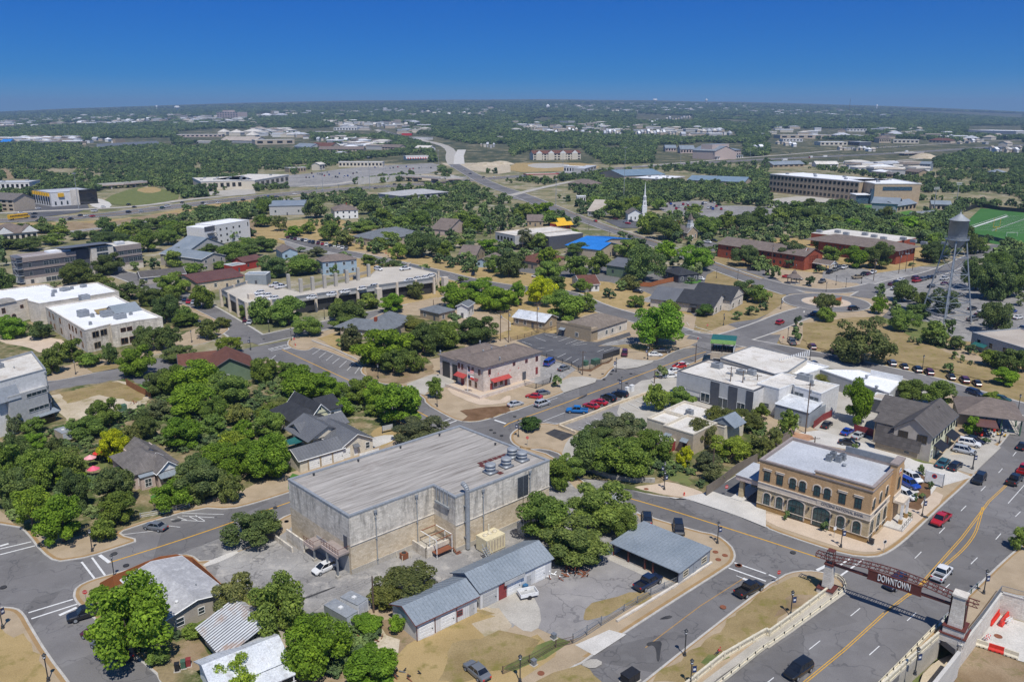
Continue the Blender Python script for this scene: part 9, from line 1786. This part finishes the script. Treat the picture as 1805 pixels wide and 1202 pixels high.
m=MB();m.tube((0,0,0),(0,0,27.3),.32,None,'tower_steel',10);m.build('riser_pipe',e);m=MB();[m.tube(lg(0,z)+Vector((-.2,.5,0)),lg(0,z)+Vector((.4,.5,0)),.02,None,'galv',4)for z in[k*.5 for k in range(1,60)]];m.build('ladder',e)
def mast(t,base,top,lab,head='ring',r=.28):
 bp=t(base)[0];b=GT(*bp)if bp[1]<275 else G(*bp);tp=t(top)[0];h=10
 for k in range(10,160):
  if PX((b.x,b.y,b.z+k*.5))[1]<=tp[1]:h=k*.5;break
 e=empty('light_mast',b,0,lab,'light mast','tall light masts');e['auto']=1 if lab=='tall steel light mast' else 0;m=MB();m.tube((0,0,0),(0,0,h),r,r*.5,'galv',8);m.build('pole',e)
 m=MB()
 if head=='ring':[m.box(1.2*math.cos(i)-.3,1.2*math.cos(i)+.3,1.2*math.sin(i)-.3,1.2*math.sin(i)+.3,-.4,.1,'galv')for i in range(6)];m.tube((0,0,0),(0,0,.3),1.0,None,'galv',8)
 else:m.box(-2.2,2.2,-.2,.2,-.2,.1,'galv');m.box(-2.2,2.2,-.2,.2,-1.4,-1.1,'galv');[m.box(-2+k*.9,-1.5+k*.9,-.5,-.2,z,z+.6,'white_paint')for k in range(5)for z in(-.3,-1.5)]
 m.build('lamp_head',e,loc=(0,0,h))
for t,a_,b_ in((D1,'558,800','543,550'),(D2,'810,665','808,432'),(D2,'478,675','478,505'),(D3,'800,715','805,362'),(D3,'1200,490','1203,325'),(D3,'370,490','371,347'),(D2,'1590,215','1592,155'),(D2,'826,195','826,140'),(D2,'951,200','951,140'),(D2,'445,215','445,160'),(D2,'360,250','360,200'),(D2,'165,225','165,165'),(D3,'1693,435','1694,338'),(D4,'605,262','605,145'),(D4,'490,462','488,362'),(D4,'1220,360','1220,222'),(D2,'435,700','435,640'),(D2,'593,695','594,625'),(D2,'1295,480','1296,385'),(D3,'320,770','322,590'),(D1,'575,362','575,290'),(D1,'967,285','966,222'),(D1,'1248,262','1248,202'),(D1,'1417,258','1416,190'),(D1,'466,325','466,235'),(D1,'493,325','493,235')):mast(t,a_,b_,'tall steel light mast')
mast(D4,'1163,830','1178,648','left floodlight mast of the sports field, beside the grandstand','flood',.35);mast(D4,'1325,775','1332,615','right floodlight mast of the sports field, behind the water tower roof','flood',.35)
b=GT(*D4('553,255')[0]);e=empty('radio_mast',b,0,'tall lattice radio mast on the plain at the upper right','mast');m=MB()
for i in range(3):a=i*2.094;m.tube((2.5*math.cos(a),2.5*math.sin(a),0),(.4*math.cos(a),.4*math.sin(a),105),.35,.2,'galv_dark',4)
for k in range(16):z=6*k+3;r_=2.5-2.1*z/105;m.box(-r_*.6,r_*.6,-r_*.6,r_*.6,z,z+.5,'galv_dark')
m.build('lattice',e);m=MB();[m.lathe([(1.6,z),(1.6,z+2.5)],'white_paint',8)for z in(55,38)];m.build('dishes',e)
gp_=G(*C4('1605,235')[0]);e=empty('goal_post',gp_,.35,'yellow goal posts on the sports field','goal post');m=MB();m.tube((0,0,0),(0,0,3),.15,None,'yellow_paint',6);m.tube((-2.8,0,3),(2.8,0,3),.12,None,'yellow_paint',6);m.tube((-2.8,0,3),(-2.8,0,9),.1,None,'yellow_paint',6);m.tube((2.8,0,3),(2.8,0,9),.1,None,'yellow_paint',6);m.build('frame',e)
gp_=G(*C4('1718,268')[0]);e=empty('football_goal',gp_,.1,'white netted goal near the edge of the sports field','goal');m=MB();[m.tube(a,b,.09,None,'white_paint',5)for a,b in(((-3.6,0,0),(-3.6,0,2.4)),((3.6,0,0),(3.6,0,2.4)),((-3.6,0,2.4),(3.6,0,2.4)),((-3.6,2,0),(3.6,2,0)),((-3.6,2,0),(-3.6,0,2.4)),((3.6,2,0),(3.6,0,2.4)))];m.build('frame',e)
p=G(*T4('640,975')[0],.5);e=empty('flag_pole',p,0,'white flag pole with two flags in front of the fire station','flag pole');m=MB();m.tube((0,0,0),(0,0,7.5),.09,.05,'white_paint',8);m.build('pole',e)
for z,c in((5.9,0),(4.4,1)):
 m=MB();n=8
 def fw(i,k):return(.08+1.7*i/n,.12*math.sin(i*1.3+c),z+1.0*k/6-.06*i)
 for i in range(n):
  for k in range(6):
   mt=('navy_banner' if(i<3 and k>2)else('red_plastic' if k%2 else 'white_paint'))if c==0 else('navy_banner' if i<3 else('white_paint' if k>2 else 'red_plastic'))
   m.face([fw(i,k),fw(i+1,k),fw(i+1,k+1),fw(i,k+1)],mt)
 m.build('flag',e)
for q in('470,825 560,865 630,815 540,775','815,940 905,980 975,930 885,890'):
 struct(MB().prism([(v.x,v.y)for v in gp(T2(q))],.05,.15,'mulch',sides=False).build('planting_bed'))
r_=random.Random(9)
for i,px in enumerate(('385,590','480,530','470,600','560,560','600,590','540,600','430,640','400,560')):
 p=G(*tile(1660,690,4.0)(px)[0],.26)if 0 else G(*T7('%d,%d'%(1340+i*38,640-(i%3)*45))[0],.15);mt=('red_plastic','blue_plastic','yellow_paint','white_paint')[i%4]
 e=empty('patio_table',p,r_.random(),'%s patio table with chairs, number in the row beside the open restaurant'%('red','blue','yellow','white')[i%4],'table','patio tables');e['label']='%s patio table with chairs'%('red','blue','yellow','white')[i%4];e['auto']=1
 m=MB();m.lathe([(.45,.7),(.45,.75)],mt,10);m.tube((0,0,0),(0,0,.7),.05,None,'dark_metal',6);m.build('table',e)
 for k in range(3):a=k*2.1;m=MB();m.obox((.8*math.cos(a),.8*math.sin(a)),.22,.22,.4,.46,a,mt);m.obox((1.0*math.cos(a),1.0*math.sin(a)),.03,.22,.46,.9,a,mt);m.obox((.8*math.cos(a),.8*math.sin(a)),.18,.18,0,.4,a,'dark_metal');m.build('chair',e)
 # PEOPLE
plain('skin',(.38,.22,.15));plain('shirt_red',(.42,.03,.03));plain('cloth_dark',(.03,.032,.04));plain('hair_dark',(.03,.02,.015))
def person(p,ang,joints,lab,shirt,trousers,hair='hair_dark',scale=1.0):
 """one skinned body from joints {name:(x,y,z,r)}; clothing by region"""
 e=empty('person',p,ang,lab,'person');J=joints
 names=list(J);E_=[('pelvis','chest'),('chest','neck'),('neck','head'),('head','crown')]
 for s_ in 'lr':E_+=[('chest','sh'+s_),('sh'+s_,'el'+s_),('el'+s_,'wr'+s_),('wr'+s_,'palm'+s_),('pelvis','hip'+s_),('hip'+s_,'kn'+s_),('kn'+s_,'an'+s_),('an'+s_,'toe'+s_)]
 for s_ in 'lr':
  P=Vector(J['palm'+s_][:3]);W_=Vector(J['wr'+s_][:3]);d=(P-W_).normalized();sd_=d.cross(Vector((0,0,1)));sd_=sd_.normalized()if sd_.length>.1 else Vector((0,1,0))
  for k,(o,l)in enumerate(((-.03,.075),(-.01,.085),(.01,.08),(.03,.06))):n1,n2='f%d%s'%(k,s_),'g%d%s'%(k,s_);a_=P+sd_*o+d*.03;J[n1]=(*(a_+d*l*.5),.009);J[n2]=(*(a_+d*l+Vector((0,0,-.015))),.008);names+=[n1,n2];E_+=[('palm'+s_,n1),(n1,n2)]
  J['th'+s_]=(*(W_+d*.04+sd_*.05),.01);names.append('th'+s_);E_.append(('wr'+s_,'th'+s_))
 me=bpy.data.meshes.new('body');me.from_pydata([J[n][:3]for n in names],[(names.index(a),names.index(b))for a,b in E_],[]);o=bpy.data.objects.new('body',me);link(o)
 md=o.modifiers.new('skin','SKIN');md.use_smooth_shade=True;sv_=me.skin_vertices[0].data
 for i,n in enumerate(names):sv_[i].radius=(J[n][3],J[n][3]);sv_[i].use_root=n=='pelvis'
 sb=o.modifiers.new('sub','SUBSURF');sb.levels=sb.render_levels=1
 bpy.context.view_layer.update();m2=bpy.data.meshes.new_from_object(o.evaluated_get(bpy.context.evaluated_depsgraph_get()));bpy.data.objects.remove(o)
 m2 .materials.clear();[m2 .materials.append(M(q))for q in('skin',shirt,trousers,hair)]
 def near(c,grp):return min((Vector(J[n][:3])-c).length for n in grp)
 for f in m2 .polygons:
  c=f.center;dl={1:near(c,['chest','shl','shr','ell','elr']),2:near(c,['pelvis','hipl','hipr','knl','knr','anl','anr']),0:near(c,['neck','head','crown','wrl','wrr','palml','palmr']),3:near(c,['toel','toer'])}
  f.material_index=min(dl,key=dl.get)
 b=bpy.data.objects.new('body',m2);b.parent=e;link(b)
 m=MB();h=Vector(J['crown'][:3]);hd=Vector(J['head'][:3]);ax=(h-hd).normalized();m.tube(hd+ax*.02-Vector((.03,0,0)),h+ax*.04,.115,.06,hair,10);m.build('hair',e)
 return e
def standing():return{'pelvis':(0,0,.95,.13),'chest':(0,0,1.3,.15),'neck':(0,0,1.5,.055),'head':(.02,0,1.62,.085),'crown':(0,0,1.72,.08),**{k+s:v for s,q in(('l',1),('r',-1))for k,v in{'sh':(0,q*.19,1.42,.06),'el':(-.03,q*.24,1.14,.045),'wr':(.05,q*.25,.9,.032),'palm':(.06,q*.25,.83,.035),'hip':(0,q*.09,.9,.09),'kn':(.03*q,q*.1,.5,.06),'an':(-.05*q,q*.1,.09,.042),'toe':(.12,q*.11,.04,.04)}.items()}}
lying={'pelvis':(0,0,.14,.13),'chest':(-.3,0,.33,.15),'neck':(-.45,0,.52,.055),'head':(-.48,0,.64,.085),'crown':(-.52,0,.73,.08)}
for s_,q in(('l',1),('r',-1)):lying.update({'sh'+s_:(-.38,q*.19,.43,.06),'el'+s_:(-.52,q*.27,.2,.045),'wr'+s_:(-.55,q*.28,.06,.032),'palm'+s_:(-.62,q*.28,.04,.03),'hip'+s_:(.05,q*.1,.13,.09),'kn'+s_:(.42,q*.14,.32 if q>0 else.14,.06),'an'+s_:(.78,q*.14,.08,.042),'toe'+s_:(.86,q*.15,.16,.04)})
person(G(*A3('1093,1048')[0],.14),3.9,lying,'person in a red top and dark trousers reclining on the green patch of the verge','shirt_red','cloth_dark','shirt_red')
person(G(*C1('1160,660')[0],.12),1.0,standing(),'distant person in dark clothes walking near the green tree by the deck','cloth_dark','cloth_dark');person(G(*C1('1076,592')[0],.12),2.0,standing(),'distant person in a red top standing before the charcoal-roofed restaurant','shirt_red','cloth_dark')
p=G(*C4('440,735')[0],.35);e=empty('feature_wall',p,.1,'curved rust-orange wall on the roundabout island behind the trees','wall');m=MB()
for k in range(7):a=-1.1+k*.32;m.obox((0+6*math.sin(a),5-6*math.cos(a)),1.0,.2,0,1.9,a,'cedar')
m.build('wall',e)
p=G(*C4('175,600')[0],.15);e=empty('gazebo',p,0,'small open gazebo with a pointed shingle roof left of the roundabout','gazebo');m=MB();m.lathe([(3.4,3.0),(1.2,4.6),(1.1,5.2),(.05,6.4)],'shingle_taupe',8);m.build('roof',e)
for k in range(8):a=k*math.pi/4;m=MB();m.tube((2.8*math.cos(a),2.8*math.sin(a),0),(2.8*math.cos(a),2.8*math.sin(a),3.1),.13,None,'wood_grey',6);m.build('post',e)
m=MB();m.lathe([(3.0,0),(3.0,.3)],'concrete',8);m.build('floor',e)
# HAZE
m_=bpy.data.materials.new('haze');m_.use_nodes=True;t_=m_.node_tree;t_.nodes.clear();o_=t_.nodes.new('ShaderNodeOutputMaterial');v_=t_.nodes.new('ShaderNodeVolumePrincipled');v_.inputs['Density'].default_value=1.0e-4;v_.inputs['Color'].default_value=(.48,.70,1,1);v_.inputs['Anisotropy'].default_value=.2;t_.links.new(v_.outputs[0],o_.inputs['Volume'])
mb=MB();mb.v=[];MATS['haze']=m_;mb.box(-16000,16000,-300,17500,-620,345,'haze');o=mb.build('haze');o['kind']='stuff'
m_.cycles.homogeneous_volume=True
scene.cycles.volume_bounces=0
# WORDS: one phrase for each thing that was built in numbers
LAND=[(615,860,'stone building'),(1460,880,'bank'),(853,650,'fire station'),(1170,975,'carport'),(1570,1030,'steel arch'),(1330,680,'boarded shop'),(1640,740,'grey-brown house'),(1750,750,'open patio'),(1670,500,'water tower'),(1440,430,'brick school'),(1455,535,'roundabout'),(1525,615,'park lawn'),(1240,530,'black-roofed stone office'),(1060,575,'tan shop'),(960,620,'marked car park'),(600,510,'parking deck'),(600,465,'two-storey blue house'),(190,575,'library'),(60,535,'white-roofed school'),(40,690,'tall white building'),(390,635,'brown-roofed house'),(260,815,'pale pink house'),(580,780,'cream house'),(550,730,'yellow gabled house'),(120,455,'taupe office'),(400,410,'white three-storey block'),(100,345,'yellow-shaded office'),(300,1050,'grey house'),(430,1100,'corrugated-roof house'),(440,1165,'white sheet-roofed house'),(790,1060,'two garages'),(665,580,'long hip-roofed house'),(930,420,'building on stilts'),(1040,425,'blue gable roof'),(1070,485,'brown-roofed cottage'),(1210,410,'small chapel'),(1137,370,'white steeple'),(710,405,'low grey-roofed office'),(610,373,'white two-storey house'),(505,362,'greenish-roofed building'),(1530,335,'tan college block'),(1750,400,'sports field'),(1220,740,'flat stucco restaurant'),(960,250,'hotel'),(1260,270,'campus building'),(1090,320,'blue-roofed school'),(420,320,'tan retail store'),(800,290,'interchange'),(450,170,'pink hospital'),(1740,230,'huge warehouse'),(240,255,'stadium stand'),(540,240,'cream block'),(1480,240,'far shopping row'),(1480,285,'far lorries'),(480,475,'red-sided house'),(1145,490,'green workshop'),(1340,730,'olive trees'),(1760,610,'plain grey warehouse'),(210,860,'garden parasols'),(830,510,'upper street bays'),(1700,1150,'sunken works'),(960,1010,'garage yard'),(1380,1090,'grass verge'),(890,740,'central crossing'),(1690,200,'right skyline'),(100,205,'left skyline'),(1240,200,'centre-right skyline'),(760,215,'climbing avenue')]
ORD=['first','second','third','fourth','fifth','sixth','seventh','eighth','ninth','tenth','eleventh','twelfth']
bpy.context.view_layer.update()
auto=[o for o in LABELLED if o.get('auto')]
sets={}
for o in auto:
 x,y=PX(o.matrix_world.translation);L_=min(LAND,key=lambda l:(l[0]-x)**2+((l[1]-y)*1.7)**2);dx,dy=x-L_[0],y-L_[1]
 rel='right of the' if dx>abs(dy)*1.3 else 'left of the' if-dx>abs(dy)*1.3 else 'in front of the' if dy>0 else 'beyond the'
 if L_[2].endswith('skyline'):rel='below the'
 base=o['label']
 if o['category']=='tree':w=o['pxw'];base=('large ' if w>75 else 'small ' if w<26 else 'medium ')+base+' tree'
 sets.setdefault((base,rel+' '+L_[2]),[]).append((x,y,o))
for(base,wh),L_ in sets.items():
 L_.sort(key=lambda q:q[0]);n=len(L_)
 for i,(x,y,o)in enumerate(L_):
  if n==1:o['label']=base+' '+wh
  elif n==2:o['label']='%s %s, %s of two'%(base,wh,('left','right')[i])
  elif i==0:o['label']='%s %s, leftmost of %d'%(base,wh,n)
  elif i==n-1:o['label']='%s %s, rightmost of %d'%(base,wh,n)
  elif i<12:o['label']='%s %s, %s from left'%(base,wh,ORD[i])
  else:o['label']='%s %s, number %d counting from left'%(base,wh,i+1)
for o in bpy.data.objects:
 for k in('auto','pxw'):
  if k in o:del o[k]
 lb=o.get('label')
 if lb and len(lb.split())>16:print('LONG',len(lb.split()),lb)
 if lb and not o.get('category'):print('NOCAT',lb)
print('OBJECTS',len(bpy.data.objects))
